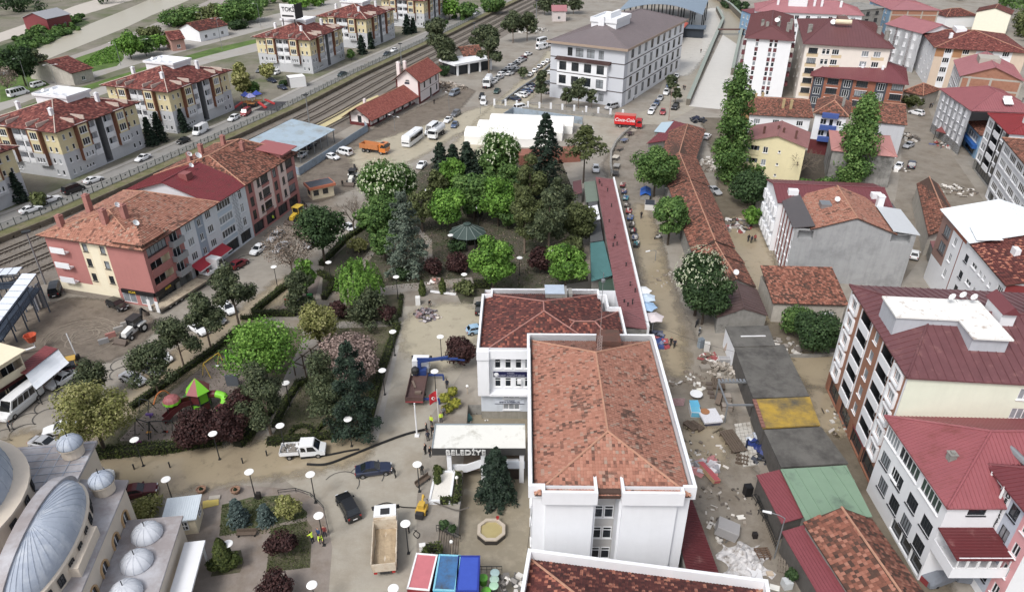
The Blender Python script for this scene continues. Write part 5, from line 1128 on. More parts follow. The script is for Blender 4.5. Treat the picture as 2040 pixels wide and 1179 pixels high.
b=Bld('small_blue_house','small pale blue fronted house with a blue balcony and a rusty tile roof',(1931,243),(1955,270),6.2,D=9,wall=lb);b.seg('f',[(b.W*.5,3.6,b.W*.7,1.7,'w4'),(b.W*.5,.2,b.W*.7,2.2,'shop')]);b.rest();BX(.2,-1.1,2.5,b.W-.2,-.003,3.4).bd('balcony',cmat((40,96,176)),b.root);b.roof('shed',1.2,'rust',o=.4);b.done()
h=hof((1946,336),228)
b=Bld('modern_black_white_block','modern white block with a black vertical balcony shaft and bright red roof',(1973,227),(2012,265),h,D=15);W_,D_=b.W,b.D;zs=fl(4,2.8,(h-2.8)/4.05);blk=mt((38,40,46),.5,.06)
b.seg('f',[(W_*.15,z,W_*.2,1.7,'cw2')for z in zs]+[(W_*.52,z-.2,W_*.26,2.2,'log',blk,WT)for z in zs]+[(W_*.8,z+.1,W_*.14,1.9,'w1')for z in zs]+[(W_*.5,.2,W_*.8,2.2,'shop')],zn_=[(W_*.3,W_*.44,2.4,99,blk),(W_*.66,W_*.74,2.4,99,blk),(W_*.86,W_,2.4,99,blk),(0,99,0,2.4,CC)]);b.seg('r',[(c,z,1.4,1.5,'w2')for c in cols(D_,3)for z in zs[:1]]);b.seg('l');b.seg('b')
r=b.roof('hip',2.4,m=mt((150,44,48),.45,.1,.5),o=.5,axis='y',rib=.6);b.chm(r,W_*.7,4,h+3.2,1,WT);b.done()
h=hof((1988,398),282)
b=Bld('many_windowed_block','white block with dense rows of wide windows and a tile roof, opposite the muddy junction',(2003,276),(2075,362),h,D=16);W_,D_=b.W,b.D;zs=fl(4,2.6,(h-2.6)/4.05)
b.seg('f',[(c,z+.3,W_/6.6,1.5,'w4')for c in cols(W_,5,.8)for z in zs]+[(c,.2,W_/6,2,'shop')for c in cols(W_,5,.8)],zn_=[(0,99,z-.7,z-.1,mt((204,206,212),.8,.05))for z in zs]);b.rest();b.roof('hip',2.4,'rust',o=.5,axis='x');b.done()
b=Bld('brick_blue_building','building with exposed brick infill wall and pale blue glazed side, high up the slope',(1775,20),(1873,21),12,C=(1760,2),o=.2,wall=BRK);W_,D_=b.W,b.D
b.seg('f',zn_=[(0,.7,0,99,BMC),(W_-.7,W_,0,99,BMC),(W_*.36-.3,W_*.36+.3,0,99,BMC),(W_*.66-.3,W_*.66+.3,0,99,BMC)]+[(0,99,z-.4,z,BMC)for z in(3.2,6.6,10,12)]);b.seg('l',[(c,z,2,1.6,'cw2')for c in cols(D_,3)for z in fl(4,1,2.9)],m=lb);b.seg('r');b.seg('b');b.roof('hip',2.2,m=mg('pink_red_sheet'),o=.4,rib=.9);b.done()
b=Bld('cream_gable_house','cream house with a plain windowless gable wall and dark red roof by the wooded slope',(1945,24),(2016,30),9,D=14,o=.2,wall=mt((228,224,204),.85,.05));b.walls();b.roof('gable',2.2,'dark',o=.3,axis='y',tw=.5,tl=.5);b.done()
b=Bld('old_brown_house','old house with a dark brown tile roof and white patched wall near the wooded slope',(1886,34),(1950,32),5,D=12,o=.2);b.walls();b.roof('hip',2.6,'dark',o=.4,tw=.5,tl=.5);b.done()
b=Bld('grey_concrete_building','unfinished grey concrete apartment building behind the pink red roof',(1700,22),(1762,16),13,D=14,wall=CC);b.seg('f',[(c,z,2,1.6,'dw2')for c in cols(b.W,3)for z in fl(4,1.4,3)]);b.rest();b.roof('shed',.4,m=CC,o=.3);b.done()
b=Bld('pale_blue_apartments','pale blue balconied apartments at the bend of the canal',(1478,20),(1504,30),10,D=14,wall=lb);b.seg('f',[(c,z,1.6,1.5,'cw2')for c in cols(b.W,3)for z in fl(3,1,3)]);b.rest();b.roof('hip',2,m=RED,o=.4);b.done()
for k,(A_,B_,lab,hh)in en((((1800,182),(1838,190),'low house with rusty tile roof squeezed between the tall street buildings',5),((1770,60),(1812,70),'small old tiled house by the narrow upper street',6))):
 b=Bld('old_tiled_house',lab,A_,B_,hh,D=11,wall=mg('old_plaster'));b.seg('f',[(c,1,1.2,1.5,'w2')for c in cols(b.W,2)]);b.rest();b.roof('hip',2.2,'rust',o=.4);b.done()
def hse(name,lab,A_,B_,hh,D_,tile,rise,wall,z=ZT,m=None):
 b=Bld(name,lab,A_,B_,hh,D=D_,z=z,wall=wall);b.seg('f',[(c,1,1.4,1.4,'w2')for c in cols(b.W,max(1,int(b.W/5)))]);b.rest();b.roof('gable',rise,tile,m=m,o=.5,tw=.6,tl=.6);b.done();return b
hse('red_riverside_house','red walled house with a grey roof beyond the river',(92,38),(138,28),5.5,13,None,2.4,cmat((138,52,58)),m=mat('grey_roof_sheet',(150,152,158),.7,.1))
hse('roadside_cottage','long low grey cottage with a dark tile roof by the green meadow',(142,146),(182,136),4.2,22,'brown',3,mg('old_plaster'))
hse('roadside_cottage','small cottage with pinkish walls among the green roadside trees',(340,80),(366,77),4.5,10,'brown',2.4,mt((178,136,124),.9,.1))
hse('roadside_cottage','white cottage with a dark roof half hidden by trees by the highway',(396,62),(452,50),4.5,12,'dark',2.6,WT)
hse('railway_hut','small pale hut with a red pyramid roof near the railway pines',(1101,22),(1128,22),5,8,None,2,mt((196,186,184),.85,.06),z=0,m=mg('pink_red_sheet'))
c=T('station_cafe','small dark glazed cafe with a flat white roof near the station pines','cafe',(930,140),R(38));BX(-8,-4,0,8,4,3.6).bd('wall',mt((54,58,64),.4,.2,2),c);BX(-9,-5.5,3.6,9,5,4.3).bd('roof',WT,c)
for x in(-7.5,-2.5,2.5,7.5):BX(x-.3,-5.3,0,x+.3,-4.7,3.6).bd('column',WT,c)
hse('tiled_station_shed','small shed with an orange brown tile roof behind the white roofed cafe',(925,112),(962,108),4.5,9,'old',2.4,mg('old_plaster'),z=0)
n=at(617,80,ZT+12);p=at(575,38,ZT+17);t=T('roof_billboard','white TOKİ billboard on the roof of an apartment block','billboard',p,R(-18));BX(-3,-.2,0,3,.2,5).bd('panel',WF,t);ob('lettering',txm('TOKİ',2.1,flat('billboard_black',(.03,.03,.035)),.05),t,(.4,-.25,3.2));BX(-2.4,-.24,.7,2.4,-.2,1.3).bd('sign_bar',DM,t);BX(3,-.1,0,3.3,4.5,5).bd('panel',DM,t)
for x in(-2.6,2.3):BX(x,-.1,-3,x+.3,.1,0).bd('frame',DM,t)
mh=T('market_hall','big open market hall with a curved blue grey roof on dark steel columns','market hall',(1300,40),R(-3));cs_=[]
A=at(1232,22,9);B_=at(1400,30,9)
L=(B_-A).length;d=(B_-A).normalized();mh.location=(A.x,A.y,0);mh.rotation_euler=(0,0,atan2(d.y,d.x));mb=MB();n=14;prev=None
arc=[(L*i/n,9+5*sin(PI*(.08+.84*i/n))-1.2)for i in rg(n+1)]
for i in rg(n):
 (x0,z0_),(x1,z1_)=arc[i],arc[i+1];slb(mb,[(x0,0,z0_),(x1,0,z1_),(x1,60,z1_),(x0,60,z0_)],.25)
mb.bd('curved_roof',mt((122,140,158),.45,.08,.2),mh)
for i in rg(0,n+1,2):
 for y in(1,20,40):BX(-.25,-.25,0,.25,.25,arc[i][1]-.3).bd('column',DM,mh,(arc[i][0],y,0))
BX(L*.35,-6,0,L*1.04,0,4).bd('front_range',mt((44,52,62),.4,.2,1),mh);BX(L*.33,-7,4,L*1.06,.5,4.5).bd('front_roof',mt((84,98,114),.5,.08),mh)
TE=mt((236,235,230),.7,.03)
tt=T('marquee','white barrel vaulted marquee of three joined bays behind the park trees','marquee',(925,288),R(-8))
for k in rg(3):
 mb=MB();n=10;y0=k*6.5;A_=[(y0+6.4*(1-cos(PI*i/n))/2,2.2+1.7*sin(PI*i/n))for i in rg(n+1)]
 for i in rg(n):mb.poly([(0,A_[i][0],A_[i][1]),(24,A_[i][0],A_[i][1]),(24,A_[i+1][0],A_[i+1][1]),(0,A_[i+1][0],A_[i+1][1])])
 for x in(0,24):mb.poly([(x,a,b_)for a,b_ in A_])
 mb.box(.05,y0+.05,0,23.9,y0+6.3,2.2);mb.bd('vault',TE,tt,(k*2.4,0,0))
bw=MB();bw.box(0,0,0,16,5,2.6).bd('wall',mt((150,88,70),.9,.2,1),T('brick_pavilion','small brick walled pavilion behind the dark fir','pavilion',(1035,330),R(10)))
cw=mt((106,100,90),.9,.25,1,bump=.5);cap=mat('canal_kerb',(140,150,142),.8,.1)
def lww(name,lab,px,h,th,m,cat='wall',capm=None,z=0):
 pt_=[at(x,y,z)for x,y in px];o=pt_[0];t=T(name,lab,cat,o);mb=MB();k=MB()
 for i in rg(len(pt_)-1):
  a,b_=pt_[i]-o,pt_[i+1]-o;mb.bar(a+V3((0,0,h/2)),b_+V3((0,0,h/2)),th,h);k.bar(a+V3((0,0,h+.06)),b_+V3((0,0,h+.06)),th+.12,.12)
 mb.bd('wall_body',m,t);
 if capm:k.bd('coping',capm,t)
 return t
lww('canal_wall','stone canal wall with green railing by the muddy road',[(1370,210),(1395,150),(1418,95),(1440,45),(1428,22)],2,1.2,cw,capm=cap)
lww('canal_wall','far stone canal wall below the striped tower',[(1458,150),(1470,95),(1482,45),(1455,18),(1415,-8)],2.6,1,cw,capm=mg('canal_kerb'))
t=T('canal_footbridge','rusty footbridge beam across the canal','footbridge',(1432,70));MB().bar((-.5,0,2.4),(at(1482,70)-at(1432,70))+V3((0,0,2.4)),2.2,.4).bd('deck',cmat((96,66,58)),t)
lww('school_wall','low wall with white posts along the front of the school',[(985,216),(1120,226),(1244,238)],1,.4,CC)
# ---------------- mosque ----------------
LEAD=mt((168,178,194),.5,.12,.5,dirt=((196,202,210),.4,.5),bump=.1);LEAD2=mt((150,142,142),.6,.14,.4,dirt=((182,182,188),.5,.25));CR=mt((216,202,184),.85,.06,.6,streak=.06)
mq=T('mosque','pale stone mosque with blue grey lead domes and a row of small white domes','mosque',(0,1179));MO=V3(mq.location)
hz=9
def seams(mb,c,prof,n,a0=0,a1=2*PI,w=.05):
 for j in rg(n):
  t=a0+(a1-a0)*(j+.5)/n;pt_=[(c[0]+(r+.02)*cos(t),c[1]+(r+.02)*sin(t),c[2]+z+.02)for r,z in prof if r>.05]
  for p,q in zip(pt_[:-1],pt_[1:]):mb.bar(p,q,w,.04)
def dme(parent,name,c,r,hh,m,n=32,ns=24,a0=0,a1=2*PI,sm=None):
 prof=[(r*cos(PI/2*i/10),hh*sin(PI/2*i/10))for i in rg(11)]
 mb=MB();mb.lth(prof,n,0,c,a0,a1);o=mb.bd(name,m,parent,sm_=1)
 s=MB();seams(s,c,prof,ns,a0,a1);s.bd('lead_seam',sm or m,o);return o
ww=hof((268,1030),968)
A=at(268,1010,0);B_=at(170,1215,0)
w0=at(246,962,hz);w1=at(150,1185,hz);d=(w1-w0);d.z=0;d.normalize();nn=V3((d.y,-d.x,0))
if nn.x>0:nn=-nn
def M(s,t,z):return w0-MO+d*s+nn*t+V3((0,0,z-w0.z))
ym=atan2(-d.y,-d.x)
lw=26
mb=MB();P=[M(0,0,0),M(lw,0,0),M(lw,22,0),M(0,22,0)];mb.psm([(p.x,p.y)for p in P][::-1],0,hz);mb.bd('wall',CR,mq)
pl=MB();slb(pl,[M(-.4,-.4,hz+.02),M(lw,-.4,hz+.02),M(lw,3.5,hz+.7),M(-.4,3.5,hz+.7)][::-1],.2);slb(pl,[M(-.4,3.5,hz+.7),M(lw,3.5,hz+.7),M(lw,4.3,hz+.8),M(-.4,4.3,hz+.8)][::-1],.2);pl.bd('lead_roof',LEAD2,mq)
mb=MB();P=[M(-5,4.2,0),M(lw,4.2,0),M(lw,34,0),M(-5,34,0)];mb.psm([(p.x,p.y)for p in P][::-1],0,hz+1.6);mb.bd('hall_block',CR,mq)
pl=MB();slb(pl,[M(-5.4,3.9,hz+1.7),M(lw,3.9,hz+1.7),M(lw,34,hz+2),M(-5.4,34,hz+2)][::-1],.3);o=pl.bd('lead_roof',LEAD2,mq)
sm=MB();rr=random.Random(4)
for k in rg(30):
 s0=-5+k*1.1;sm.bar(M(s0,4,hz+1.76),M(s0,13,hz+1.82),.06,.06)
for t in(5.6,7,8.4):sm.bar(M(-5,t,hz+1.77),M(lw,t,hz+1.8),.06,.06)
sm.bd('lead_seam',LEAD,o)
dc=M(6.5,16.5,hz+2);dr=9.3
mb=MB();mb.lth([(dr+.9,0),(dr+.9,2.6),(dr+1.3,2.7),(dr+1.3,3),(dr,3.4)],40,0,dc);mb.bd('drum',CR,mq)
for k in rg(22):
 a=2*PI*k/22;ob('drum_window',wnm(.95,1.5,2,-.06,DARKF,GL,0,1,.5)[0],mq,dc+V3(((dr+.93)*cos(a),(dr+.93)*sin(a),.5)),a+PI/2)
dme(mq,'main_dome',dc+V3((0,0,3.3)),dr,7.8,LEAD,48,36)
hd=M(9.5,4,hz+.4);hr_=7.8;a1=atan2(-nn.y,-nn.x)
SQ=Matrix.Translation(hd)@Matrix.Rotation(a1,4,'Z')@Matrix.Diagonal((.42,1,1,1))@Matrix.Rotation(-a1,4,'Z')@Matrix.Translation(-hd)
mb=MB();mb.lth([(hr_,-.4),(hr_,1.5),(hr_+.3,1.6),(hr_+.3,1.8),(hr_-.2,2)],28,0,hd,a1-PI/2,a1+PI/2);mb.xf(SQ);mb.bd('half_drum',CR,mq)
for k in rg(13):
 a=a1-PI/2+PI*(k+.5)/13;v=V3((cos(a-a1)*.42*(hr_+.05),sin(a-a1)*(hr_+.05),.3));v.rotate(Matrix.Rotation(a1,3,'Z'));nv_=atan2(sin(a-a1),cos(a-a1)/.42)+a1
 ob('drum_window',wnm(.8,1,2,-.06,DARKF,GL,0,1,.5)[0],mq,hd+v,nv_+PI/2)
hdo=dme(mq,'half_dome',hd+V3((0,0,1.95)),hr_-.1,2.7,LEAD,30,22,a1-PI/2,a1+PI/2)
for q in(hdo,hdo.children[0]):q.data.transform(SQ)
ar=MB();n=16
for i in rg(n):
 t0,t1=PI*i/n,PI*(i+1)/n;q=[]
 for t in(t0,t1):q.append((hr_+1)*cos(t));q.append(3.7*sin(t))
 a,b_=M(9.5+q[0],3.8,hz+1.6+q[1]),M(9.5+q[2],3.8,hz+1.6+q[3]);c_,e_=M(9.5+q[2],5,hz+1.6+q[3]),M(9.5+q[0],5,hz+1.6+q[1]);ar.poly([a,b_,c_,e_]);ar.poly([M(9.5+q[0],3.8,hz+1),M(9.5+q[2],3.8,hz+1),b_,a]);ar.poly([M(9.5+q[0],5,hz+1),M(9.5+q[2],5,hz+1),c_,e_])
ar.bd('arch_gable',LEAD2,mq)
for s,t,z,r in((1.2,1.4,hz+.3,1.15),(-3.4,5.6,hz+1.8,1.2)):
 c=M(s,t,z);mb=MB();mb.lth([(r*.92,0),(r*.92,1.1),(r*1.1,1.2),(r*1.1,1.35)],16,0,c);o=mb.bd('turret',CR,mq);dme(o,'turret_dome',c+V3((0,0,1.35)),r*1.05,1.1,LEAD,18,10);TU([c+V3((0,0,2.3)),c+V3((0,0,3.1))],.05,5).bd('finial',DM,o)
aw=MB();w_,h_=.62,2
pt_=[(-w_,0),(w_,0),(w_,h_-.5)]+[(w_*cos(PI*i/8),h_-.5+w_*sin(PI*i/8))for i in rg(1,8)]+[(-w_,h_-.5)]
fr_=[(x*1.35,z*1.08-.1)for x,z in pt_]
k=len(pt_);aw.add([(x,-.16,z)for x,z in fr_]+[(x,-.16,z)for x,z in pt_]+[(x,0,z)for x,z in fr_]+[(x,-.02,z)for x,z in pt_],[(i,(i+1)%k,k+(i+1)%k,k+i)for i in rg(k)]+[(2*k+i,2*k+(i+1)%k,(i+1)%k,i)for i in rg(k)]+[(k+i,k+(i+1)%k,3*k+(i+1)%k,3*k+i)for i in rg(k)],0)
aw.poly([(x,-.02,z)for x,z in pt_],1);aw.box(-.05,-.08,0,.05,-.02,h_-.1,2)
awm=aw.mesh('arched_window',[mt((196,160,116),.85,.1),GL,WF])
for s in(2.2,5.2,8.6,11.6,15,18):ob('arched_window',awm,mq,M(s,0,hz-4.2),ym)
MB().psm([(p.x,p.y)for p in(M(7,.05,0),M(12,.05,0),M(12,1,0),M(7,1,0))][::-1],hz,hz+1.3).bd('stepped_gable',CR,mq)
hp=5.2;po=MB();P=[M(2.2,-5.4,0),M(lw,-5.4,0),M(lw,-.02,0),M(2.2,-.02,0)];po.psm([(p.x,p.y)for p in P][::-1],0,hp);o=po.bd('portico',CR,mq);pr=MB();slb(pr,[M(2,-5.7,hp+.22),M(lw,-5.7,hp+.22),M(lw,-.05,hp+.4),M(2,-.05,hp+.4)][::-1],.2);pr.bd('lead_roof',LEAD2,mq)
for s in(4.3,7.9,11.5,15.1,18.7):
 q=dme(o,'small_dome',M(s,-2.7,hp+.35),1.55,1.25,mt((204,208,216),.55,.06),20,12);
 TU([M(s,-2.7,hp+1.5),M(s,-2.7,hp+2.2)],.05,5).bd('finial',DM,o)
cn_=T('white_gutter_canopy','long flat white canopy along the mosque portico','canopy',MO);MB().psm([(p.x,p.y)for p in(M(4,-8,0),M(lw,-8,0),M(lw,-5.9,0),M(4,-5.9,0))][::-1],3.2,3.5).bd('sheet',WT,cn_);MB().psm([(p.x,p.y)for p in(M(4.5,-7.9,0),M(4.7,-7.9,0),M(4.7,-7.7,0),M(4.5,-7.7,0))][::-1],0,3.2).bd('post',WF,cn_)
for s in(8.6,15):
 BX(-.55,-.5,0,.55,0,.8).bd('air_conditioner',WF,mq,M(s,-.02,hz-4.9),ym)
g=at(372,1045);c=T('site_cabin','small cream cabin with a white ribbed roof and lattice window by the mosque','cabin',g,R(10));BX(-1.6,-1.5,0,1.6,1.5,2.5).bd('wall',CE,c);mb=MB();pt_=[(-1.9,-1.8,2.55),(1.9,-1.8,2.55),(1.9,1.8,2.75),(-1.9,1.8,2.75)];slb(mb,pt_,.16);rbl(mb,pt_,.25,.05,.04);mb.bd('roof',mt((204,214,222),.5,.05),c)
ob('window',wnm(1.2,1.3,3,-.06,WF,GL,0,1,.5)[0],c,(.2,-1.5,.8));ob('window',wnm(1,1.1,2,-.06,WF,GL,0,1,.5)[0],c,(1.6,.3,1),PI/2)
b=Bld('cafe_building','cream building with brown balconies cut off by the left edge, by the white awning',(-150,815),(38,700),6.5,D=14,wall=CE)
b.seg('f',[(b.W*c,3.4,3.4,2.2,'log',mt((190,176,154),.85,.06))for c in(.62,.86)]+[(b.W*c,.2,3.6,2.3,'shop')for c in(.62,.86)],zn_=[(0,99,2.5,3,mt((96,40,40),.6,.1))]);b.seg('r',[(c,z,2.4,1.6,'dw3')for c in(3,7.5,12)for z in(3.6,)]+[(c,.2,2.6,2.2,'shop')for c in(3,7.5,12)]);b.seg('l');b.seg('b');b.roof('shed',.3,m=CE,o=.6)
b.done()
t=T('cafe_awning','shop awning with a red ribbed back and a sagging white front sheet','awning',(75,752),R(28));A_=[at(28,720,3.4),at(62,690,3.4),at(106,692,3.4),at(72,738,3.4)]
o=t.location.copy();t.rotation_euler=(0,0,0)
def Q(px,py,z):return at(px,py,z)-o
mb=MB();pt_=[Q(28,738,3.6),Q(50,745,3.6),Q(115,694,3.6),Q(90,688,3.6)];slb(mb,pt_,.1);rbl(mb,[pt_[1],pt_[2],pt_[3],pt_[0]],.4,.05,.05);mb.bd('red_sheet',cmat((140,60,64)),t)
mb=MB();n=6;E0=[Q(50,745,3.5),Q(115,694,3.5)];E1=[Q(72,776,2.6),Q(138,722,2.6)];
for i in rg(n):
 def S_(u,v):a=E0[0].lerp(E0[1],u);b_=E1[0].lerp(E1[1],u);p=a.lerp(b_,v);p.z-=.35*sin(PI*v)*(1+.2*sin(u*9));return p
 for j in rg(4):mb.poly([S_(i/n,j/4),S_((i+1)/n,j/4),S_((i+1)/n,(j+1)/4),S_(i/n,(j+1)/4)])
mb.bd('white_sheet',mt((206,212,220),.6,.05),t)
for u in(0,.5,1):p=E1[0].lerp(E1[1],u);BX(p.x-.05,p.y-.05,0,p.x+.05,p.y+.05,2.6).bd('post',DM,t)
t=T('railway_footbridge','railed railway footbridge with a white panelled roof at the left edge','footbridge',(40,640));o=t.location.copy()
GB=mt((74,86,104),.5,.1,1,metal=.3);RP=mt((206,214,226),.4,.05);
def ramp(a,za,b_,zb,w):
 a=V3(a);b_=V3(b_);d=(b_-a);d.z=0;L=d.length;d.normalize();nn=V3((-d.y,d.x,0));n=int(L/1.3)
 for k in rg(n):
  p=a+d*(L*k/n);q=a+d*(L*(k+.9)/n);z0=za+(zb-za)*k/n;z1=za+(zb-za)*(k+.9)/n
  MB().add([p-nn*w+V3((0,0,z0)),q-nn*w+V3((0,0,z1)),q+nn*w+V3((0,0,z1)),p+nn*w+V3((0,0,z0)),p-nn*w+V3((0,0,z0-.08)),q-nn*w+V3((0,0,z1-.08)),q+nn*w+V3((0,0,z1-.08)),p+nn*w+V3((0,0,z0-.08))],[(0,1,2,3),(0,4,5,1),(3,2,6,7),(0,3,7,4),(1,5,6,2)]).bd('roof_panel',RP,t)
 rl=MB();
 for sg in(-1,1):
  e=nn*w*.9*sg
  for dz in(-2.6,-1.6,-.2):rl.bar(a+e+V3((0,0,za+dz)),b_+e+V3((0,0,zb+dz)),.12,.14)
  m=int(L/.45)
  for k in rg(m):
   p=a+d*(L*k/m)+e;z=za+(zb-za)*k/m;rl.bar(p+V3((0,0,z-2.6)),p+V3((0,0,z-1.6)),.06,.05)
  for k in rg(int(L/3)+1):
   p=a+d*min(L,k*3)+e;z=za+(zb-za)*min(1,k*3/L);rl.bar(p+V3((0,0,z-2.6)),p+V3((0,0,z-.05)),.12,.12);rl.bar(p+V3((0,0,0)),p+V3((0,0,max(.1,z-2.6))),.16,.16)
 rl.bd('railing',GB,t);st=MB();st.add([a-nn*w+V3((0,0,za-2.7)),b_-nn*w+V3((0,0,zb-2.7)),b_+nn*w+V3((0,0,zb-2.7)),a+nn*w+V3((0,0,za-2.7))],[(0,1,2,3)]);st.bd('walkway',GB,t)
pA=at(58,545,7.5)-o;pA.z=0;pB=at(-30,655,4.8)-o;pB.z=0;pC=at(40,538,7.5)-o;pC.z=0;pD=at(-90,548,7.5)-o;pD.z=0
ramp(pA,7.5,pB,4.6,1.2);ramp(pD,7.5,pC,7.5,1.2)
for px in((90,612),(78,617),(62,602),(48,608)):p=at(*px)-o;BX(p.x-.25,p.y-.25,0,p.x+.25,p.y+.25,4.6).bd('pillar',mt((118,120,128),.6,.1),t)
# ---------------- trees, shrubs, hedges ----------------
def lm(n,cs,tr=.25,ov=.1):return rmat(n,[(i/(len(cs)-1),rgb(*c))for i,c in en(cs)],.65,None,tr,ov,.25)
LF={'bright':lm('bright_green_leaf',[(50,82,28),(82,124,42),(106,152,54),(136,178,74)]),'mid':lm('mid_green_leaf',[(48,76,36),(74,108,50),(96,130,62),(120,150,78)]),'dark':lm('dark_green_leaf',[(32,52,30),(48,72,40),(64,90,50),(82,108,64)]),'olive':lm('olive_green_leaf',[(52,62,34),(78,88,48),(100,110,62),(122,130,82)]),'yellow':lm('yellow_green_leaf',[(92,98,48),(128,132,68),(156,156,92),(178,174,116)]),'needle':lm('pine_needle',[(44,54,36),(64,76,50),(84,94,62),(108,114,82)],.1),'fir':lm('fir_needle',[(20,34,27),(32,48,37),(44,62,47),(58,76,56)],.1),'blue':lm('blue_spruce_needle',[(44,60,60),(66,84,82),(88,106,102),(112,128,122)],.1),'cedar':lm('cedar_needle',[(52,66,56),(76,90,78),(98,110,94),(120,130,112)],.1),'plum':lm('purple_plum_leaf',[(38,22,22),(58,32,32),(76,44,42),(96,60,56)],.2),'twig':lm('bare_twig',[(84,72,62),(112,98,84),(138,122,108),(150,132,122)],0),'pinkt':lm('pinkish_twig',[(96,80,74),(126,106,98),(150,128,120),(168,146,138)],0),'blossom':lm('white_blossom',[(150,162,120),(188,194,160),(214,216,192)],.2),'hedge':lm('hedge_leaf',[(34,46,18),(54,68,26),(74,86,36),(96,104,52)],.15),'gold':lm('golden_shrub_leaf',[(80,92,28),(120,126,38),(156,154,52),(170,166,70)],.2)}
BK_=mt((78,68,58),.95,.3,4,bump=.6);BARKP=mt((118,102,88),.95,.3,4,bump=.6)
def lfm(name,P,N,S,rnd,ms_,mi=None,asp=.62):
 k=len(P);N=N/np.maximum(np.linalg.norm(N,axis=1,keepdims=1),1e-6)
 a=RN(size=(k,3));a-=(a*N).sum(1,keepdims=1)*N;a/=np.maximum(np.linalg.norm(a,axis=1,keepdims=1),1e-6);b=np.cross(N,a)
 S=S[:,None];V=np.stack([P-a*S,P-b*S*asp,P+a*S,P+b*S*asp],1).reshape(-1,3)
 return npmesh(name,V,np.arange(4*k).reshape(-1,4),ms_,rnd,mi=mi)
def ball(n):
 v=RN(size=(n,3));return v/np.linalg.norm(v,axis=1,keepdims=1)
def ccl(clumps,n,shell=.5):
 C=np.array([c[0]for c in clumps]);r=np.array([c[1]for c in clumps]);w=r**2;w/=w.sum()
 i=RNG.choice(len(C),n,p=w);d=ball(n);rad=r[i]*(shell+(1-shell)*RU(0,1,n))**.8
 P=C[i]+d*rad[:,None]*np.array([1,1,.85]);N=d+RN(size=(n,3))*.45+np.array([0,0,.35]);return P,N,i
def broad(h,r,n,s,kind='round',z0=.22):
 cz=h*(1+z0)/2;rz=h*(1-z0)/2;K=int(18+r*4)if kind!='col' else 26;cl=[]
 for k in rg(K):
  d=ball(1)[0];d[2]=d[2]*.95+.08;f=RU(.45,.78)if kind!='tight' else RU(.6,.72)
  cl.append((np.array([d[0]*r*f,d[1]*r*f,cz+d[2]*rz*f]),r*RU(.26,.44)if kind!='tight' else r*.34))
 cl.append((np.array([0,0,cz]),r*.55));return ccl(cl,n)+(cl,)
def cnf(h,r,n,s,z0=.06,droop=.25,layers=14,open_=0,pw=.9):
 P=[];N=[]
 m=max(1,n//layers//9)
 for L in rg(layers):
  t=(L+.3)/layers;z=h*(z0+(1-z0)*t);R_=r*(1-t)**pw*RU(.85,1.12)+.12
  nb=max(4,int((9-5*t)*(1-open_)))
  a0=RU(0,6.28)
  for k in rg(nb):
   a=a0+6.283*k/nb+RN()*.16;Rb=R_*RU(.78,1.15);mm=max(3,int(n/layers/nb))
   u=RU(.08,1,mm)**.75;wd=.22*Rb*(1.15-u)+.1
   off=RN(size=mm)*wd;x=np.cos(a)*u*Rb-np.sin(a)*off;y=np.sin(a)*u*Rb+np.cos(a)*off;zz=z-droop*Rb*u**1.5+RN(size=mm)*.05*h/layers*3-np.abs(off)*.35
   P.append(np.stack([x,y,zz],1));N.append(np.stack([np.cos(a)*.4+RN(size=mm)*.4,np.sin(a)*.4+RN(size=mm)*.4,np.full(mm,.9)],1))
 return np.concatenate(P),np.concatenate(N)
def pine(h,r,n,z0=.38,K=19):
 cl=[]
 for k in rg(K):
  t=RU(0,1);a=RU(0,6.28);rr_=r*(1-.55*t)*RU(.25,.95);cl.append((np.array([cos(a)*rr_,sin(a)*rr_,h*(z0+(1-z0)*(.1+.8*t))]),r*RU(.28,.48)))
 cl.append((np.array([0,0,h*.93]),r*.36));P,N,i=ccl(cl,n,.3);P[:,2]=P[:,2]*1;return P,N,cl
def trunk(mb,h,r0,cl,top=.8,nl=7,m=0,lean=0):
 pt_=[(0,0,-.1),(lean*.3*h,0,h*.3),(lean*.6*h,0,h*.55),(lean*h*.8,0,h*top)]
 mb.tb(pt_,r0,7,m,r0*.25)
 for k in rg(nl):
  c=cl[k%len(cl)][0];z=min(c[2]*.75,h*RU(.28,.6));mb.tb([(0,0,z),((c[0])*.5,c[1]*.5,(z+c[2])/2),(c[0],c[1],c[2])],r0*.36,5,m,r0*.08)
def bare(mb,h,r,r0,depth=3,m=0,z0=.25):
 def br(p,d,L,rad,k):
  q=p+d*L;mid=(p+q)/2+V3(RN(size=3)*L*.05);mb.tb([p,mid,q],rad,4 if k<3 else 5,m,rad*.55)
  if k==0:return
  for j in rg(4 if k>1 else 5):
   nd=(d+V3(RN(size=3))*.62+V3((0,0,.12))).normalized();br(p+d*L*RU(.55,1),nd,L*RU(.5,.72),rad*.5,k-1)
 p=V3((0,0,0));q=V3((0,0,h*z0));mb.tb([p,q],r0,6,m,r0*.8)
 for j in rg(6):
  a=6.283*j/6+RN()*.2;d=V3((cos(a)*r/h*1.1,sin(a)*r/h*1.1,.75)).normalized();br(q,d,h*.34,r0*.55,depth)
TREES=[]
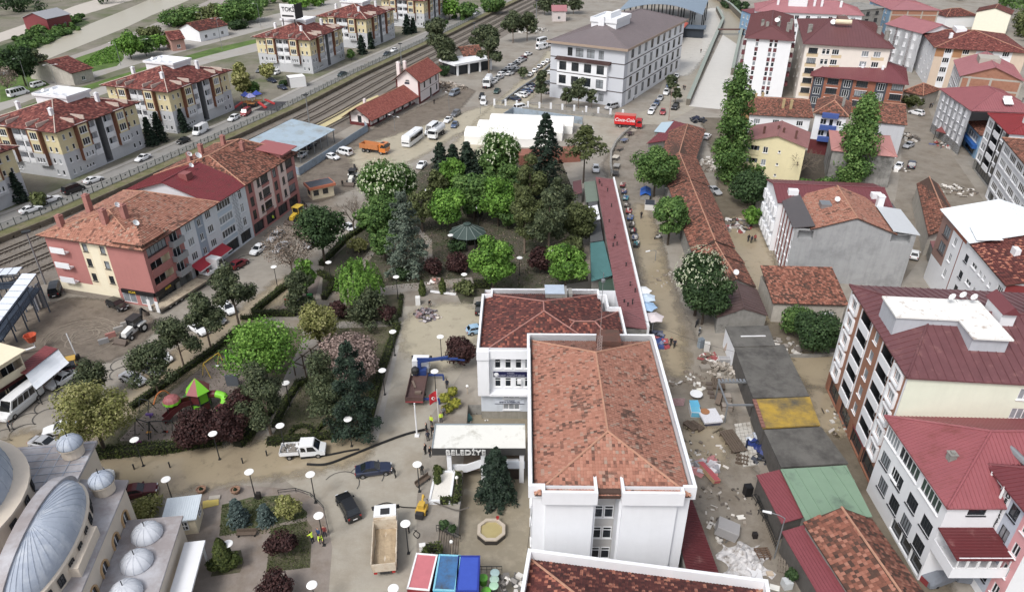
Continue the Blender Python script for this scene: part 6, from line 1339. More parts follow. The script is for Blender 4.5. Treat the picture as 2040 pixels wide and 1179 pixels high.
def tree(kind,b,top,wpx,lb_,leaf=None,group=None,cat=None,name=None,z=0,dens=1,z0=None,hm=None):
 if kind in('round','tight','open','pine','cedar'):wpx*=1.14
 cat=cat or('shrub' if kind in('bush','cone')else 'tree');g=at(b[0],b[1],z);h=hof(b,top,z)if hm is None else hm;pm=(g.y*_ct+(CAMH-z)*_st)/FPX;r=wpx*pm/2
 if kind not in('bush','hedgeball'):h=max(h,1)
 n=int(np.clip(wpx*abs(b[1]-top)*.75*dens,600,14000 if kind=='poplar' else 8500));s=max(.1,2.6*pm)
 nm=name or{'pine':'pine_tree','fir':'fir_tree','spruce':'spruce_tree','cedar':'cedar_tree','willow':'willow_tree','poplar':'poplar_tree','bush':'shrub','bare':'bare_tree'}.get(kind,'leafy_tree')
 t=T(nm,lb_,cat,g,RU(0,6.28),group);tm=MB();bk=BK_;mi=None;r0=max(.09,h*.022)
 if kind in('round','tight','col','open'):
  lf=leaf or 'bright';P,N,i,cl=broad(h,r,n,s,kind,z0 if z0 is not None else.14);trunk(tm,h,r0,cl)
  rnd=np.clip(RN(.5,.22,n)+(np.array([c[1]for c in cl])[i]*0),0,1);q=RU(-.22,.22,len(cl));rnd=np.clip(rnd+q[i],0,1);ms_=[LF[lf]]
 elif kind=='chestnut':
  P,N,i,cl=broad(h,r,n,s,'tight',.16);trunk(tm,h,r0,cl);rnd=np.clip(RN(.45,.22,n),0,1);ms_=[LF[leaf or 'mid'],LF['blossom']];nf=int(n*.035)
  c0=np.array([0,0,h*.58]);d=ball(nf*3);d=d[d[:,2]>-.15][:nf];k=len(d);F=c0+d*np.array([r*.98,r*.98,h*.42]);F=np.repeat(F,3,0)+RN(size=(3*k,3))*.07;F[:,2]+=np.tile([0,.14,.28],k)
  P=np.concatenate([P,F]);N=np.concatenate([N,np.repeat(d,3,0)+[0,0,.6]]);rnd=np.concatenate([rnd,RU(0,1,3*k)]);mi=np.concatenate([np.zeros(n,int),np.ones(3*k,int)])
 elif kind=='pine':
  P,N,cl=pine(h,r,n,z0 if z0 is not None else.36);bk=BARKP;trunk(tm,h,r0*.8,cl,.92,9);rnd=np.clip(RN(.45,.25,len(P)),0,1);ms_=[LF[leaf or 'needle']]
 elif kind in('fir','spruce','cedar'):
  P,N=cnf(h,r,n,s,z0 if z0 is not None else.08,{'fir':.28,'spruce':.2,'cedar':.02}[kind],{'fir':15,'spruce':13,'cedar':9}[kind],.35 if kind=='cedar' else 0,.62 if kind=='cedar' else(.55 if kind=='fir' else.75));tm.tb([(0,0,-.1),(0,0,h*.97)],r0*.8,6,0,.03);rnd=np.clip(RN(.45,.25,len(P)),0,1);ms_=[LF[leaf or{'fir':'fir','spruce':'fir','cedar':'cedar'}[kind]]]
 elif kind=='willow':
  P=[];N=[]
  for k in rg(150):
   d=ball(1)[0];d[2]=abs(d[2])*.9+.1;R_=r*RU(.55,1);top_=np.array([d[0]*R_,d[1]*R_,h*(.55+.43*d[2])]);ln=top_[2]*RU(.3,.75);m=max(6,n//150);u=RU(0,1,m);P.append(top_+np.stack([d[0]*u*.5+RN(size=m)*.1,d[1]*u*.5+RN(size=m)*.1,-u*ln],1));N.append(np.tile(d,(m,1))+RN(size=(m,3))*.4)
  P=np.concatenate(P);N=np.concatenate(N);rnd=np.clip(RN(.55,.25,len(P)),0,1);ms_=[LF[leaf or 'bright']];trunk(tm,h,r0*1.3,[(np.array([cos(k)*r*.5,sin(k)*r*.5,h*.7]),1)for k in rg(6)])
 elif kind=='poplar':
  cl=[]
  for k in rg(110):
   tq=RU(.06,1);R_=r*(max(0,sin(PI*min(1,(tq*.86+.14))))**.5)*.74;a=RU(0,6.28);f=RU(.2,.9);cl.append((np.array([cos(a)*R_*f,sin(a)*R_*f,h*tq*.96]),r*RU(.36,.52)*(1.05-.3*tq)))
  P,N,i=ccl(cl,n,.4);P[:,2]=np.maximum(P[:,2],.3);trunk(tm,h,r0*.8,cl,.95,10);q=RU(-.22,.22,len(cl));rnd=np.clip(RN(.5,.22,n)+q[i],0,1);ms_=[LF[leaf or 'mid']]
 elif kind=='bare':
  bare(tm,h,r,r0*.9);bk=mt((112,100,88),.95,.2,3);P=None
  if leaf:
   m=n//3;d=ball(m);P=np.array([0,0,h*.62])+d*RU(.3,1,m)[:,None]**.6*np.array([r,r,h*.38]);N=d+RN(size=(m,3));rnd=RU(0,1,m);ms_=[LF[leaf]];s*=.6
 elif kind=='bush':
  cl=[];K=9
  for k in rg(K):
   d=ball(1)[0];cl.append((np.array([d[0]*r*.6,d[1]*r*.6,h*.5+d[2]*h*.22]),min(r,h)*RU(.4,.55)))
  cl.append((np.array([0,0,h*.5]),min(r*.8,h*.55)));P,N,i=ccl(cl,n,.5);P[:,:2]*=max(1,r/(r*.6+min(r,h)*.45));P[:,2]=np.clip(P[:,2],.05,None);rnd=np.clip(RN(.5,.24,n),0,1);ms_=[LF[leaf or 'mid']];tm.tb([(0,0,-.05),(0,0,h*.5)],max(.04,r0*.6),5)
 elif kind=='cone':
  u=RU(0,1,n);a=RU(0,6.28,n);R_=r*np.sin(np.pi*np.clip(.18+u*.82,0,1))**.7*(1-.25*u);P=np.stack([np.cos(a)*R_,np.sin(a)*R_,.1+u*h*.95],1)+RN(size=(n,3))*.04;N=np.stack([np.cos(a),np.sin(a),.5+0*u],1)+RN(size=(n,3))*.3;rnd=RU(0,1,n);ms_=[LF[leaf or 'hedge']];tm.tb([(0,0,-.05),(0,0,h*.9)],max(.05,r*.45),7,0,.03);
 if P is not None:
  S=np.full(len(P),s)*RU(.7,1.35,len(P))
  if kind=='chestnut':S[n:]*=.62
  if kind in('pine','fir','spruce','cedar'):S*=1.15
  ob('crown',lfm('crown',P,N,S,rnd,ms_,mi,.45 if kind in('pine','fir','spruce','cedar','willow')else.65),t)
 tm.bd('trunk',bk,t);return t
def hdg(lab,px,h,w,leaf='hedge',dens=1,name='hedge',cat='hedge',z=0):
 pt_=[at(x,y,z)for x,y in px];o=pt_[0].copy();t=T(name,lab,cat,o);core=MB();PP=[];NN=[]
 for a,b in zip(pt_[:-1],pt_[1:]):
  a=a-o;b=b-o;d=b-a;L=d.length;d.normalize();n=V3((-d.y,d.x,0));core.bar(a+V3((0,0,h*.45-.03)),b+V3((0,0,h*.45-.03)),w*.8,h*.86)
  k=int(L*(2*h+w)*26*dens)+10;u=RU(-.02,1.02,k)*L;f=RU(0,2*h+w,k)
  s=np.where(f<h,-w/2,np.where(f<h+w,f-h-w/2,w/2));zz=np.where(f<h,f,np.where(f<h+w,h,2*h+w-f));side=np.where(f<h,-1,np.where(f<h+w,0,1))
  A=np.array(a);D=np.array(d);Nn=np.array(n)
  PP.append(A+u[:,None]*D+s[:,None]*Nn+np.stack([0*zz,0*zz,zz],1)+RN(size=(k,3))*.07);NN.append(side[:,None]*Nn+np.stack([0*zz,0*zz,(side==0)*1+.3],1)+RN(size=(k,3))*.4)
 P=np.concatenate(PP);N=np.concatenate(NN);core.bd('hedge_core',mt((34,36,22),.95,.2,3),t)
 ob('foliage',lfm('foliage',P,N,RU(.09,.17,len(P)),np.clip(RN(.45,.25,len(P)),0,1),[LF[leaf]]),t);return t
 # --- park trees
tree('chestnut',(766,432),316,98,'big white blossoming chestnut at the yard corner of the park')
tree('chestnut',(806,420),322,62,'smaller blossoming chestnut leaning against the big one at the yard corner')
tree('chestnut',(994,372),254,88,'huge round blossoming chestnut before the white marquee')
tree('fir',(1084,392),222,92,'very tall dark fir towering by the round chestnut',dens=1.3)
for k,(x,l)in en(((880,'dark cypress clump tree nearest the tanker lorry'),(905,'middle dark cypress of the clump behind the round green tree'),(932,'tall dark cypress of the clump by the huge chestnut'),(956,'dark cypress pressed against the huge round chestnut'))):tree('fir',(x,372),(282,286,280,296)[k],52,l,group='dark cypress clump',dens=1.2)
tree('tight',(903,392),308,50,'neat round bright green tree before the dark cypress clump','bright')
tree('tight',(1014,392),322,46,'neat round green tree below the huge chestnut','mid')
tree('tight',(978,388),330,36,'small round green tree squeezed below the huge chestnut','mid')
tree('open',(945,442),336,72,'broad mid green tree amid the park','mid')
tree('open',(992,450),350,76,'broad vivid green tree right of the gazebo','bright')
tree('open',(898,462),372,74,'broad vivid green tree left of the small gazebo','bright')
tree('pine',(1055,420),308,64,'tall dark green pine below the towering fir','olive',z0=.2)
tree('pine',(1092,520),380,76,'large loose pine behind the two bright round trees','needle',z0=.2)
tree('pine',(1045,505),372,66,'loose olive pine by the broad vivid tree','olive',z0=.25)
tree('cedar',(1108,460),350,52,'dark cedar at the tea garden side of the park','needle')
tree('round',(1152,490),392,70,'tall light green tree with reddish tips by the market roofs','olive',z0=.1)
tree('open',(983,584),464,86,'bright green ball shaped tree left of the pair behind the town hall wing','bright')
tree('open',(1126,578),486,78,'bright green ball shaped tree right of the pair behind the town hall wing','bright')
tree('cedar',(812,545),376,84,'tall grey blue cedar with a bare lower trunk','cedar',dens=.55)
tree('open',(772,475),384,78,'green tree just left of the grey blue cedar','mid')
tree('round',(842,462),372,60,'thin brownish budding tree between the cedar and the gazebo','olive',dens=.4)
for b,tp,w,kd,lf,l in(((872,402),338,44,'round','olive','thin budding tree by the big blossoming chestnuts'),((930,418),366,50,'round','mid','mid green tree behind the small dark gazebo'),((1040,392),336,44,'round','dark','dark leafy tree under the towering fir'),((742,478),410,56,'round','mid','green tree at the kerb side of the park'),((1072,470),404,54,'pine','olive','olive pine in the tea garden corner'),((1120,440),372,48,'pine','needle','dark pine before the tea garden roofs'),((895,360),322,46,'round','dark','dark tree behind the neat round one'),((768,520),452,48,'round','mid','green tree on the slope by the winding path'),((1010,455),404,50,'round','mid','green tree between the vivid tree and the olive pine'),((1075,545),486,50,'bush','plum','dark red shrub row behind the bright ball trees'),((1138,520),468,44,'round','olive','olive tree against the dark felt lean-to')):tree(kd,b,tp,w,l,lf)
tree('willow',(718,612),515,98,'drooping pale green willow by the winding path','bright')
tree('round',(648,528),414,92,'dark green leafy tree at the kerb near the yellow loader','dark',z0=.3)
tree('bare',(706,464),378,72,'bare grey tree before the kiosk')
tree('bare',(584,552),450,104,'bare brown spreading tree by the parked silver cars','twig')
tree('round',(612,588),505,46,'upright fresh green tree behind the small dark pine','bright',z0=.05)
tree('pine',(606,626),540,66,'small dark pine over the toddler play area','needle',z0=.15)
tree('round',(640,700),604,72,'pale yellow green tree by the path crossing','yellow',dens=.7)
tree('round',(536,770),640,142,'wide vivid green tree spreading over the playground','bright',z0=.28,dens=1.1)
tree('round',(714,500),476,40,'slender yellow green sapling by the bend of the park path','yellow')
for b,tp,w,l in(((478,655),526,74,'pine by the truck cab, top of the row of kerb pines'),((422,700),585,70,'second kerb pine, by the low loader'),((368,735),632,72,'third kerb pine, near the parked white cars'),((318,790),690,82,'fourth kerb pine, just above the silver saloon'),((196,800),718,76,'fifth kerb pine, by the white saloon by the awning')):tree('pine',b,tp,w,l,'needle','pines along the kerb',dens=.8)
tree('round',(212,905),752,128,'wide yellow green tree on the park corner by the white saloon','yellow',z0=.08,dens=.9)
tree('pine',(655,850),700,86,'dark pine in the hedged lawn near the pergola','needle',z0=.25)
tree('cedar',(712,866),676,98,'dark layered cedar in the hedged lawn','fir',dens=.9)
tree('pine',(540,865),728,88,'dark olive pine between the slides and the straight path','needle',z0=.25)
tree('pine',(740,645),586,84,'dark grey green pine below the willow','needle',z0=.1)
tree('bush',(700,760),655,130,'tangle of bare pinkish shrubs in the hedged lawn','pinkt',name='bare_shrub',dens=1.2)
for b,tp,w,l in(((676,634),600,44,'small purple shrub by the path under the willow'),((772,645),598,40,'small purple shrub at the paved plaza edge'),((866,548),514,46,'round purple shrub left of the pair below the gazebo'),((912,540),502,56,'round purple shrub right of the pair below the gazebo'),((398,890),808,88,'big round purple shrub left of the pair by the slides'),((456,884),806,92,'big round purple shrub right of the pair by the slides'),((478,822),768,62,'purple shrub behind the pair by the tube slide'),((918,728),664,70,'dark purple shrub against the town hall wing'),((566,1106),1046,66,'purple maple in the flower bed near the workers'),((556,1198),1142,82,'purple maple cut by the bottom edge below the plaza bed')):
 tree('bush',b,tp,w,l,'plum','purple shrubs')
tree('bush',(800,556),532,40,'low round green shrub by the park path','dark');tree('bush',(912,500),478,44,'low dark juniper at the foot of the gazebo','dark')
for k,(x,y)in en(((842,588),(882,584))):tree('cone',(x,y),y-30,14,('small egg shaped thuja nearest the rubbish heap','small egg shaped thuja by the fallen white post')[k],'hedge',name='thuja')
tree('bush',(925,585),560,46,'rose bed shrub by the lamp behind the town hall','olive')
tree('fir',(988,992),892,82,'dense dark spruce in the flooded courtyard',dens=1.4,z=PIT,leaf='fir',name='spruce_tree')
tree('spruce',(478,1042),994,46,'larger blue spruce in the plaza flower bed','blue',dens=1.4);tree('spruce',(531,1040),1004,40,'smaller blue spruce in the plaza flower bed','blue',dens=1.4)
tree('bush',(578,1034),982,54,'yellow green shrub by the blue spruces','yellow',dens=.6);tree('cone',(450,1130),1070,38,'tall clipped yew cone on the plaza','hedge',name='yew_cone',dens=1.3)
tree('bush',(430,1140),1112,32,'clipped low bush left of the yew cone','hedge');tree('bush',(470,1132),1100,34,'clipped low bush right of the yew cone','hedge')
tree('bush',(300,1030),998,78,'scruffy yellow green bush behind the site cabin','yellow')
tree('cone',(850,1118),1088,20,'small thuja by the portable cabins','hedge',name='thuja');tree('cone',(872,965),934,14,'small thuja in the white planter','hedge',name='thuja');tree('bush',(873,944),928,26,'round bush at the back of the white planter','hedge')
for k,(x,y)in en(((888,800),(902,790),(906,812),(892,822))):tree('bush',(x,y),y-20,24,('golden shrub at the near left of the planter strip','golden shrub at the far end of the planter strip','golden shrub at the courtyard side of the planter strip','golden shrub at the near end of the planter strip')[k],'gold')
# --- street side trees
tree('open',(1302,392),288,86,'spreading green tree shading the blue tarpaulin in the market street','mid')
tree('tight',(1330,488),384,66,'dense trimmed green tree by the motorbike in the market street','mid')
tree('chestnut',(1384,628),494,104,'white blossoming chestnut at the edge of the market street','dark')
tree('round',(1398,646),534,92,'darker leafy tree before the blossoming chestnut','dark',z0=.1,dens=1.1)
tree('poplar',(1444,362),126,86,'very tall poplar by the canal','mid',dens=1.2);tree('poplar',(1690,366),186,86,'tall poplar before the blue balcony house','mid',dens=1.2)
tree('bush',(1488,412),330,96,'big unkempt dark bush by the alley mouth','dark');tree('round',(1497,352),322,60,'light green top growing out of the alley bush','mid');tree('round',(1497,452),408,38,'small fresh green tree against the white wrapped house','bright',z0=.1)
tree('bare',(1588,364),278,84,'bare tree before the pale yellow house');tree('bush',(1640,380),352,44,'green bush below the stained concrete wall','mid');tree('bush',(1604,372),356,30,'small green bush at the foot of the bare tree','mid')
tree('bush',(1582,668),606,78,'leafy green shrub at the left of the walled yard','mid');tree('bush',(1620,700),616,104,'large dark shrub filling the walled yard','dark')
tree('round',(1815,218),186,38,'small young tree at the roadside near the battered pickup','olive',z0=.1)
tree('cedar',(1162,365),250,88,'tall sparse cedar with a long bare trunk by the lorry','olive',z0=.55,dens=.45)
# --- station and railway
for b,tp,w,l in(((876,140),40,66,'tall dark pine nearest the station building'),((895,142),78,40,'lower pine touching the tall station pine'),((974,150),52,56,'tall pine with a bare trunk by the car rows'),((950,110),58,30,'thin pine by the railway behind the cafe'),((1022,86),22,40,'dark pine by the tracks near the maroon hut'),((1050,82),26,40,'dark pine leaning over the parked minibuses'),((1085,30),-4,40,'dark pine left of the pale hut'),((1118,28),-8,36,'dark pine behind the pale hut'),((1142,28),-6,34,'dark pine right of the pale hut')):tree('pine',b,tp,w,l,'needle','pines by the station',z0=.3)
tree('bush',(884,152),128,26,'dark bush at the station gable end','dark')
for b,tp,w,l in(((1042,158),136,22,'clipped round tree at the school car park entrance'),((1078,205),140,28,'pine in the school car park'),((1152,216),158,36,'pine before the school bay window'),((1128,214),176,24,'small pine left before the school'),((1178,216),178,22,'small pine right before the school'),((1335,190),150,26,'pine at the school corner by the parked cars'),((1345,205),168,18,'small pine at the school gate')):tree('pine',b,tp,w,l,'needle','school pines',z0=.3)
for b,tp,w,l in(((366,262),216,30,'conifer at the near corner of the second apartment block'),((322,282),222,30,'tall thin conifer between two apartment blocks'),((303,290),232,30,'dark conifer by the tall thin one'),((398,240),200,20,'slim conifer against the second apartment block'),((42,402),342,36,'dark conifer at the left edge apartment corner'),((635,135),104,20,'conifer before the third apartment block'),((722,108),70,24,'conifer before the fourth apartment block'),((740,98),64,16,'slim conifer near the fourth apartment block'),((812,68),30,24,'conifer pair at the farthest block, left one'),((824,66),36,16,'conifer pair at the farthest block, right one')):tree('spruce',b,tp,w,l,'fir','conifers before the apartment blocks',z=ZT,dens=1.2)
for b,tp,w,l,lf in(((80,410),382,40,'olive shrub on the verge by the left edge apartments','olive'),((486,195),138,40,'light green tree behind the blue playground','yellow'),((505,190),160,30,'small green tree by the blue playground','mid'),((535,160),126,34,'pale tree in the apartment car park','yellow'),((480,160),120,26,'thin pale tree at the car park entrance','yellow'),((566,172),160,20,'low round bush by the transformer hut','dark'),((700,120),96,20,'small bright tree by the fourth block','mid'),((895,40),-4,40,'bright green tree by the farthest block','bright'),((930,40),6,34,'green bush on the railway bank','mid'),((985,25),-4,60,'scrubby green bank by the tracks','mid')):tree('round' if b[1]-tp>30 else 'bush',b,tp,w,l,lf,z=ZT)
# --- riverside and highway trees
k=0
for b,tp,w,kd,lf,l in(((52,172),92,56,'round','dark','big grey green willow at the riverside near the minibus'),((20,190),130,50,'bare','twig','bare bush by the highway minibus'),((84,152),100,34,'pine','needle','dark pine by the long grey cottage'),((0,150),98,50,'round','mid','green tree at the left picture edge by the river'),((262,118),66,54,'round','bright','bright tree at the corner of the green meadow'),((292,112),74,44,'round','mid','middle tree of the roadside clump'),((318,100),70,40,'round','bright','bright tree by the pinkish cottage'),((300,75),50,50,'bush','olive','brownish bush behind the roadside clump'),((350,52),24,60,'round','mid','tree clump right of the pinkish cottage'),((385,50),16,60,'round','mid','tree before the white cottage'),((425,50),12,60,'round','olive','budding tree near the white cottage'),((462,52),6,56,'round','mid','roadside tree left of the double lamp'),((500,44),2,56,'round','mid','roadside tree right of the double lamp'),((475,58),40,50,'bush','dark','dark hedge like bush at the highway verge'),((600,20),-6,40,'round','bright','green tree right of the TOKİ billboard'),((630,12),-8,40,'round','bright','roadside green tree farther along the highway')):
 tree(kd,b,tp,w,l,lf,z=ZT)
def wood(name,px,n,leaf,z,hh=6):
 pt_=[at(*p,z)for p in px];P=[];N=[]
 q=np.array([(p.x,p.y)for p in pt_]);lo=q.min(0);hi=q.max(0);C=[]
 while len(C)<n:
  c=RU(lo,hi);ins=0
  for i in rg(len(q)):
   a,b=q[i],q[i-1]
   if(a[1]>c[1])!=(b[1]>c[1])and c[0]<(b[0]-a[0])*(c[1]-a[1])/(b[1]-a[1])+a[0]:ins=not ins
  if ins:C.append(c)
 cl=[(np.array([c[0],c[1],z+hh*RU(.3,.8)]),hh*RU(.3,.6))for c in C];P,N,i=ccl(cl,n*90,.5);P[:,2]=np.maximum(P[:,2],z+.1);s=RU(-.25,.25,len(cl))
 ob(name,lfm(name,P,N,RU(.45,.9,len(P)),np.clip(RN(.45,.2,len(P))+s[i],0,1),[LF[leaf]]),None,kind='stuff')
wood('far_wood',[(-60,40),(60,34),(150,20),(240,8),(310,-8),(300,-40),(-60,-40)],110,'dark',ZT,8)
wood('far_scrub',[(40,96),(80,70),(170,40),(165,34),(80,58),(30,84)],70,'mid',ZT,2.5)
wood('bank_scrub',[(-20,118),(60,84),(95,66),(150,50),(160,60),(60,104),(0,130)],80,'mid',ZT,2)
wood('highway_scrub',[(440,38),(520,24),(600,6),(660,-6),(600,-26),(480,-10)],60,'mid',ZT,5)
wood('hill_wood',[(1880,10),(1960,6),(2060,50),(2090,-40),(1880,-40)],90,'mid',0,7);wood('hill_wood',[(2010,50),(2045,95),(2090,95),(2080,20)],40,'olive',0,6)
wood('rail_scrub',[(880,62),(960,26),(1010,4),(1000,-8),(940,14),(870,50)],60,'mid',ZT-.5,2.2)
wood('canal_scrub',[(1435,14),(1475,28),(1490,50),(1500,50),(1490,18),(1440,-6)],30,'dark',0,3)
# --- hedges
HL=[('long hedge between the kerb pines and the playground',[(262,815),(340,760),(440,690),(470,664),(505,660)],.9,1),('hedge along the flooded road below the playground',[(165,912),(240,905),(330,898),(440,880)],1.2,1.6),('hedge between the straight path and the purple shrubs',[(474,890),(520,840),(545,810)],1.2,1.6),('hedge on the flooded road edge of the hedged lawn',[(533,884),(600,878),(690,868),(722,864)],.9,1.1),('hedge along the boulevard side of the lawn',[(727,862),(748,780),(778,690),(792,650)],.9,1.1),('hedge along the straight path side of the lawn',[(548,852),(572,800),(596,765)],.9,1),('short hedge by the pergola',[(596,768),(612,762)],.9,.9),('long low box hedge at the toddler play area, horizontal stretch',[(505,628),(590,628)],1,1.1),('slanting box hedge on the street side of the toddler play area',[(505,625),(560,580),(580,566)],1,1.1),('clipped hedge by the winding path',[(645,598),(668,566)],1,1),('bent clipped hedge at the back of the toddler area',[(635,546),(666,562)],1,1),('hedge lining the street side of the park near the dark leafy tree',[(640,530),(690,478),(735,448)],1,1.1),('hedge along the park entrance by the paving',[(480,636),(520,634)],.7,.8),('thin hedge along the paved plaza edge',[(800,590),(796,632)],.6,.6),('box hedge in the white planter by the fountain court',[(877,1002),(912,1000),(914,948)],.9,.7),('small box hedge around the thuja by the portable cabins',[(845,1095),(876,1094),(872,1135)],.8,.7),('clipped hedge on top of the purple shrub wall behind the town hall',[(945,572),(975,572)],1.4,1.2)]
for l,px,h,w in HL:hdg(l,px,h,w)
def arcpx(cx,cy,rx,ry,a0,a1,n=9):return[(cx+rx*cos(R(a0+(a1-a0)*i/n)),cy-ry*sin(R(a0+(a1-a0)*i/n)))for i in rg(n+1)]
hdg('left curled box hedge arch on the lawn',arcpx(603,868,24,18,180,10),.5,.5);hdg('right curled box hedge arch on the lawn',arcpx(663,862,30,18,175,5),.5,.5)
hdg('dark low hedge box around the courtyard spruce',[(960,990),(1022,990)],.9,.9,z=PIT,leaf='dark')
def tft(name,px,n,leaf,s,z=.02):
 pt_=[at(*p)for p in px];q=np.array([(p.x,p.y)for p in pt_]);lo=q.min(0);hi=q.max(0);c=RU(lo,hi,(n*3,2));ins=np.zeros(len(c),bool)
 for i in rg(len(q)):
  a,b=q[i],q[i-1]
  if abs(b[1]-a[1])<1e-9:continue
  ins^=((a[1]>c[:,1])!=(b[1]>c[:,1]))&(c[:,0]<(b[0]-a[0])*(c[:,1]-a[1])/(b[1]-a[1])+a[0])
 c=c[ins][:n];k=len(c);P=np.column_stack([c,np.full(k,z)+RU(0,.1,k)]);N=RN(size=(k,3));N[:,2]+=.8
 ob(name,lfm(name,P,N,RU(.5,1.3,k)*s,np.clip(RN(.4,.25,k),0,1),[LF[leaf]]),None,kind='stuff')
tft('lawn_grass',[(531,888),(600,770),(650,680),(690,600),(797,625),(735,872)],7000,'olive',.1);tft('lawn_grass',[(165,912),(200,872),(335,768),(470,655),(540,650),(560,765),(500,885)],3500,'hedge',.1)
tft('leaf_litter',[(700,480),(850,330),(1110,300),(1150,400),(1172,560),(945,592),(800,575),(640,590)],9000,'twig',.16);tft('park_grass',[(720,470),(850,340),(1110,310),(1150,400),(1172,560),(945,588),(800,572),(650,588)],8000,'hedge',.16)
tft('bed_grass',[(437,1068),(442,1005),(575,985),(612,1020),(612,1040),(540,1062)],2500,'hedge',.09);tft('bed_grass',[(530,1140),(540,1050),(612,1038),(618,1130)],2000,'olive',.09)
tft('meadow_tufts',[(150,144),(200,108),(235,92),(245,130)],1500,'bright',.5,ZT)
# ---------------- vehicles ----------------
def pnt(c):
 k='car_paint_%d_%d_%d'%c
 if k in MATS:return MATS[k]
 m=flat(k,rgb(*c,1),.28,spec=.5);m.node_tree.nodes['Principled BSDF'].inputs['Coat Weight'].default_value=.5;m.node_tree.nodes['Principled BSDF'].inputs['Coat Roughness'].default_value=.08;return m
RIM=flat('alloy_rim',(.35,.35,.36),.35,.7);TR=flat('dark_plastic_trim',(.03,.03,.032),.6);LAMP=flat('headlamp_glass',(.7,.72,.75),.12,spec=.8);TAIL=flat('tail_lamp_red',(.35,.02,.02),.2,spec=.7)
KIND={'saloon':(4.55,.88,.95,.85,.1,-.85,-1.62,1.42,.22),'hatch':(4,.85,.95,.85,.15,-1.2,-1.78,1.47,.22),'estate':(4.5,.89,1,.9,.2,-1.6,-2.05,1.52,.22),'suv':(4.6,.93,1.08,.95,.3,-1.6,-2.08,1.7,.2),'van':(4.9,.95,1.12,1.65,1.05,-2.15,-2.38,1.95,.3),'longvan':(5.9,1,1.2,2.05,1.45,-2.75,-2.88,2.45,.34),'minibus':(6.9,1,1.25,2.55,1.75,-3.25,-3.4,2.65,.36),'small':(3.7,.8,.92,.8,.15,-1.2,-1.65,1.42,.22)}
CM={}
def car_parts(kind,col):
 k=(kind,col)
 if k in CM:return CM[k]
 L,hw,zb,cf,rf,rr_,cr,zr,dr=KIND[kind];h=L/2;P_=pnt(col)
 def sec(x,lo,hi,w):return[(x,-w*.9,lo),(x,w*.9,lo),(x,w,lo+.3*(hi-lo)),(x,w*.985,hi-.1),(x,w*.9,hi),(x,-w*.9,hi),(x,-w*.985,hi-.1),(x,-w,lo+.3*(hi-lo))]
 b=MB();st=[(-h,.42,zb-.2,.78),(-h+.1,.3,zb-.03,.9),(-h*.6,.22,zb,.985),(-h*.1,.2,zb,1),(cf,.2,zb-.02,.99),(cf+(h-cf)*.55,.24,zb-dr*.45,.95),(h-.16,.28,zb-dr,.88),(h,.36,zb-dr-.16,.76)]
 b.loft([sec(x,lo,hi,hw*w)for x,lo,hi,w in st])
 w1,w2=hw*.9,hw*.74 if zr<2 else hw*.84
 A=[(cf,-w1,zb-.03),(cf,w1,zb-.03),(rf,w2,zr-.03),(rf,-w2,zr-.03)];B_=[(cr,-w1,zb),(cr,w1,zb),(rr_,w2,zr-.02),(rr_,-w2,zr-.02)]
 xm=(rf+rr_)/2;C=[(xm,-w2*.98,zr+.03),(xm,w2*.98,zr+.03)]
 b.add([A[0],A[1],A[2],A[3],B_[0],B_[1],B_[2],B_[3],C[0],C[1]],[(0,1,2,3),(3,2,9,8),(8,9,6,7),(5,4,7,6),(1,5,6,9,2),(4,0,3,8,7)])
 b.box(-h*.97,-hw*.9,.2,h*.97,hw*.9,.34,1)
 for s in(-1,1):b.box(cf-.3,s*hw*.93 if s>0 else-hw*.93-.2,zb-.04,cf-.12,s*hw*.93+.2 if s>0 else-hw*.93,zb+.12,0)
 for s in(-1,1):
  for x in(-h*.6,h*.64):b.tb([(x,s*(hw*.995),.36),(x,s*(hw*1.004),.36)],.4,12,1)
 body=b.mesh('body',[P_,TR])
 def quad(p,q,r,s,ins,off):
  p,q,r,s=map(V3,(p,q,r,s));c=(p+q+r+s)/4;n=(q-p).cross(s-p).normalized();return[c+(v-c)*ins+n*off for v in(p,q,r,s)]
 ws=MB();ws.poly(quad(*A,.9,.012));ws=ws.mesh('windscreen',[CG]);rw=MB();rw.poly(quad(B_[1],B_[0],B_[3],B_[2],.82,.012));rw=rw.mesh('rear_window',[CG])
 sds=[]
 for s in(1,-1):
  m=MB();nW=2 if zr<1.8 else(3 if L<6 else 5)
  def pt(u,v):
   x0=cf+(cr-cf)*u;x1=rf+(rr_-rf)*u;return V3((x0+(x1-x0)*v,s*(w1+(w2-w1)*v),zb+(zr-zb)*v))
  for i in rg(nW):
   u0=.05+.9*i/nW+.012;u1=.05+.9*(i+1)/nW-.012
   if kind=='longvan' and i>0:continue
   q=[pt(u0,.12),pt(u1,.12),pt(u1,.84),pt(u0,.84)]
   if s>0:q=q[::-1]
   n=(q[1]-q[0]).cross(q[3]-q[0]).normalized();
   if n.y*s<0:n=-n
   m.poly([v+n*.014 for v in q])
  sds.append(m.mesh('side_window',[CG]))
 wm=pln(('wheel',L>5.5),lambda:(lambda r:TU([(0,-.11,0),(0,.11,0)],r,14,0).tb([(0,-.115,0),(0,.115,0)],r*.62,12,1).mesh('wheel',[BLACK,RIM]))(.37 if L>5.5 else.32))
 hl=pln('headlight',lambda:BX(-.16,-.17,-.07,.03,.17,.07).mesh('headlight',[LAMP]));tl=pln('taillight',lambda:BX(-.03,-.1,-.13,.1,.1,.13).mesh('taillight',[TAIL]))
 pl_=pln('plate',lambda:BX(-.02,-.26,-.06,.02,.26,.06).mesh('number_plate',[WF]))
 pr=[('body',body,(0,0,0)),('windscreen',ws,(0,0,0)),('rear_window',rw,(0,0,0)),('side_window',sds[0],(0,0,0)),('side_window',sds[1],(0,0,0))]
 r=.37 if L>5.5 else.32
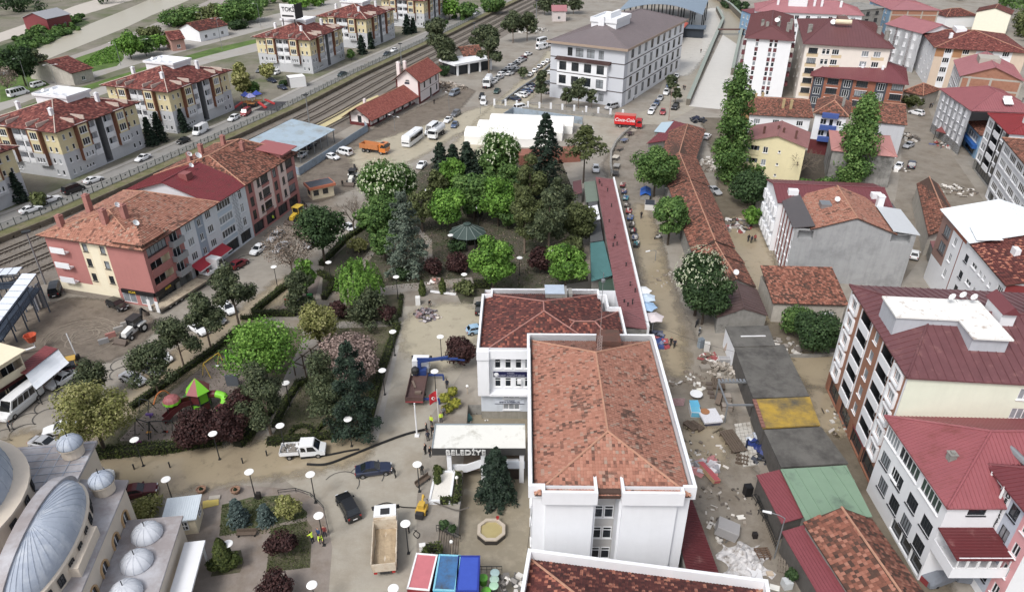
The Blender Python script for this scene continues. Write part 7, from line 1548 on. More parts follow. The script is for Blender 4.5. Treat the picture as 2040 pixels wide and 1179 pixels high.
 for x in(-h*.6,h*.64):
  for s in(-1,1):pr.append(('wheel',wm,(x,s*(hw-.08),r)))
 for s in(-1,1):pr+=[('headlight',hl,(h-.07,s*hw*.62,zb-dr-.1)),('taillight',tl,(-h+.03,s*hw*.74,zb-.22))]
 pr+=[('number_plate',pl_,(-h-.01,0,.62)),('number_plate',pl_,(h+.01,0,.42))]
 CM[k]=pr;return pr
def far_mesh(kind,col):
 k=('far',kind,col)
 if k in CM:return CM[k]
 bm=MB();ms_=[]
 for nm,me,l in car_parts(kind,col):
  if nm in('number_plate',):continue
  idx=[]
  for m in me.materials:
   if m not in ms_:ms_.append(m)
   idx.append(ms_.index(m))
  o=len(bm.v);bm.v+=[(v.co.x+l[0],v.co.y+l[1],v.co.z+l[2])for v in me.vertices]
  for p in me.polygons:bm.f.append(tuple(i+o for i in p.vertices));bm.m.append(idx[p.material_index])
 CM[k]=bm.mesh(kind+'_car',ms_);return CM[k]
NM={'saloon':'saloon_car','hatch':'hatchback_car','estate':'estate_car','suv':'offroad_car','van':'panel_van','longvan':'high_roof_van','minibus':'minibus','small':'small_car'}
CT={'van':'van','longvan':'van','minibus':'minibus'}
WH,SV,BK,GY,NB,DB=(226,228,230),(168,170,174),(24,25,28),(92,95,100),(36,44,66),(70,88,118)
def yaw2(r,f,z=0):
 a,b=at(*r,z),at(*f,z);return(a+b)/2,atan2(b.y-a.y,b.x-a.x)
def car(kind,col,rear,front,lb_,z=0,far=0,group=None,roll=0):
 c,y=yaw2(rear,front,z);c.z=z+.012
 if far:return ob(NM[kind],far_mesh(kind,col),None,c,y,lb_,CT.get(kind,'car'),group)
 t=T(NM[kind],lb_,CT.get(kind,'car'),c,y,group)
 for nm,me,l in car_parts(kind,col):ob(nm,me,t,l)
 return t
for k,(kd,c,r,f,l)in en((('saloon',WH,(44,428),(82,416),'white saloon at the end of the fence street, second car ahead of the black van'),('saloon',WH,(83,408),(120,396),'white saloon parked right before the black van on the fence street'),('van',BK,(130,389),(166,376),'black van on the street behind the railway fence'),('saloon',WH,(170,369),(204,357),'old boxy white saloon just past the black van'),('saloon',WH,(301,312),(270,326),'white saloon alone on the fence street by the curved ramp'),('hatch',BK,(381,279),(350,291),'black hatchback parked behind the long white van'),('longvan',WH,(420,255),(380,277),'long white high roof van behind the railway fence'),('estate',WH,(480,232),(452,247),'old white estate car nose to tail with the red van'),('van',(140,34,40),(504,219),(477,239),'red panel van by the blue and red playground'))):car(kd,c,r,f,l,ZT)
for kd,c,r,f,l in(('saloon',NB,(548,172),(578,184),'dark blue saloon at the playground car park entrance'),('saloon',NB,(530,160),(554,168),'dark saloon deeper in the apartment car park'),('hatch',WH,(562,143),(540,154),'white hatchback in the apartment car park'),('hatch',GY,(530,140),(508,148),'dark grey hatchback under the pale trees of the car park'),('saloon',(30,48,50),(694,146),(670,156),'dark green saloon on the street before the fourth block'),('saloon',(40,52,60),(780,106),(762,115),'dark saloon behind the white one near the fourth block'),('hatch',WH,(794,99),(776,108),'white hatchback near the station end of the fence street'),('saloon',SV,(958,25),(938,34),'silver saloon by the railway embankment fence')):car(kd,c,r,f,l,ZT,1)
car('minibus',WH,(18,196),(58,185),'white minibus driving on the highway by the riverside trees',ZT);car('van',WH,(64,177),(90,170),'small white pickup van ahead of the highway minibus',ZT,1)
car('hatch',WH,(530,492),(500,513),'white hatchback driving past the row of houses, by the wet patch');car('estate',SV,(565,466),(536,487),'silver estate parked by the bare tree and the shops');car('saloon',SV,(575,488),(548,508),'silver saloon behind the bare brown tree');car('hatch',(110,28,36),(462,540),(492,522),'dark red hatchback by the red awning')
car('hatch',SV,(628,482),(610,498),'silver hatchback hidden behind the dark leafy kerb tree');car('van',BK,(108,600),(118,566),'black people carrier by the footbridge pillars');car('estate',BK,(214,603),(257,622),'black estate car on the mud lot by the salmon corner house')
for kd,c,r,f,l in(('hatch',WH,(440,608),(470,632),'white hatchback under the topmost kerb pine'),('saloon',GY,(412,628),(450,651),'dark grey saloon between two white cars in the kerb row'),('estate',WH,(378,648),(416,672),'white car parked behind the second kerb pine'),('hatch',WH,(302,708),(344,726),'white hatchback half hidden by the fourth kerb pine'),('saloon',GY,(280,730),(322,752),'grey saloon with white bonnet by the silver saloon'),('saloon',SV,(242,750),(292,770),'silver saloon nearest the corner in the kerb row')):car(kd,c,r,f,l)
car('saloon',WH,(154,744),(98,780),'sleek white saloon before the sagging white awning');car('minibus',WH,(84,780),(2,846),'big white minibus by the cafe shopfront');car('saloon',WH,(158,852),(92,866),'white saloon under the yellow green corner tree');car('saloon',SV,(66,884),(124,896),'silver saloon near the two mosque turrets')
car('saloon',(86,38,44),(250,990),(302,980),'muddy maroon saloon with open lid by the mosque wall');car('longvan',WH,(150,975),(205,960),'white van roof showing behind the mosque turret')
car('saloon',NB,(708,946),(782,936),'navy blue saloon on the silty boulevard');car('suv',BK,(706,1036),(684,996),'black offroad car seen from behind on the boulevard');car('small',(150,180,204),(940,664),(962,660),'light blue car poking out from the town hall wing');car('hatch',BK,(956,636),(957,602),'black car squeezed against the town hall wing')
for kd,c,r,f,l in(('hatch',WH,(650,314),(676,320),'white hatchback parked by the blue grey hoarding'),('van',WH,(702,312),(672,304),'white panel van parked by the blue grey hoarding'),('minibus',WH,(874,254),(846,276),'white minibus in the traffic queue by the coach'),('saloon',WH,(884,247),(866,262),'white saloon right behind the queueing minibus'),('saloon',WH,(902,236),(884,250),'white saloon behind the blue grey car in the station queue'),('hatch',DB,(912,246),(900,260),'blue grey hatchback meeting the station queue'),('suv',GY,(918,224),(898,238),'dark grey offroad car last in the station queue'),('van',WH,(964,200),(962,214),'white van coming down the flooded station road'),('estate',BK,(962,190),(958,202),'black car between the white van and the tanker truck'),('van',(120,128,140),(914,186),(897,194),'grey people carrier in the station forecourt'),('saloon',(40,66,62),(996,178),(984,192),'dark green car by the white road truck'),('saloon',WH,(846,326),(834,340),'white saloon glimpsed behind the blossoming chestnuts'),('hatch',WH,(1186,330),(1188,352),'white hatchback near the tall sparse cedar'),('small',WH,(690,455),(706,463),'white car end showing by the bare grey tree')):car(kd,c,r,f,l,0,kd!='minibus')
car('saloon',WH,(596,318),(612,304),'car parked in the shade of the carport shed',0,1);car('saloon',GY,(610,300),(628,288),'dark car at the back of the carport shed',0,1)
rowA=[(1052,111,WH),(1043,119,(110,40,48)),(1040,123,SV),(1032,127,WH),(1028,131,GY),(1020,136,WH),(1012,141,WH),(1006,146,BK),(1001,152,WH),(994,158,SV),(985,163,WH),(980,168,WH),(972,175,BK),(1016,150,WH),(1022,145,GY),(1030,140,SV)]
o_=['first','second','third','fourth','fifth','sixth','seventh','eighth','ninth','tenth','eleventh','twelfth','thirteenth','fourteenth','fifteenth','sixteenth']
cn_={WH:'white',SV:'silver',GY:'grey',BK:'black',NB:'navy blue',DB:'blue',(110,40,48):'dark red',(150,60,64):'faded red'}
for k,(x,y,c)in en(rowA):car(('saloon','hatch','suv')[k%3],c,(x-9,y+3),(x+9,y-3),f'{cn_[c]} car, {o_[k]} from the minibuses in the row by the cafe lot',0,1,'cars parked along the cafe lot fence')
for k,(x,y,c)in en(((1057,152,WH),(1066,144,WH),(1075,136,SV),(1083,130,WH),(1091,125,WH))):car('hatch',c,(x-5,y+5),(x+5,y-5),f'{cn_[c]} car, {o_[k]} from the clipped tree in the row outside the school railings',0,1,'cars parked outside the school railings')
car('minibus',WH,(1070,90),(1092,84),'white minibus parked at the top of the school road',0,1);car('longvan',WH,(1068,101),(1090,96),'white van parked below the minibus on the school road',0,1);car('van',WH,(1086,96),(1102,92),'white van squeezed between minibus and school wall',0,1)
for kd,c,x,y,l in(('saloon',NB,1058,173,'navy saloon topmost in the school car park'),('saloon',SV,1054,179,'silver saloon below the navy one in the school car park'),('saloon',DB,1050,184,'blue saloon amid the school car park row'),('saloon',SV,1044,189,'silver saloon by the blue one in the school car park'),('suv',WH,1038,193,'white offroad car in the school car park'),('saloon',NB,1026,200,'navy saloon at the school car park gate'),('hatch',SV,1085,186,'silver hatchback behind the car park pine'),('hatch',WH,1092,148,'white hatchback against the school wall'),('saloon',GY,1090,168,'grey saloon against the school wall')):car(kd,c,(x+11,y+3),(x-11,y-2),l,0,1)
car('van',WH,(1024,222),(1050,216),'white van behind the pale blue panel fence',0,1);car('van',SV,(1230,214),(1206,220),'silver van at the school gate wall',0,1);car('suv',WH,(1266,188),(1252,204),'white offroad car by the school flank',0,1)
for k,(kd,c,x,y,s)in en((('hatch',WH,1347,156,'topmost'),('suv',NB,1343,165,'second'),('hatch',DB,1332,174,'third'),('suv',WH,1327,188,'fourth'),('saloon',SV,1315,199,'fifth'),('saloon',DB,1308,209,'sixth'),('saloon',SV,1302,217,'seventh'),('saloon',WH,1297,226,'lowest'))):car(kd,c,(x+5,y-8),(x-5,y+8),f'{cn_[c]} car, {s} in the line parked by the school on the canal road',0,1,'cars parked by the school on the canal road')
car('hatch',(150,60,64),(1322,220),(1318,234),'faded red car by the canal road crossing',0,1);car('suv',BK,(1350,212),(1340,222),'black car turning at the canal end',0,1)
car('suv',WH,(1838,232),(1812,226),'battered white pickup on the muddy street near the rubble');car('suv',(34,40,58),(1812,346),(1818,320),'dark blue offroad car on the muddy junction');car('hatch',WH,(1818,524),(1822,500),'white hatchback in the gap by the grey gable block');car('saloon',GY,(1840,196),(1852,188),'dark car at the upper end of the muddy street',0,1)
car('hatch',WH,(1400,284),(1416,268),'white car stranded by the crooked shop row');car('saloon',SV,(1412,378),(1432,390),'mud covered silver saloon half buried behind the tiled shops');car('hatch',WH,(1794,330),(1784,342),'crushed white car by the stained concrete wall',0,1);car('hatch',SV,(1818,290),(1800,298),'wrecked pale car in the street rubble',0,1)
car('hatch',SV,(1905,278),(1898,290),'muddy car under the red street awning',0,1)
# ---- heavy vehicles
def whl(t,xs,hw,r=.5,w=.28,dual=0):
 me=pln(('truckwheel',r,w),lambda:TU([(0,-w/2,0),(0,w/2,0)],r,16,0).tb([(0,-w/2-.01,0),(0,w/2+.01,0)],r*.55,10,1).mesh('wheel',[BLACK,RIM]))
 for x in xs:
  for s in(-1,1):ob('wheel',me,t,(x,s*(hw-.16),r))
def cbn(t,x0,x1,hw,z0,z1,m,slope=.25,name='cab'):
 b=MB().add([(x0,-hw,z0),(x1,-hw,z0),(x1,hw,z0),(x0,hw,z0),(x0,-hw,z1),(x1-slope,-hw*.96,z1),(x1-slope,hw*.96,z1),(x0,hw,z1),(x1,-hw,z0+(z1-z0)*.5),(x1,hw,z0+(z1-z0)*.5)],[(0,3,2,1),(4,5,6,7),(0,4,7,3),(0,1,8,5,4),(3,7,6,9,2),(1,2,9,8),(8,9,6,5)])
 c=b.bd(name,m,t);zm=z0+(z1-z0)*.5;w=MB();w.poly([(x1+.012,-hw*.9,zm+.06),(x1+.012,hw*.9,zm+.06),(x1-slope*.82+.012,hw*.88,z1-.16),(x1-slope*.82+.012,-hw*.88,z1-.16)]);w.bd('windscreen',CG,c)
 for s in(-1,1):
  q=[(x0+.35,s*(hw+.012),zm+.05),(x1-.22,s*(hw+.012),zm+.05),(x1-slope-.1,s*(hw*.97+.014),z1-.25),(x0+.35,s*(hw*.98+.014),z1-.25)];MB().poly(q if s<0 else q[::-1]).bd('side_window',CG,c)
  BX(x1-.15,s*hw+(0 if s>0 else-.3),zm+.2,x1-.05,s*hw+(.3 if s>0 else 0),zm+.75).bd('mirror',TR,c);BX(x1-.01,s*hw*.7-.2,z0+.12,x1+.04,s*hw*.7+.2,z0+.34).bd('headlight',LAMP,c)
 return c
def dump(lb_,rear,front,cabm,bodym,loadm,tail=None):
 c,y=yaw2(rear,front);t=T('dump_truck',lb_,'truck',(c.x,c.y,.01),y);hw=1.25
 BX(-3.9,-.5,.6,3.6,.5,1).bd('chassis',TR,t);whl(t,(-2.9,-1.55,2.5),hw,.52)
 cbn(t,2,3.9,hw,.75,3,cabm,.3);BX(2.15,-.5,3,3,.5,3.08).bd('roof_hatch',TR,t)
 b=MB();zf=1.15;b.box(-3.9,-hw,zf,1.7,hw,zf+.12)
 for s in(-1,1):
  b.add([(-3.9,s*hw,zf),(1.7,s*hw,zf),(1.75,s*(hw+.1),zf+1.3),(-4,s*(hw+.1),zf+1.3),(-3.9,s*(hw-.1),zf),(1.7,s*(hw-.1),zf),(1.75,s*hw,zf+1.3),(-4,s*hw,zf+1.3)],[(0,1,2,3),(7,6,5,4),(3,2,6,7),(0,3,7,4),(1,5,6,2)])
 b.box(1.6,-hw,zf,1.75,hw,zf+1.6);b.box(1.75,-hw,zf+1.5,2.4,hw,zf+1.6);
 for k in rg(6):
  for s in(-1,1):b.box(-3.6+k*1,s*(hw+.03)-.05,zf+.05,-3.5+k*1,s*(hw+.03)+.05,zf+1.25)
 b.bd('tipper_body',bodym,t);BX(-4.05,-hw*.98,zf,-3.95,hw*.98,zf+1.15).bd('tailgate',tail or bodym,t)
 l=MB();n=8
 for i in rg(n):
  for j in rg(4):
   def H(i,j):return zf+.16+.25*sin(i*1.3+j)*.3+.12*(j%2)
   x0=-3.85+5.4*i/n;x1=-3.85+5.4*(i+1)/n;y0=-hw*.9+2*hw*.9*j/4;y1=-hw*.9+2*hw*.9*(j+1)/4;l.poly([(x0,y0,H(i,j)),(x1,y0,H(i+1,j)),(x1,y1,H(i+1,j+1)),(x0,y1,H(i,j+1))])
 l.bd('load',loadm,t)
 for s in(-1,1):BX(-4.08,s*.95-.18,.85,-3.98,s*.95+.18,1.05).bd('taillight',TAIL,t)
 return t
MUDL=mt((168,148,120),.95,.25,1.2,bump=.8);DIRTY=mt((198,186,166),.7,.2,.8,dirt=((160,138,112),.4,.8))
dump('white dump truck with an empty mud stained tipper body on the boulevard',(768,1152),(772,1036),pnt(WH),DIRTY,MUDL)
dump('orange dump truck in the station yard',(722,300),(774,308),pnt((206,120,52)),mt((200,116,58),.5,.12,1),MUDL)
c,y=yaw2((824,822),(845,722));t=T('crane_lorry','flatbed lorry with a folded blue loading crane reaching towards the purple shrub','truck',(c.x,c.y,.01),y)
BX(-4.6,-.5,.6,4.2,.5,1).bd('chassis',TR,t);whl(t,(-3.2,-1.9,3),1.25,.5);cbn(t,2.4,4.3,1.22,.7,2.8,pnt(WH),.3)
b=MB();b.box(-4.7,-1.25,1.05,1,1.25,1.2);b.box(-4.7,-1.25,1.2,1,-1.17,1.75);b.box(-4.7,1.17,1.2,1,1.25,1.75);b.box(-4.78,-1.25,.8,-4.7,1.25,1.75);b.bd('flatbed',mt((96,72,68),.7,.2,1),t)
BX(-4.8,-1.25,.85,-4.785,1.25,1.1).bd('rear_marker',cmat((170,60,64)),t)
BLU=mt((42,66,130),.4,.1,1);BX(1.1,-1,1,2.1,1,2).tb([(1.6,0,1.5),(1.6,0,3.2)],.3,8).bd('crane_base',BLU,t);MB().bar((1.6,.2,3.3),(1.9,-4.2,3.9),.35,.4).bar((1.6,.3,3.75),(2.1,-5.6,3.5),.25,.28).bar((2,-3.5,3.6),(2.2,-6.6,3.2),.16,.18).bd('crane_arm',BLU,t);MB().lth([(0,0),(.55,.1),(.55,.8),(.3,1.1),(0,1.1)],10,0,(1,.6,1.6)).bd('hose_drum',TR,t)
for x in(1.6,-4):MB().bar((x,-1.2,.9),(x,-3.4,.9),.25,.25).box(x-.12,-3.5,0,x+.12,-3.3,.95).bd('outrigger',BLU,t)
BX(-3.4,-.8,1.2,-2.9,.1,1.5).bar((-2,.2,1.3),(-.5,.8,1.4),.3,.15).bd('cargo',mt((120,104,92),.9,.3,2),t)
c,y=yaw2((564,908),(650,902));t=T('dropside_pickup','white crew cab dropside pickup loaded with rubble at the flooded lawn edge','pickup',(c.x,c.y,.01),y);BX(-2.8,-.45,.45,2.7,.45,.75).bd('chassis',TR,t);whl(t,(-1.75,1.85),.98,.36,.22)
b=MB();b.add([(-.35,-.98,.5),(2.75,-.9,.5),(2.75,.9,.5),(-.35,.98,.5),(-.35,-.92,2.1),(1.35,-.86,2.1),(1.35,.86,2.1),(-.35,.92,2.1),(2.75,-.88,1),(2.75,.88,1),(2.05,-.92,1.28),(2.05,.92,1.28)],[(0,3,2,1),(4,5,6,7),(0,4,7,3),(0,1,8,10,5,4),(3,7,6,11,9,2),(1,2,9,8),(8,9,11,10),(10,11,6,5)]);b.bd('cab',pnt(WH),t)
MB().poly([(2.04,-.82,1.31),(2.04,.82,1.31),(1.4,.76,2.04),(1.4,-.76,2.04)]).bd('windscreen',CG,t)
for s in(-1,1):
 for a,b_ in((-.2,.45),(.6,1.5)):
  q=[(a,s*.985,1.28),(b_+.25*(b_>1),s*.97,1.28),(b_-.15,s*.91,1.95),(a,s*.93,1.95)];MB().poly(q if s<0 else q[::-1]).bd('side_window',CG,t)
 BX(2.7,s*.62-.16,.78,2.77,s*.62+.16,.98).bd('headlight',LAMP,t)
b=MB();b.box(-2.85,-1.02,.85,-.45,1.02,.95);b.box(-2.85,-1.02,.95,-.45,-.97,1.35);b.box(-2.85,.97,.95,-.45,1.02,1.35);b.box(-2.9,-1.02,.95,-2.85,1.02,1.35);b.box(-.5,-1.02,.95,-.45,1.02,1.7);b.bd('dropside_bed',WF,t)
rb=MB();rr=random.Random(9)
for k in rg(40):x,y_=rr.uniform(-2.7,-.7),rr.uniform(-.85,.85);s=rr.uniform(.08,.2);rb.box(x-s,y_-s,.95,x+s,y_+s,1+s*1.6)
rb.bd('rubble_load',mt((130,124,116),.95,.3,3),t,kind='stuff')
def coach(lb_,rear,front,L=9.5):
 c,y=yaw2(rear,front);t=T('coach',lb_,'bus',(c.x,c.y,.01),y);h=L/2;b=MB();s=lambda x,w,lo,hi:[(x,-w,lo),(x,w,lo),(x,w,hi-.25),(x,w*.86,hi),(x,-w*.86,hi),(x,-w,hi-.25)]
 b.loft([s(-h,1.15,.4,3),s(-h+.2,1.22,.32,3.15),s(h-.5,1.22,.32,3.15),s(h,1.12,.4,2.4)]);b.bd('body',pnt(WH),t);whl(t,(-h*.5,h*.58),1.2,.48)
 for sd in(-1,1):
  m=MB();y_=sd*1.235;q=[(-h*.9,y_,1.5),(h*.86,y_,1.5),(h*.82,y_*.99,2.6),(-h*.9,y_*.99,2.6)];m.poly(q if sd<0 else q[::-1]);m.bd('side_window',CG,t)
 m=MB();m.poly([(h-.02,-1,1.25),(h-.02,1,1.25),(h-.44,.98,2.95),(h-.44,-.98,2.95)]);m.xf(Matrix.Translation((.09,0,0)));m.bd('windscreen',CG,t);BX(-1,-.5,3.15,.4,.5,3.3).bd('roof_unit',WF,t)
 for sd in(-1,1):BX(h-.05,sd*.8-.2,.6,h+.03,sd*.8+.2,.82).bd('headlight',LAMP,t)
coach('white coach parked before the station yard hoarding',(842,270),(802,300))
c,y=yaw2((884,262),(856,284));t=T('tanker_lorry','white tanker lorry by the coach and the dark cypresses','truck',(c.x,c.y,.01),y);BX(-4,-.5,.6,3.4,.5,1).bd('chassis',TR,t);whl(t,(-2.9,-1.6,2.4),1.2);cbn(t,2,3.7,1.2,.7,2.8,pnt(WH));TU([(-4,0,2),(-3.9,0,2),(1.7,0,2),(1.8,0,2)],1.1,16).bd('tank',mat('white_tank',(206,208,212),.35,.06),t);BX(-3.4,-.3,3.08,1.2,.3,3.14).bd('walkway',MT,t)
c,y=yaw2((980,158),(964,186));t=T('bulk_lorry','white lorry with a rounded body driving towards the viewer on the station road','truck',(c.x,c.y,.01),y);BX(-4.4,-.5,.6,3.6,.5,1).bd('chassis',TR,t);whl(t,(-3.1,-1.8,2.6),1.25);cbn(t,2.2,4,1.25,.7,3.1,pnt(WH));b=MB();s=lambda x,w,hi:[(x,-w,1.1),(x,w,1.1),(x,w,hi-.7),(x,w*.6,hi),(x,-w*.6,hi),(x,-w,hi-.7)];b.loft([s(-4.6,1.1,2.8),s(-3.6,1.25,3.4),s(1,1.25,3.4),s(1.9,1.1,2.9)]);b.bd('rounded_body',mg('white_tank'),t)
c,y=yaw2((1226,252),(1278,256));t=T('drinks_lorry','red drinks delivery lorry with white script lettering at the junction','truck',(c.x,c.y,.01),y);BX(-4,-.5,.6,3.4,.5,1).bd('chassis',TR,t);whl(t,(-2.4,2.4),1.2);cbn(t,2.1,3.9,1.2,.7,2.7,pnt((176,28,36)));CR_=mt((196,44,46,1),.45,.05);bx=BX(-4.1,-1.25,1.1,1.9,1.25,3.7).bd('box_body',CR_,t);BX(-4.12,-1.27,3.7,1.92,1.27,3.78).bd('roof_edge',cmat((206,96,84)),t);ob('lettering',txm('Coca-Cola',1.35,WF,.02,.25),bx,(-1.1,-1.28,2.4))
c,y=yaw2((1178,270),(1152,300));t=T('box_lorry','white box lorry seen through the sparse cedar branches','truck',(c.x,c.y,.01),y);BX(-3.6,-.5,.6,3.2,.5,1).bd('chassis',TR,t);whl(t,(-2.2,2.2),1.15);cbn(t,1.9,3.5,1.15,.7,2.6,pnt(WH));BX(-3.7,-1.2,1.1,1.7,1.2,3.3).bd('box_body',WT,t)
def backhoe(lb_,rear,front,col,cabm):
 c,y=yaw2(rear,front);t=T('backhoe_loader',lb_,'digger',(c.x,c.y,.01),y);P_=mat('digger_paint_%d'%col[2],rgb(*col),.45,.1,1);D=TR
 b=MB();b.box(-1.6,-.5,.6,2.2,.5,1.2);b.add([(.4,-.5,1.2),(2.2,-.45,1.2),(2.2,.45,1.2),(.4,.5,1.2),(.4,-.5,1.75),(2.2,-.42,1.45),(2.2,.42,1.45),(.4,.5,1.75)],[(4,5,6,7),(0,1,5,4),(3,7,6,2),(1,2,6,5)]);b.bd('bonnet',P_,t)
 me=TU([(0,-.25,0),(0,.25,0)],.78,18,0).tb([(0,-.26,0),(0,.26,0)],.42,12,1).mesh('wheel',[BLACK,P_]);mf=TU([(0,-.18,0),(0,.18,0)],.48,16,0).tb([(0,-.19,0),(0,.19,0)],.25,10,1).mesh('wheel',[BLACK,P_])
 for s in(-1,1):
  ob('wheel',me,t,(-1,s*.95,.78));ob('wheel',mf,t,(1.7,s*.85,.48));MB().add([(-1.9,s*.65,1.5),(-.1,s*.65,1.5),(-.3,s*.65,1.75),(-1.7,s*.65,1.75),(-1.9,s*1.2,1.5),(-.1,s*1.2,1.5),(-.3,s*1.2,1.75),(-1.7,s*1.2,1.75)],[(0,1,2,3),(7,6,5,4),(3,2,6,7),(0,3,7,4),(1,5,6,2)]).bd('mudguard',P_,t)
 c=MB();
 for x,y_ in((-1.5,-.7),(-1.5,.7),(.3,-.7),(.3,.7)):c.box(x-.05,y_-.05,1.2,x+.05,y_+.05,2.75)
 c.box(-1.65,-.85,2.75,.45,.85,2.88);c.box(-1.4,-.6,1.2,.2,.6,1.4);c.bd('cab',cabm,t);g_=MB();g_.box(-1.46,-.68,1.4,.26,.68,2.72);g_.bd('cab_glass',CG,t)
 for s in(-1,1):MB().bar((.9,s*.6,1.1),(2.9,s*.6,.6),.14,.2).bd('loader_arm',D,t)
 b=MB();b.add([(2.8,-1.15,.1),(3.7,-1.15,.05),(3.5,-1.15,.25),(2.9,-1.15,.9),(2.8,1.15,.1),(3.7,1.15,.05),(3.5,1.15,.25),(2.9,1.15,.9)],[(0,1,2,3),(7,6,5,4),(0,4,5,1),(0,3,7,4),(3,2,6,7)]);b.bd('bucket',mat('muddy_steel',(96,84,76),.8,.2,2),t)
 MB().bar((-1.8,0,1),(-2.5,0,3.4),.28,.35).bd('boom',D,t);MB().bar((-2.5,0,3.4),(-3.3,0,2.2),.22,.28).bd('dipper',D,t);MB().add([(-3.6,-.4,1.5),(-3,-.4,1.6),(-3.1,-.4,2.3),(-3.5,-.4,2.2),(-3.6,.4,1.5),(-3,.4,1.6),(-3.1,.4,2.3),(-3.5,.4,2.2)],[(0,1,2,3),(7,6,5,4),(0,4,5,1),(1,5,6,2),(2,6,7,3),(3,7,4,0)]).bd('digging_bucket',mg('muddy_steel'),t);return t
backhoe('white backhoe loader with a black cab on the mud lot',(292,648),(246,682),(222,222,220),TR);backhoe('white and black backhoe loader in the yard by the chestnuts',(712,350),(694,374),(214,214,208),TR)
t=backhoe('yellow wheel loader by the shops at the end of the row',(606,428),(580,446),(214,176,48),cmat((206,170,52)))
c,y=yaw2((298,632),(446,538));t=T('low_loader','long empty low loader trailer hauled by a white tractor cab by the pines','truck',(c.x,c.y,.01),y);Lh=7.6
b=MB();rr=random.Random(2)
for k in rg(7):b.box(-Lh+.3,-1.35+k*.39,.85,Lh*.45,-1.35+k*.39+.35,.95)
b.bd('plank',mt((186,170,146),.85,.18,1.5,dirt=((140,124,104),.35,.8)),t);BX(-Lh,-1.3,.5,Lh*.5,1.3,.84).bd('frame',mat('grey_frame_steel',(120,112,102),.7,.15),t);MB().add([(Lh*.45,-1.3,.9),(Lh*.62,-1.3,1.5),(Lh*.62,1.3,1.5),(Lh*.45,1.3,.9),(Lh*.45,-1.3,.6),(Lh*.62,-1.3,1.2),(Lh*.62,1.3,1.2),(Lh*.45,1.3,.6)],[(0,1,2,3),(0,4,5,1),(3,2,6,7)]).bd('gooseneck',mg('grey_frame_steel'),t)
whl(t,(-Lh*.72,-Lh*.55,-Lh*.38),1.3,.45);
for s in(-.9,.9):BX(-Lh-.15,s-.35,.4,-Lh-.05,s+.35,2.5).bd('loading_ramp',WF,t)
b=MB();b.box(Lh*.55,-1.1,1.5,Lh*.8,-1,2);b.box(Lh*.55,1,1.5,Lh*.8,1.1,2);b.box(Lh*.55,-1.1,1.42,Lh*.8,1.1,1.5);b.bd('tool_tray',WF,t);TU([(Lh*.65,-.4,1.7),(Lh*.75,.5,1.7)],.25,8).bd('red_pipe',cmat((160,40,44)),t);cbn(t,Lh*.86,Lh*1.1,1.25,.9,3.5,pnt(WH),.35);whl(t,(Lh*.68,Lh*1),1.25,.5)
c=at(842,1018);t=T('pump_machine','small yellow pump machine with a black engine at the courtyard edge','machine',(c.x,c.y,0),R(80));YL=cmat((196,156,52));BX(-.9,-.6,.3,.4,.6,.9).box(-.6,-.35,.9,.2,.35,1.5).bd('engine_housing',YL,t);TU([(.2,0,1.4),(.9,.1,1.7),(1.2,.1,1.1)],.14,8).bd('pump_arm',YL,t);BX(-1.5,-.45,.25,-.9,.45,.95).bd('engine',TR,t);whl(t,(-.4,),.75,.3,.18)
def cabin_px(lab,c,rz,roof,side,trim,shape):
 g=at(*c);t=T('portable_cabin',lab,'cabin',(g.x,g.y,0),rz);w,d,h=1.15,2.2,2.5
 BX(-w,-d,0,w,d,h).bd('wall',side,t);fr=MB()
 for x in(-w,w-.14):fr.box(x-.02,-d-.02,h,x+.16,d+.02,h+.14)
 fr.box(-w+.14,-d-.02,h,w-.14,-d+.14,h+.14);fr.box(-w+.14,d-.14,h,w-.14,d+.02,h+.14);fr.bd('roof_frame',trim,t)
 BX(-w+.14,-d+.14,h,w-.14,d-.14,h+.05).bd('roof',roof,t);q=MB();q.box(-.4,-d-.05,.6,.4,-d-.003,1.9);q.bd('window',GL,t);ob('window_frame',wnm(.9,1,1,-.06,WF,GL,0,1,0)[0],t,(0,-d-.02,1))
cabin_px('red roofed portable cabin with white frame, by the other coloured cabins',(845,1170),R(-6),mt((206,104,112),.5,.1,1),cmat((150,24,32)),WF,0);cabin_px('light blue portable cabin with a dark patch on its roof',(893,1172),R(-3),mt((62,112,166),.4,.15,.8,dirt=((70,78,92),.45,.5)),cmat((60,160,196)),mt((120,190,214),.5,.05),1);cabin_px('deep blue portable cabin nearest the plastic bins',(934,1174),R(0),mt((58,84,188),.25,.1,.8),cmat((30,44,130)),mt((40,56,150),.3,.05),2)
# ---------------- lamps, poles ----------------
def lpx(base,top,lab,z=0,globe=0,grp='park lamps'):
 g=at(*base,z);h=hof(base,top,z);t=T('park_lamp',lab,'lamp',g,0,grp);h=min(max(h,2.8),6.5)
 TU([(0,0,0),(0,0,h*.5),(0,0,h-.25)],.075,6,0,.05).box(-.16,-.16,0,.16,.16,.12).bd('pole',DM if not globe else mt((176,160,140),.6,.1),t)
 if globe:MB().lth([(0,-.2),(.17,-.12),(.22,.05),(.15,.2),(0,.25)],12,0,(0,0,h)).bd('globe',mt((232,232,228),.3,.02),t,sm_=1)
 else:MB().lth([(.06,-.35),(.14,-.3),(.52,0),(.55,.05),(.5,.1),(0,.14)],18,0,(0,0,h)).bd('lamp_head',mt((236,236,234),.4,.02),t);MB().lth([(.05,-.5),(.11,-.45),(.11,-.34),(.05,-.32)],8,0,(0,0,h)).bd('collar',DM,t)
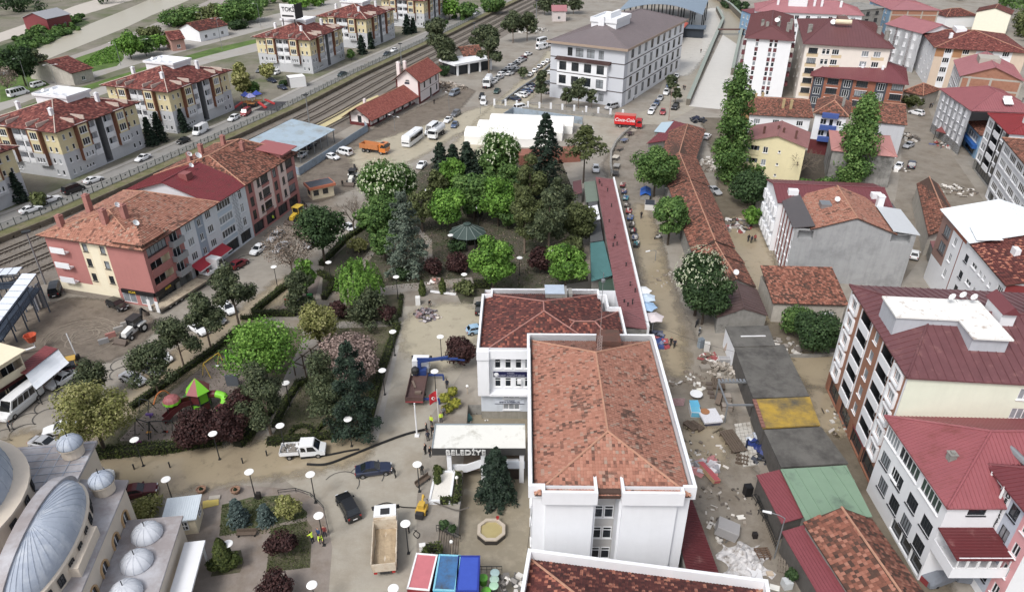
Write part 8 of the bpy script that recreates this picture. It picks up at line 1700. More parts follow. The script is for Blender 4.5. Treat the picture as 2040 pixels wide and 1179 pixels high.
LP=[((570,905),848,'park lamp at the flooded edge of the curled hedges, left of the two'),((701,889),835,'park lamp behind the dropside pickup, by the right curled hedge'),((286,928),876,'park lamp at the playground corner nearest the yellow green tree'),((438,915),864,'park lamp by the big purple shrubs'),((344,996),955,'street lamp just behind the site cabin roof'),((509,991),940,'bent street lamp by the litter bin on the plaza kerb'),((629,1001),945,'street lamp on the curved plaza kerb'),((646,1086),1027,'street lamp by the hi-vis workers'),((465,1122),1083,'lamp rising behind the clipped yew cone'),((632,1215),1165,'lamp cut by the bottom edge on the plaza kerb'),((836,979),925,'boulevard lamp by the leaning bench'),((814,1102),1043,'boulevard lamp by the dump truck cab'),((790,1222),1172,'lamp cut by the bottom edge below the dump truck'),((869,789),740,'lamp by the crane lorry'),((767,786),738,'leaning lamp on the boulevard edge opposite the crane lorry'),((787,708),661,'lamp at the boulevard hedge corner'),((880,718),671,'lamp in the pale silt yard by the purple shrub'),((793,595),552,'lamp at the corner of the paved park plaza'),((660,562),523,'lamp over the dark hedge by the slender sapling'),((554,577),532,'lamp in the silted street, near the bare brown tree'),((926,581),547,'lamp over the rose bed behind the town hall'),((899,502),469,'lamp between the cedar and the gazebo'),((1035,548),514,'lamp by the bright ball tree, over the broken fence'),((1098,532),500,'small lamp left of the second bright ball tree'),((953,450),414,'lamp just before the small dark gazebo'),((851,416),379,'lamp under the blossoming chestnuts'),((916,405),369,'lamp behind the vivid green tree'),((846,462),428,'lamp amid the park, near the brownish tree'),((578,808),763,'lamp by the pergola on the straight path')]
for b_,tp,l in LP:lpx(b_,tp,l)
lpx((912,993),951,'globe lamp in the flooded courtyard by the planter',PIT,1,None);lpx((901,1113),1089,'short globe lamp at the foot of the courtyard steps',PIT,1,None);lpx((932,803),769,'globe lamp in the flooded yard before the office wing',PIT,1,None)
def stl(base,top,lab,arm,z=0,dbl=0,grp=None,col=None):
 g=at(*base,z);h=hof(base,top,z);t=T('street_lamp',lab,'street lamp',g,arm,grp);m=col or MT
 TU([(0,0,0),(0,0,h)],.12 if h>7 else.08,6,0,.06).bd('pole',m,t)
 for s in((1,-1)if dbl else(1,)):
  TU([(0,0,h),(s*.6,0,h+.25),(s*1.7,0,h+.3)],.05,5).bd('arm',m,t);MB().add([(s*1.4,-.16,h+.24),(s*2.3,-.12,h+.22),(s*2.3,.12,h+.22),(s*1.4,.16,h+.24),(s*1.4,-.16,h+.36),(s*2.3,-.1,h+.3),(s*2.3,.1,h+.3),(s*1.4,.16,h+.36)],[(0,1,2,3),(7,6,5,4),(0,4,5,1),(1,5,6,2),(2,6,7,3),(3,7,4,0)]).bd('lamp_head',WF,t)
for b_,tp,l,d in(((58,177),119,'highway lamp at the riverside willow',0),((112,169),131,'double highway lamp before the long grey cottage',1),((241,131),86,'tall highway lamp at the edge of the green meadow',0),((291,115),80,'double highway lamp at the roadside tree clump',1),((409,70),26,'tall highway lamp by the white cottage',0),((443,100),38,'double highway lamp on the median strip',1),((520,55),8,'far highway lamp left of the billboard',0)):stl(b_,tp,l,R(200),ZT,d,'highway lamps')
for b_,tp,l in(((91,566),463,'tall floodlight mast by the footbridge end'),((617,250),190,'tall floodlight mast behind the carport shed'),((800,128),88,'catenary mast by the station gable'),((946,96),47,'catenary mast behind the white roofed cafe'),((1068,62),2,'catenary mast far along the tracks')):
 g=at(*b_);h=hof(b_,tp);t=T('railway_mast',l,'mast',g,R(30),'railway masts');TU([(0,0,0),(0,0,h)],.2,6,0,.12).bd('pole',MT,t);BX(-.7,-.5,h,.7,.5,h+.25).bd('floodlight',DM,t)
stl((1542,1112),1032,'slim street lamp over the red shop awnings with its arm reaching the street',R(160));stl((1342,395),378,'street lamp arm poking over the tiled shops',R(170));stl((1305,520),500,'short street lamp by the blossoming chestnut',R(200));stl((952,282),256,'street lamp on the silted station road by the marquee',R(60));stl((957,228),213,'street lamp at the panel fence corner',R(20));stl((895,222),188,'street lamp in the station forecourt',R(120));stl((787,262),233,'double street lamp before the station wing',R(140),0,1);stl((1160,262),228,'street lamp before the school railings',R(90));stl((1332,240),176,'pole with rusty lattice top at the school corner',R(0),0,0,None,cmat((150,118,110)))
g=at(831,868);t=T('white_post','tall white bare flagpole on the boulevard by the lorry','pole',g);TU([(0,0,0),(0,0,hof((831,868),803))],.12,8,0,.09).box(-.3,-.3,0,.3,.3,.2).bd('pole',WF,t)
g=at(874,840);t=T('red_flag','red flag with a white crescent and star on a slim pole at the canopy corner','flag',g);h=5.6;TU([(0,0,0),(0,0,h)],.045,6).bd('pole',WF,t)
fl_=MB();n=8
def fp(u,v):return V3((-.05-1*u,.12*sin(u*5),h-.3-1.75*v-.55*u))
for i in rg(n):
 for j in rg(4):fl_.poly([fp(i/n,(j+1)/4),fp((i+1)/n,(j+1)/4),fp((i+1)/n,j/4),fp(i/n,j/4)])
c_=fl_.bd('cloth',cmat((206,30,40)),t);em=MB();
for k in rg(14):
 a0=R(50+260*k/14);a1=R(50+260*(k+1)/14);q=[(cos(a0),sin(a0)),(cos(a1),sin(a1))];p=[(-.48+.26*x,-.16,h-1.42+.26*y)for x,y in q]+[(-.42+.19*x,-.16,h-1.42+.19*y)for x,y in q[::-1]];em.poly(p)
em.poly([(-.3+.09*(1 if k%2==0 else.4)*cos(R(36*k)),-.16,h-1.42+.09*(1 if k%2==0 else.4)*sin(R(36*k)))for k in rg(10)]);em.bd('crescent_and_star',WF,c_)
# ---------------- people ----------------
def human(pose):
 J={'stand':[(0,0,.95),(0,0,1.2),(0,0,1.45),(0,.02,1.56),(0,.03,1.7),(.1,0,.9),(.11,.02,.5),(.11,-.03,.06),(.11,.12,.03),(-.1,0,.9),(-.12,0,.5),(-.13,-.04,.06),(-.13,.11,.03),(.19,0,1.42),(.25,-.02,1.15),(.24,.08,.9),(-.19,0,1.42),(-.25,-.02,1.15),(-.24,.08,.9)],'walk':[(0,0,.94),(0,.02,1.2),(0,.04,1.44),(0,.07,1.55),(0,.09,1.69),(.1,0,.88),(.11,.16,.5),(.11,.22,.08),(.11,.36,.04),(-.1,0,.88),(-.11,-.08,.5),(-.12,-.34,.14),(-.12,-.24,.04),(.19,.03,1.41),(.24,-.12,1.16),(.24,-.12,.92),(-.19,.03,1.41),(-.24,.14,1.16),(-.23,.3,.98)],'reach':[(0,0,.93),(0,.08,1.18),(0,.18,1.38),(0,.25,1.47),(0,.32,1.58),(.1,0,.88),(.12,.06,.48),(.12,-.03,.06),(.12,.12,.03),(-.1,0,.88),(-.13,.02,.5),(-.15,-.05,.06),(-.15,.1,.03),(.19,.17,1.35),(.24,.38,1.15),(.18,.6,1.05),(-.19,.17,1.35),(-.24,.36,1.12),(-.18,.58,.98)]}[pose]
 E=[(0,1),(1,2),(2,3),(3,4),(0,5),(5,6),(6,7),(7,8),(0,9),(9,10),(10,11),(11,12),(2,13),(13,14),(14,15),(2,16),(16,17),(17,18)]
 rad=[.155,.15,.16,.065,.1,.11,.08,.055,.05,.11,.08,.055,.05,.08,.06,.045,.08,.06,.045]
 hd=V3(J[4]);J=[V3(j)for j in J];nk=J[3]
 me=bpy.data.meshes.new('body');J2=J+[J[4]+V3((0,.01,.1))];rad=rad[:4]+[.105]+rad[5:]+[.085];me.from_pydata(J2,E+[(4,19)],[])
 o=bpy.data.objects.new('tmp_body',me);COL.objects.link(o);o.modifiers.new('s','SKIN');
 for i,v in en(me.skin_vertices[0].data):v.radius=(rad[i],rad[i]*(.72 if i in(0,1,2)else 1));v.use_root=(i==0)
 sb=o.modifiers.new('d','SUBSURF');sb.levels=1;sb.render_levels=1;bpy.context.view_layer.update()
 m=bpy.data.meshes.new_from_object(o.evaluated_get(bpy.context.evaluated_depsgraph_get()));bpy.data.objects.remove(o);m.name='body'
 idx=[];hands=(J[15],J[18])
 for p in m.polygons:
  c=p.center
  if c.z<.12:k=3
  elif c.z>J[3].z-.04+(0 if pose!='reach' else 0)and(c-hd).length<.32:k=2 if not(c.z>hd.z+.07 or c.y<hd.y-.05)else 4
  elif min((c-h_).length for h_ in hands)<.07:k=2
  elif c.z<.93 and abs(c.x)<.21:k=1
  else:k=0
  idx.append(k)
 return m,idx,hands,hd
HUM={k:human(k)for k in('stand','walk','reach')}
SKIN=mt((196,150,126),.6,.05,5);HAIR=flat('dark_hair',(.02,.016,.013),.7);SHOE=flat('dark_shoes',(.025,.024,.023),.7);HV=cmat((206,236,60));
JK={'black':cmat((34,35,38)),'navy':cmat((38,44,62)),'hi':HV,'grey':cmat((120,122,126)),'brown':cmat((96,80,68)),'white':cmat((214,214,210)),'red':cmat((150,52,52)),'blue':cmat((58,84,130))}
PC={}
def hand_mesh():
 b=MB();b.box(-.04,-.015,-.09,.04,.015,0)
 for k in rg(4):b.box(-.038+k*.02,-.012,-.09-(.06,.075,.07,.055)[k],-.022+k*.02,.012,-.09)
 b.box(.04,-.012,-.08,.058,.012,-.02);return b.mesh('hand',[SKIN])
def psn(b,jk,tr,lab,pose='stand',rz=0,z=0,grp=None):
 k=(pose,jk,tr)
 if k not in PC:
  m,idx,h,hd=HUM[pose];q=m.copy();q.name='body';q.materials.clear()
  for x in(JK[jk],JK[tr],SKIN,SHOE,HAIR):q.materials.append(x)
  q.polygons.foreach_set('material_index',idx);q.polygons.foreach_set('use_smooth',[1]*len(q.polygons));PC[k]=q
 t=T('person',lab,'person',at(*b,z),rz,grp);ob('body',PC[k],t);hm=pln('hand',hand_mesh)
 for h in HUM[pose][2]:ob('hand',hm,t,h+V3((0,0,.01)))
 fc=pln('face',lambda:BX(-.05,.105,.03,-.025,.112,.05).box(.025,.105,.03,.05,.112,.05).box(-.012,.105,-.01,.012,.128,.03).box(-.03,.1,-.045,.03,.108,-.035).mesh('face',[mt((120,80,66),.7,0)]));ob('face',fc,t,HUM[pose][3]+V3((0,-.01,.03)))
 return t
for b_,jk,tr,l,ps,r in(((788,950),'black','black','person in black leaning on the bonnet of the navy saloon','reach',90),((860,847),'hi','black','worker in a hi-vis jacket by the red flag, nearer the street','stand',150),((879,841),'hi','navy','worker in a hi-vis jacket at the canopy corner','stand',200),((884,830),'grey','black','person in grey behind the hi-vis workers','walk',20),((850,862),'black','navy','person with a white bag below the hi-vis worker','stand',80),((862,866),'black','black','person in black stepping past the canopy edge','walk',170),((853,878),'navy','black','person nearest the hose end at the canopy','stand',10),((848,904),'black','black','taller of two dark dressed people outside the canopy','stand',60),((857,909),'black','navy','shorter of two dark dressed people outside the canopy','stand',240),((841,945),'black','black','person in black behind the boulevard lamp and bench','stand',0),((815,1060),'black','black','person in black by the dump truck cab','stand',100),((891,774),'navy','black','crane worker by the outrigger','stand',0),((20,858),'navy','black','person in dark clothes crouching at the white minibus','reach',-60),((624,1080),'hi','navy','hi-vis worker at the left of the plaza group','reach',60),((640,1082),'hi','black','hi-vis worker with a shovel amid the plaza group','reach',200),((648,1068),'red','navy','worker in red and yellow at the right of the plaza group','stand',180),((636,1072),'blue','navy','worker in blue at the back of the plaza group','stand',150),((906,582),'brown','navy','person in brown behind the rubbish heap','stand',0),((856,612),'black','black','person in black on the far side of the rubbish heap','reach',200),((1277,436),'black','navy','lone person walking up the middle of the market street','walk',0),((1336,689),'black','black','left one of two people walking near the umbrellas','walk',170),((1343,693),'navy','black','right one of two people walking near the umbrellas','walk',180),((1349,466),'black','black','person at the shop front under the red side wall','stand',0),((1355,471),'navy','navy','second person under the red side wall','stand',30),((1490,482),'black','navy','left one of three people on the flooded alley','stand',10),((1496,485),'navy','black','middle one of three people on the flooded alley','stand',0),((1503,482),'red','black','right one of three people on the flooded alley','stand',-20),((1518,571),'black','black','person in black alone in the flooded alley','stand',0),((865,208),'black','black','person in the station forecourt','stand',0),((1035,214),'navy','black','left one of two people by the school railings','walk',90),((1053,214),'black','black','right one of two people by the school railings','walk',90),((683,372),'black','black','person watching the yard backhoe','stand',0),((1396,106),'black','black','person walking far up the canal road','walk',180),((1361,179),'navy','black','left one of a pair on the canal road','walk',180),((1364,180),'black','navy','right one of a pair on the canal road','walk',180),((1852,216),'black','navy','left one of a pair at the muddy street corner','stand',0),((1856,215),'grey','black','right one of a pair at the muddy street corner','stand',0),((545,442),'hi','navy','person in a hi-vis vest by the yellow loader','stand',0)):psn(b_,jk,tr,l,ps,R(r))
# ---------------- courtyard: steps, fountain, planter, hoses ----------------
t=T('courtyard_steps','paved steps with dark metal railings going down to the flooded courtyard','steps',(-8.3,47,0));mb=MB();n=9
for k in rg(n):BX(k*.265,.3,-2.2,(k+1)*.265+.01,10.7,-.19*(k+1)).bd('step',mt((128,118,106),.8,.15,1.5,dirt=((106,94,80),.4,.8)),t)
def rlg(parent,pt_,h=1,step=.9,m=DM):
 mb=MB()
 for a,b in zip(pt_[:-1],pt_[1:]):
  a=V3(a);b=V3(b);mb.bar(a+V3((0,0,h)),b+V3((0,0,h)),.06,.06);mb.bar(a+V3((0,0,h*.5)),b+V3((0,0,h*.5)),.04,.04);k=max(1,int((b-a).length/step))
  for i in rg(k+1):p=a+(b-a)*i/k;mb.bar(p,p+V3((0,0,h)),.05,.05)
 return mb.bd('railing',m,parent)
for y in(3.4,7,10.4):rlg(t,[(-.3,y,0),(0,y,0),(2.4,y,-1.7)])
BX(-.5,4.6,-2.2,2.3,5.8,-.05).bd('planter_box',CC,t);
tree('bush',(884,1052),1036,22,'green shrub in the planter between the courtyard steps','dark');tree('bush',(901,1058),1044,18,'smaller shrub at the low end of the step planter','dark')
g=at(979,1063,PIT);t=T('fountain','octagonal stone fountain basin with a dark tiled side in flood water','fountain',g);o8=lambda r:[(r*cos(PI/8+PI*k/4),r*sin(PI/8+PI*k/4))for k in rg(8)]
bs=MB();a8,b8=o8(1.75),o8(1.35)
for k in rg(8):
 p,q=a8[k],a8[(k+1)%8];p2,q2=b8[k],b8[(k+1)%8];bs.poly([(*p,-.5),(*q,-.5),(*q,.62),(*p,.62)],1);bs.poly([(*p,.62),(*q,.62),(*q,.8),(*p,.8)],0);bs.poly([(*p,.8),(*q,.8),(*q2,.8),(*p2,.8)],0);bs.poly([(*q2,.3),(*p2,.3),(*p2,.8),(*q2,.8)],0)
bs.bd('basin',[mt((178,166,150),.7,.1,1),mt((52,48,46),.4,.3,6)],t);MB().poly([(x,y,.55)for x,y in o8(1.36)]).bd('basin_water',mt((166,152,104),.15,.1,1),t)
t2=T('red_bucket','red bucket on the fountain rim','bucket',g+V3((.7,1.55,.8)));MB().lth([(.14,0),(.2,.3),(.18,.3),(.13,.03),(0,.03)],12).bd('bucket',cmat((190,40,40)),t2)
pw=T('white_planter','white walled planter bed holding a small thuja above the courtyard','planter',(876,1003));o=V3(pw.location);P=[at(856,1003)-o,at(897,1003)-o,at(905,945)-o,at(868,945)-o];mb=MB();
for a,b in zip(P,P[1:]+P[:1]):mb.bar(a+V3((0,0,.3)),b+V3((0,0,.3)),.25,.6)
mb.bd('planter_wall',WT,pw);mb=MB();mb.poly([(p.x,p.y,.45)for p in P]);mb.bd('white_gravel',mat('white_gravel',(214,210,202),.9,.15,6),pw)
def hose(lab,px,r,z=.06,m=None,name='hose'):
 P=[at(x,y,0)+V3((0,0,z))for x,y in px];Q=[]
 for i in rg(len(P)-1):
  for k in rg(6):
   p0=P[max(i-1,0)];p1=P[i];p2=P[i+1];p3=P[min(i+2,len(P)-1)];t_=k/6
   Q.append(.5*((2*p1)+(p2-p0)*t_+(2*p0-5*p1+4*p2-p3)*t_*t_+(3*p1-p0-3*p2+p3)*t_**3))
 Q.append(P[-1]);o=P[0].copy();ob_=TU([q-o for q in Q],r,6).bd(name,m or BLACK,None,o,lb_=lab,cat=name);return ob_
hose('thick black hose running from the pickup to the canopy corner',[(612,926),(650,926),(700,908),(760,884),(810,866),(852,856)],.16,.17);hose('second black hose along the flooded lawn edge',[(600,914),(650,908),(690,900),(716,896)],.13,.14);hose('thin black hose leading to the yellow pump',[(740,1012),(770,1002),(800,1010),(835,1012)],.07,.08);hose('grey suction hose from the pump down into the courtyard',[(850,998),(885,1012),(912,1020),(935,1014)],.09,.35,mt((92,86,80),.7,.1));hose('small coiled black cable by the courtyard steps',[(826,1056),(836,1064),(832,1072),(824,1064),(830,1056)],.05,.06)
rr=random.Random(21)
for k,(x,y,c)in en(((986,1140,(150,176,176)),(985,1153,(156,186,170)),(984,1166,(160,200,170)),(963,1150,(90,166,50)),(969,1176,(96,176,52)))):
 t=T('plastic_bin',('white lidded bin at the top of the bin row','white lidded bin amid the row','pale green lidded bin at the bottom of the row','bright green bin by the white lidded bins','bright green bin cut by the bottom edge')[k],'bin',at(x,y+12),rr.uniform(0,1));MB().lth([(.38,0),(.46,.9),(.42,.9)],14).bd('bin_body',cmat((52,58,56))if k<3 else cmat(c),t);MB().lth([(.5,.9),(.5,.98),(.3,1.05),(0,1.06)],14).bd('lid',cmat(c),t)
def heap(name,lab,c,rad,n,cols,size,seed,cat='debris',z=0,flatn=1,group=None):
 r_=random.Random(seed);g=at(*c,z);mb=MB();ms_=[cmat(q)for q in cols]
 for k in rg(n):
  a=r_.uniform(0,6.28);d=rad*r_.random()**.6;s=size*r_.uniform(.4,1.3);w=MB();ty=r_.random()
  if ty<.3:w.box(-s,-s*.4,-.03,s,s*.4,.03)
  elif ty<.75:w.box(-s*.5,-s*.4,-s*.3,s*.5,s*.4,s*.3)
  else:w.lth([(0,-s*.3),(s*.4,-.1*s),(s*.45,.12*s),(0,s*.32)],6)
  M_=Matrix.Translation((cos(a)*d,sin(a)*d,.1+max(0,(rad-d))*.35*flatn*r_.uniform(.4,1)))@Matrix.Rotation(r_.uniform(0,6.28),4,'Z')@Matrix.Rotation(r_.uniform(-1,1),4,'X');w.xf(M_);o_=len(mb.v);mb.v+=w.v;mi=r_.randrange(len(ms_))
  for f in w.f:mb.f.append(tuple(i+o_ for i in f));mb.m.append(mi)
 t=T(name,lab,cat,g,0,group);mb.bd('heap',ms_,t,kind='stuff');return t
heap('rubbish_heap','heap of soaked rubbish bags in the pale silt yard',(848,628),2.2,70,[(130,122,128),(92,86,92),(170,164,168),(60,58,62),(140,110,110)],.5,1);heap('rubbish_heap','small pale sheet scraps by the rubbish heap',(872,632),.7,6,[(220,216,208),(200,190,180)],.6,2);heap('rubbish_heap','scrap heap of bikes and metal before the mosque turret',(130,916),1.2,30,[(40,40,46),(150,90,80),(190,180,176),(70,72,80)],.5,3)
heap('rubbish_heap','scrap metal and white sheets at the bottom edge by the bins',(1022,1168),1.8,34,[(210,206,200),(70,68,66),(120,116,112)],.6,4);heap('rubbish_heap','red and pink litter under the purple shrubs in the park',(865,562),1.6,20,[(190,110,96),(220,214,210),(150,130,120)],.5,5);heap('rubbish_heap','rubble and bikes scattered before the station tents',(905,178),4.5,60,[(140,128,116),(104,94,84),(170,160,148)],.9,6,flatn=.3);heap('rubbish_heap','timber wreckage on the roadside below the station cafe',(880,170),6,60,[(150,134,116),(96,84,72),(180,170,160)],1,7,flatn=.3)
heap('rubbish_heap','gravel stacks and concrete rubble behind the school car park',(1060,62),8,90,[(170,168,164),(150,146,140),(190,188,182)],1.2,8,flatn=.3);heap('rubbish_heap','loose scrap heap by the far street rubble, grey and brown',(1806,275),3.2,60,[(96,90,84),(140,128,116),(180,176,170),(70,64,60)],.9,9);heap('rubbish_heap','pale furniture wreck pile by the muddy junction',(1792,338),2.2,30,[(206,202,196),(120,112,104)],.9,10)
# ---------------- market street wreckage ----------------
CW=mt((96,82,70),.8,.25,3);
def bx_(name,lab,c,dims,col,rz,tilt=0,cat=None,legs=0,top=None,z=0):
 t=T(name,lab,cat or name.split('_')[-1],at(*c,z),R(rz));w,d,h=dims;m=cmat(col)if isinstance(col,tuple)else col
 if legs:
  for x in(-w/2+.06,w/2-.06):
   for y in(-d/2+.06,d/2-.06):BX(x-.04,y-.04,0,x+.04,y+.04,h-.06).bd('leg',DM,t)
  BX(-w/2,-d/2,h-.06,w/2,d/2,h).bd('top',m,t)
 else:
  b=BX(-w/2,-d/2,0,w/2,d/2,h);b.xf(Matrix.Rotation(R(tilt),4,'Y'));z0_=min(v[2]for v in b.v);b.xf(Matrix.Translation((0,0,-z0_)));b.bd('body',m,t)
  l=BX(-w/2+.06,-d/2-.015,.08,w/2-.06,-d/2,h-.08).box(-w/2+.05,-d/2+.05,h,w/2-.05,d/2-.05,h+.02);l.xf(Matrix.Translation((0,0,-z0_))@Matrix.Rotation(R(tilt),4,'Y'));l.bd('panel',cmat(top)if top else m,t)
 return t
def plk(name,lab,c,n,L,w,h,col,rz,z=0,gap=.06,cat=None,tilt=0):
 t=T(name,lab,cat or name.split('_')[-1],at(*c,z),R(rz));me=BX(-L/2,-w/2,-.03,L/2,w/2,.03).mesh('plank',[col])
 for k in rg(n):o_=ob('plank',me,t,(0,(k-(n-1)/2)*(w+gap),h));o_.rotation_euler=(R(tilt),0,0)
 for x in(-L*.4,0,L*.4):BX(x-.05,-n*(w+gap)/2,0,x+.05,n*(w+gap)/2,h-.03).bd('bearer',col,t)
 return t
bx_('metal_cabinet','tall grey metal cabinet in the wrecked street',(1395,692),(.8,.7,1.7),(132,144,154),20,top=(110,120,130));bx_('white_fridge','white fridge by the grey metal cabinet',(1407,698),(.8,.7,1.5),(216,214,210),-10,top=(196,194,190));bx_('leaning_board','beige board leaning on the white shop wall',(1448,702),(1.6,.12,1.7),(170,152,138),15,20);bx_('shop_counter','long white shop counter before the concrete roofed shop',(1447,722),(2.6,.8,.9),(206,204,202),-4,top=(150,150,152));heap('rubble_pile','pale rubble pile before the long flat roof shop',(1434,738),2.4,60,[(160,150,138),(130,120,108),(186,178,168)],.6,31);heap('rubble_pile','broken timber by the white fridge',(1412,716),1.6,34,[(130,112,98),(200,196,190),(160,70,70),(96,84,74)],.7,32);bx_('grey_crate','large grey wooden crate by the pale rubble',(1404,736),(1.5,1.1,.6),(140,132,122),8)
for k,(x,y)in en(((1412,766),(1414,775),(1416,784),(1420,792))):bx_('shelf_crate',('topmost tray of the dark shelf column','second tray of the dark shelf column','third tray of the dark shelf column','lowest tray of the dark shelf column')[k],(x,y),(.9,.6,.3),(96,84,76),-12,cat='tray')
plk('shelf_rack','tall dark shelf rack fallen flat by the debris column',(1430,768),5,2.6,.3,.5,CW,80);bx_('tilted_cabinet','brown cabinet leaning by the stacked wooden drawers',(1430,806),(1.4,.7,1.6),(110,94,82),60,25)
for k,(x,y,h_)in en(((1444,800,1.2),(1447,815,.8))):bx_('drawer_cabinet',('stack of wooden drawers with white items on top','lower wooden drawers with a pale top')[k],(x,y),(1.5,1.1,h_),(98,82,70),-6,top=(150,140,130),cat='drawers')
t=T('round_table','white round garden table by the chest freezer','table',(1386,792));MB().lth([(.9,.7),(.9,.76),(0,.78)],16).bd('top',WF,t);TU([(0,0,0),(0,0,.7)],.05,6).bd('leg',MT,t)
bx_('chest_freezer','white chest freezer with a bright blue plastic lid',(1383,822),(1.3,2,.9),(214,220,224),-4,top=(96,180,212));t=T('blue_sheet','blue plastic sheet covering the chest freezer','sheet',at(1383,816)+V3((0,0,.94)));MB().add([(-.62,-.5,0),(.62,-.5,.02),(.6,.95,.03),(-.6,.95,0),(-.66,-.5,-.4),(.66,.9,-.4)],[(0,1,2,3),(0,3,4),(1,5,2)]).bd('sheet',cmat((88,176,214)),t)
t=T('mattress','pale patterned mattress propped on crates by the round brown table','mattress',(1413,836),R(8));BX(-1.3,-1.4,.55,1.3,1.4,.8).bd('mattress',mt((206,206,212),.8,.25,5),t);BX(-1.1,-1.3,0,1.1,1.2,.5).bd('base',cmat((70,72,92)),t)
t=T('round_table','round brown table top against the mattress','table',(1403,829));MB().lth([(.62,.85),(.62,.92),(0,.93)],16).bd('top',cmat((164,110,70)),t);TU([(0,0,0),(0,0,.85)],.05,6).bd('leg',DM,t)
plk('wooden_bench','wooden slatted bench nearest the town hall lean-to',(1375,852),4,2,.22,.5,CW,-55);plk('wooden_bench','second wooden slatted bench against the first',(1387,852),4,2,.22,.5,CW,-52);bx_('white_carton','small white carton alone on the mud above the round garden table',(1393,779),(.7,.6,.35),(222,218,206),5);bx_('white_carton','open white carton by the wooden drawers',(1437,832),(.8,.6,.25),(220,216,210),30);t=T('pink_rug','pink patterned rug hung by the green awning','rug',(1349,810));BX(-.9,-.05,.2,.9,0,1.5).bd('cloth',mt((176,140,142),.95,.4,5),t)
plk('stacked_boards','stack of long dark brown boards by the tiled terrace',(1459,884),6,4.2,.28,.6,CW,-78);t=T('tiled_terrace','pale tiled shop terrace with broken white railings','terrace',(1480,878));P=[at(1462,846)-V3(t.location),at(1494,842)-V3(t.location),at(1512,926)-V3(t.location),at(1480,932)-V3(t.location)];mb=MB();
for i in rg(12):
 for j in rg(4):
  f=lambda u,v:(P[0].lerp(P[1],v)).lerp(P[3].lerp(P[2],v),u);q=[f(i/12+.004,j/4+.01),f((i+1)/12-.004,j/4+.01),f((i+1)/12-.004,(j+1)/4-.01),f(i/12+.004,(j+1)/4-.01)];mb.psm([(p.x,p.y)for p in q][::-1],0,.2)
mb.bd('terrace_tile',mt((186,182,174),.7,.12,2,dirt=((140,130,116),.35,.7)),t,kind='stuff')
rlg(T('white_railing','bent white railing leaning on the yellow roofed shop front','railing',(1500,850)),[(0,0,0),(.7,-4,0)],1.6,.4,WF);heap('chair_pile','pile of white chairs against the shop railing',(1502,872),1,16,[(190,198,210),(170,176,186)],.6,41)
heap('tarpaulin_heap','dark blue tarpaulin heap under the white railing',(1515,893),1.6,30,[(30,44,104),(36,54,120),(24,34,60)],.9,42);heap('chair_pile','black fallen chairs at the end of the tiled terrace',(1512,918),1.1,20,[(34,36,42),(50,54,66)],.6,43);plk('broken_pallet','broken dark pallet chairs at the kerb of the tiled terrace',(1478,918),4,1.8,.14,.4,CW,70,gap=.25)
t=T('steel_canopy_frame','bare steel canopy frame over the dark shop pit','frame',(1475,842));mb=MB();
for x,y in((-2.2,0),(2.2,0),(-2.2,5),(2.2,5)):mb.box(x-.08,y-.08,0,x+.08,y+.08,3)
for y in(0,5):mb.box(-2.3,y-.1,3,2.3,y+.1,3.2)
mb.box(-2.3,0,3.02,-2.1,5,3.18)
for k in rg(9):mb.box(-2.2+k*.5,4.9,3.2,-1.9+k*.5,5.6,3.26)
mb.bd('frame',MT,t)
heap('stall_wreck','crushed stall with a red canopy board and clear sheets',(1404,930),1.8,34,[(206,204,206),(190,186,190),(196,120,120),(150,150,156)],.8,44);bx_('red_board','long red and brown counter board tilted in the mud',(1410,945),(1,3.6,.5),(178,146,112),22,14,top=(200,80,86));t=T('pink_cushion','pink cushion by the crushed stall','cushion',(1420,934),.6);BX(-.7,-.4,0,.7,.4,.25).bd('cushion',cmat((206,130,136)),t)
bx_('speaker_cabinet','black cabinet at the kerb by the upper red awning',(1488,985),(.9,.8,1.5),(30,30,34),8,top=(20,20,22))
for k,(x,y)in en(((1511,1000),(1524,1030))):
 t=T('iron_table',('black iron cafe table under the upper red awning','black iron cafe table nearer the slim street lamp')[k],'table',(x,y),.2);mb=MB();
 for q in rg(5):mb.box(-.7+q*.3,-.6,.72,-.62+q*.3,.6,.76)
 mb.box(-.75,-.62,.7,.75,-.56,.78).box(-.75,.56,.7,.75,.62,.78);mb.bd('top',DM,t);BX(-.65,-.55,0,-.6,-.5,.7).box(.6,-.55,0,.65,-.5,.7).box(-.65,.5,0,-.6,.55,.7).box(.6,.5,0,.65,.55,.7).bd('frame',DM,t)
rlg(T('terrace_railing','long black railing along the kerb below the red awnings','railing',(1508,1000)),[(0,0,0),(at(1545,1095)-at(1508,1000))],1.1,.35)
bx_('striped_stall','overturned grey striped stall box amid the wrecked street',(1444,1064),(2.4,1.7,1.3),(168,166,166),-20,12,top=(150,148,148));heap('stall_wreck','black clutter beneath the grey striped stall box',(1436,1060),1.5,20,[(40,40,42),(200,196,190),(96,92,88)],.6,45);bx_('white_board','small white board flat on the mud by the black kerb cabinet',(1476,1030),(.9,.6,.08),(224,220,212),10);bx_('black_bin','small black bin at the foot of the kerb railing',(1503,1070),(.5,.5,.7),(34,30,30),0)
t=T('crumpled_sheet','big heap of crumpled white sheeting at the bottom of the market street','sheet',(1482,1118));r_=random.Random(46);n=15;Hh=[[((1-((i-7)/7)**2)*(1-((j-7)/7)**2)*.7+.05)*r_.uniform(.2,1.5)+.03 for j in rg(n)]for i in rg(n)];of=[[(r_.uniform(-.13,.13),r_.uniform(-.13,.13))for j in rg(n)]for i in rg(n)]
mb=MB();vv=lambda i,j:((i-7)*.34*(1+.25*sin(j*.9))+of[i][j][0],(j-7)*.32*(1+.2*cos(i*.8))+of[i][j][1],Hh[i][j])
for i in rg(n-1):
 for j in rg(n-1):mb.poly([vv(i,j),vv(i+1,j),vv(i+1,j+1),vv(i,j+1)])
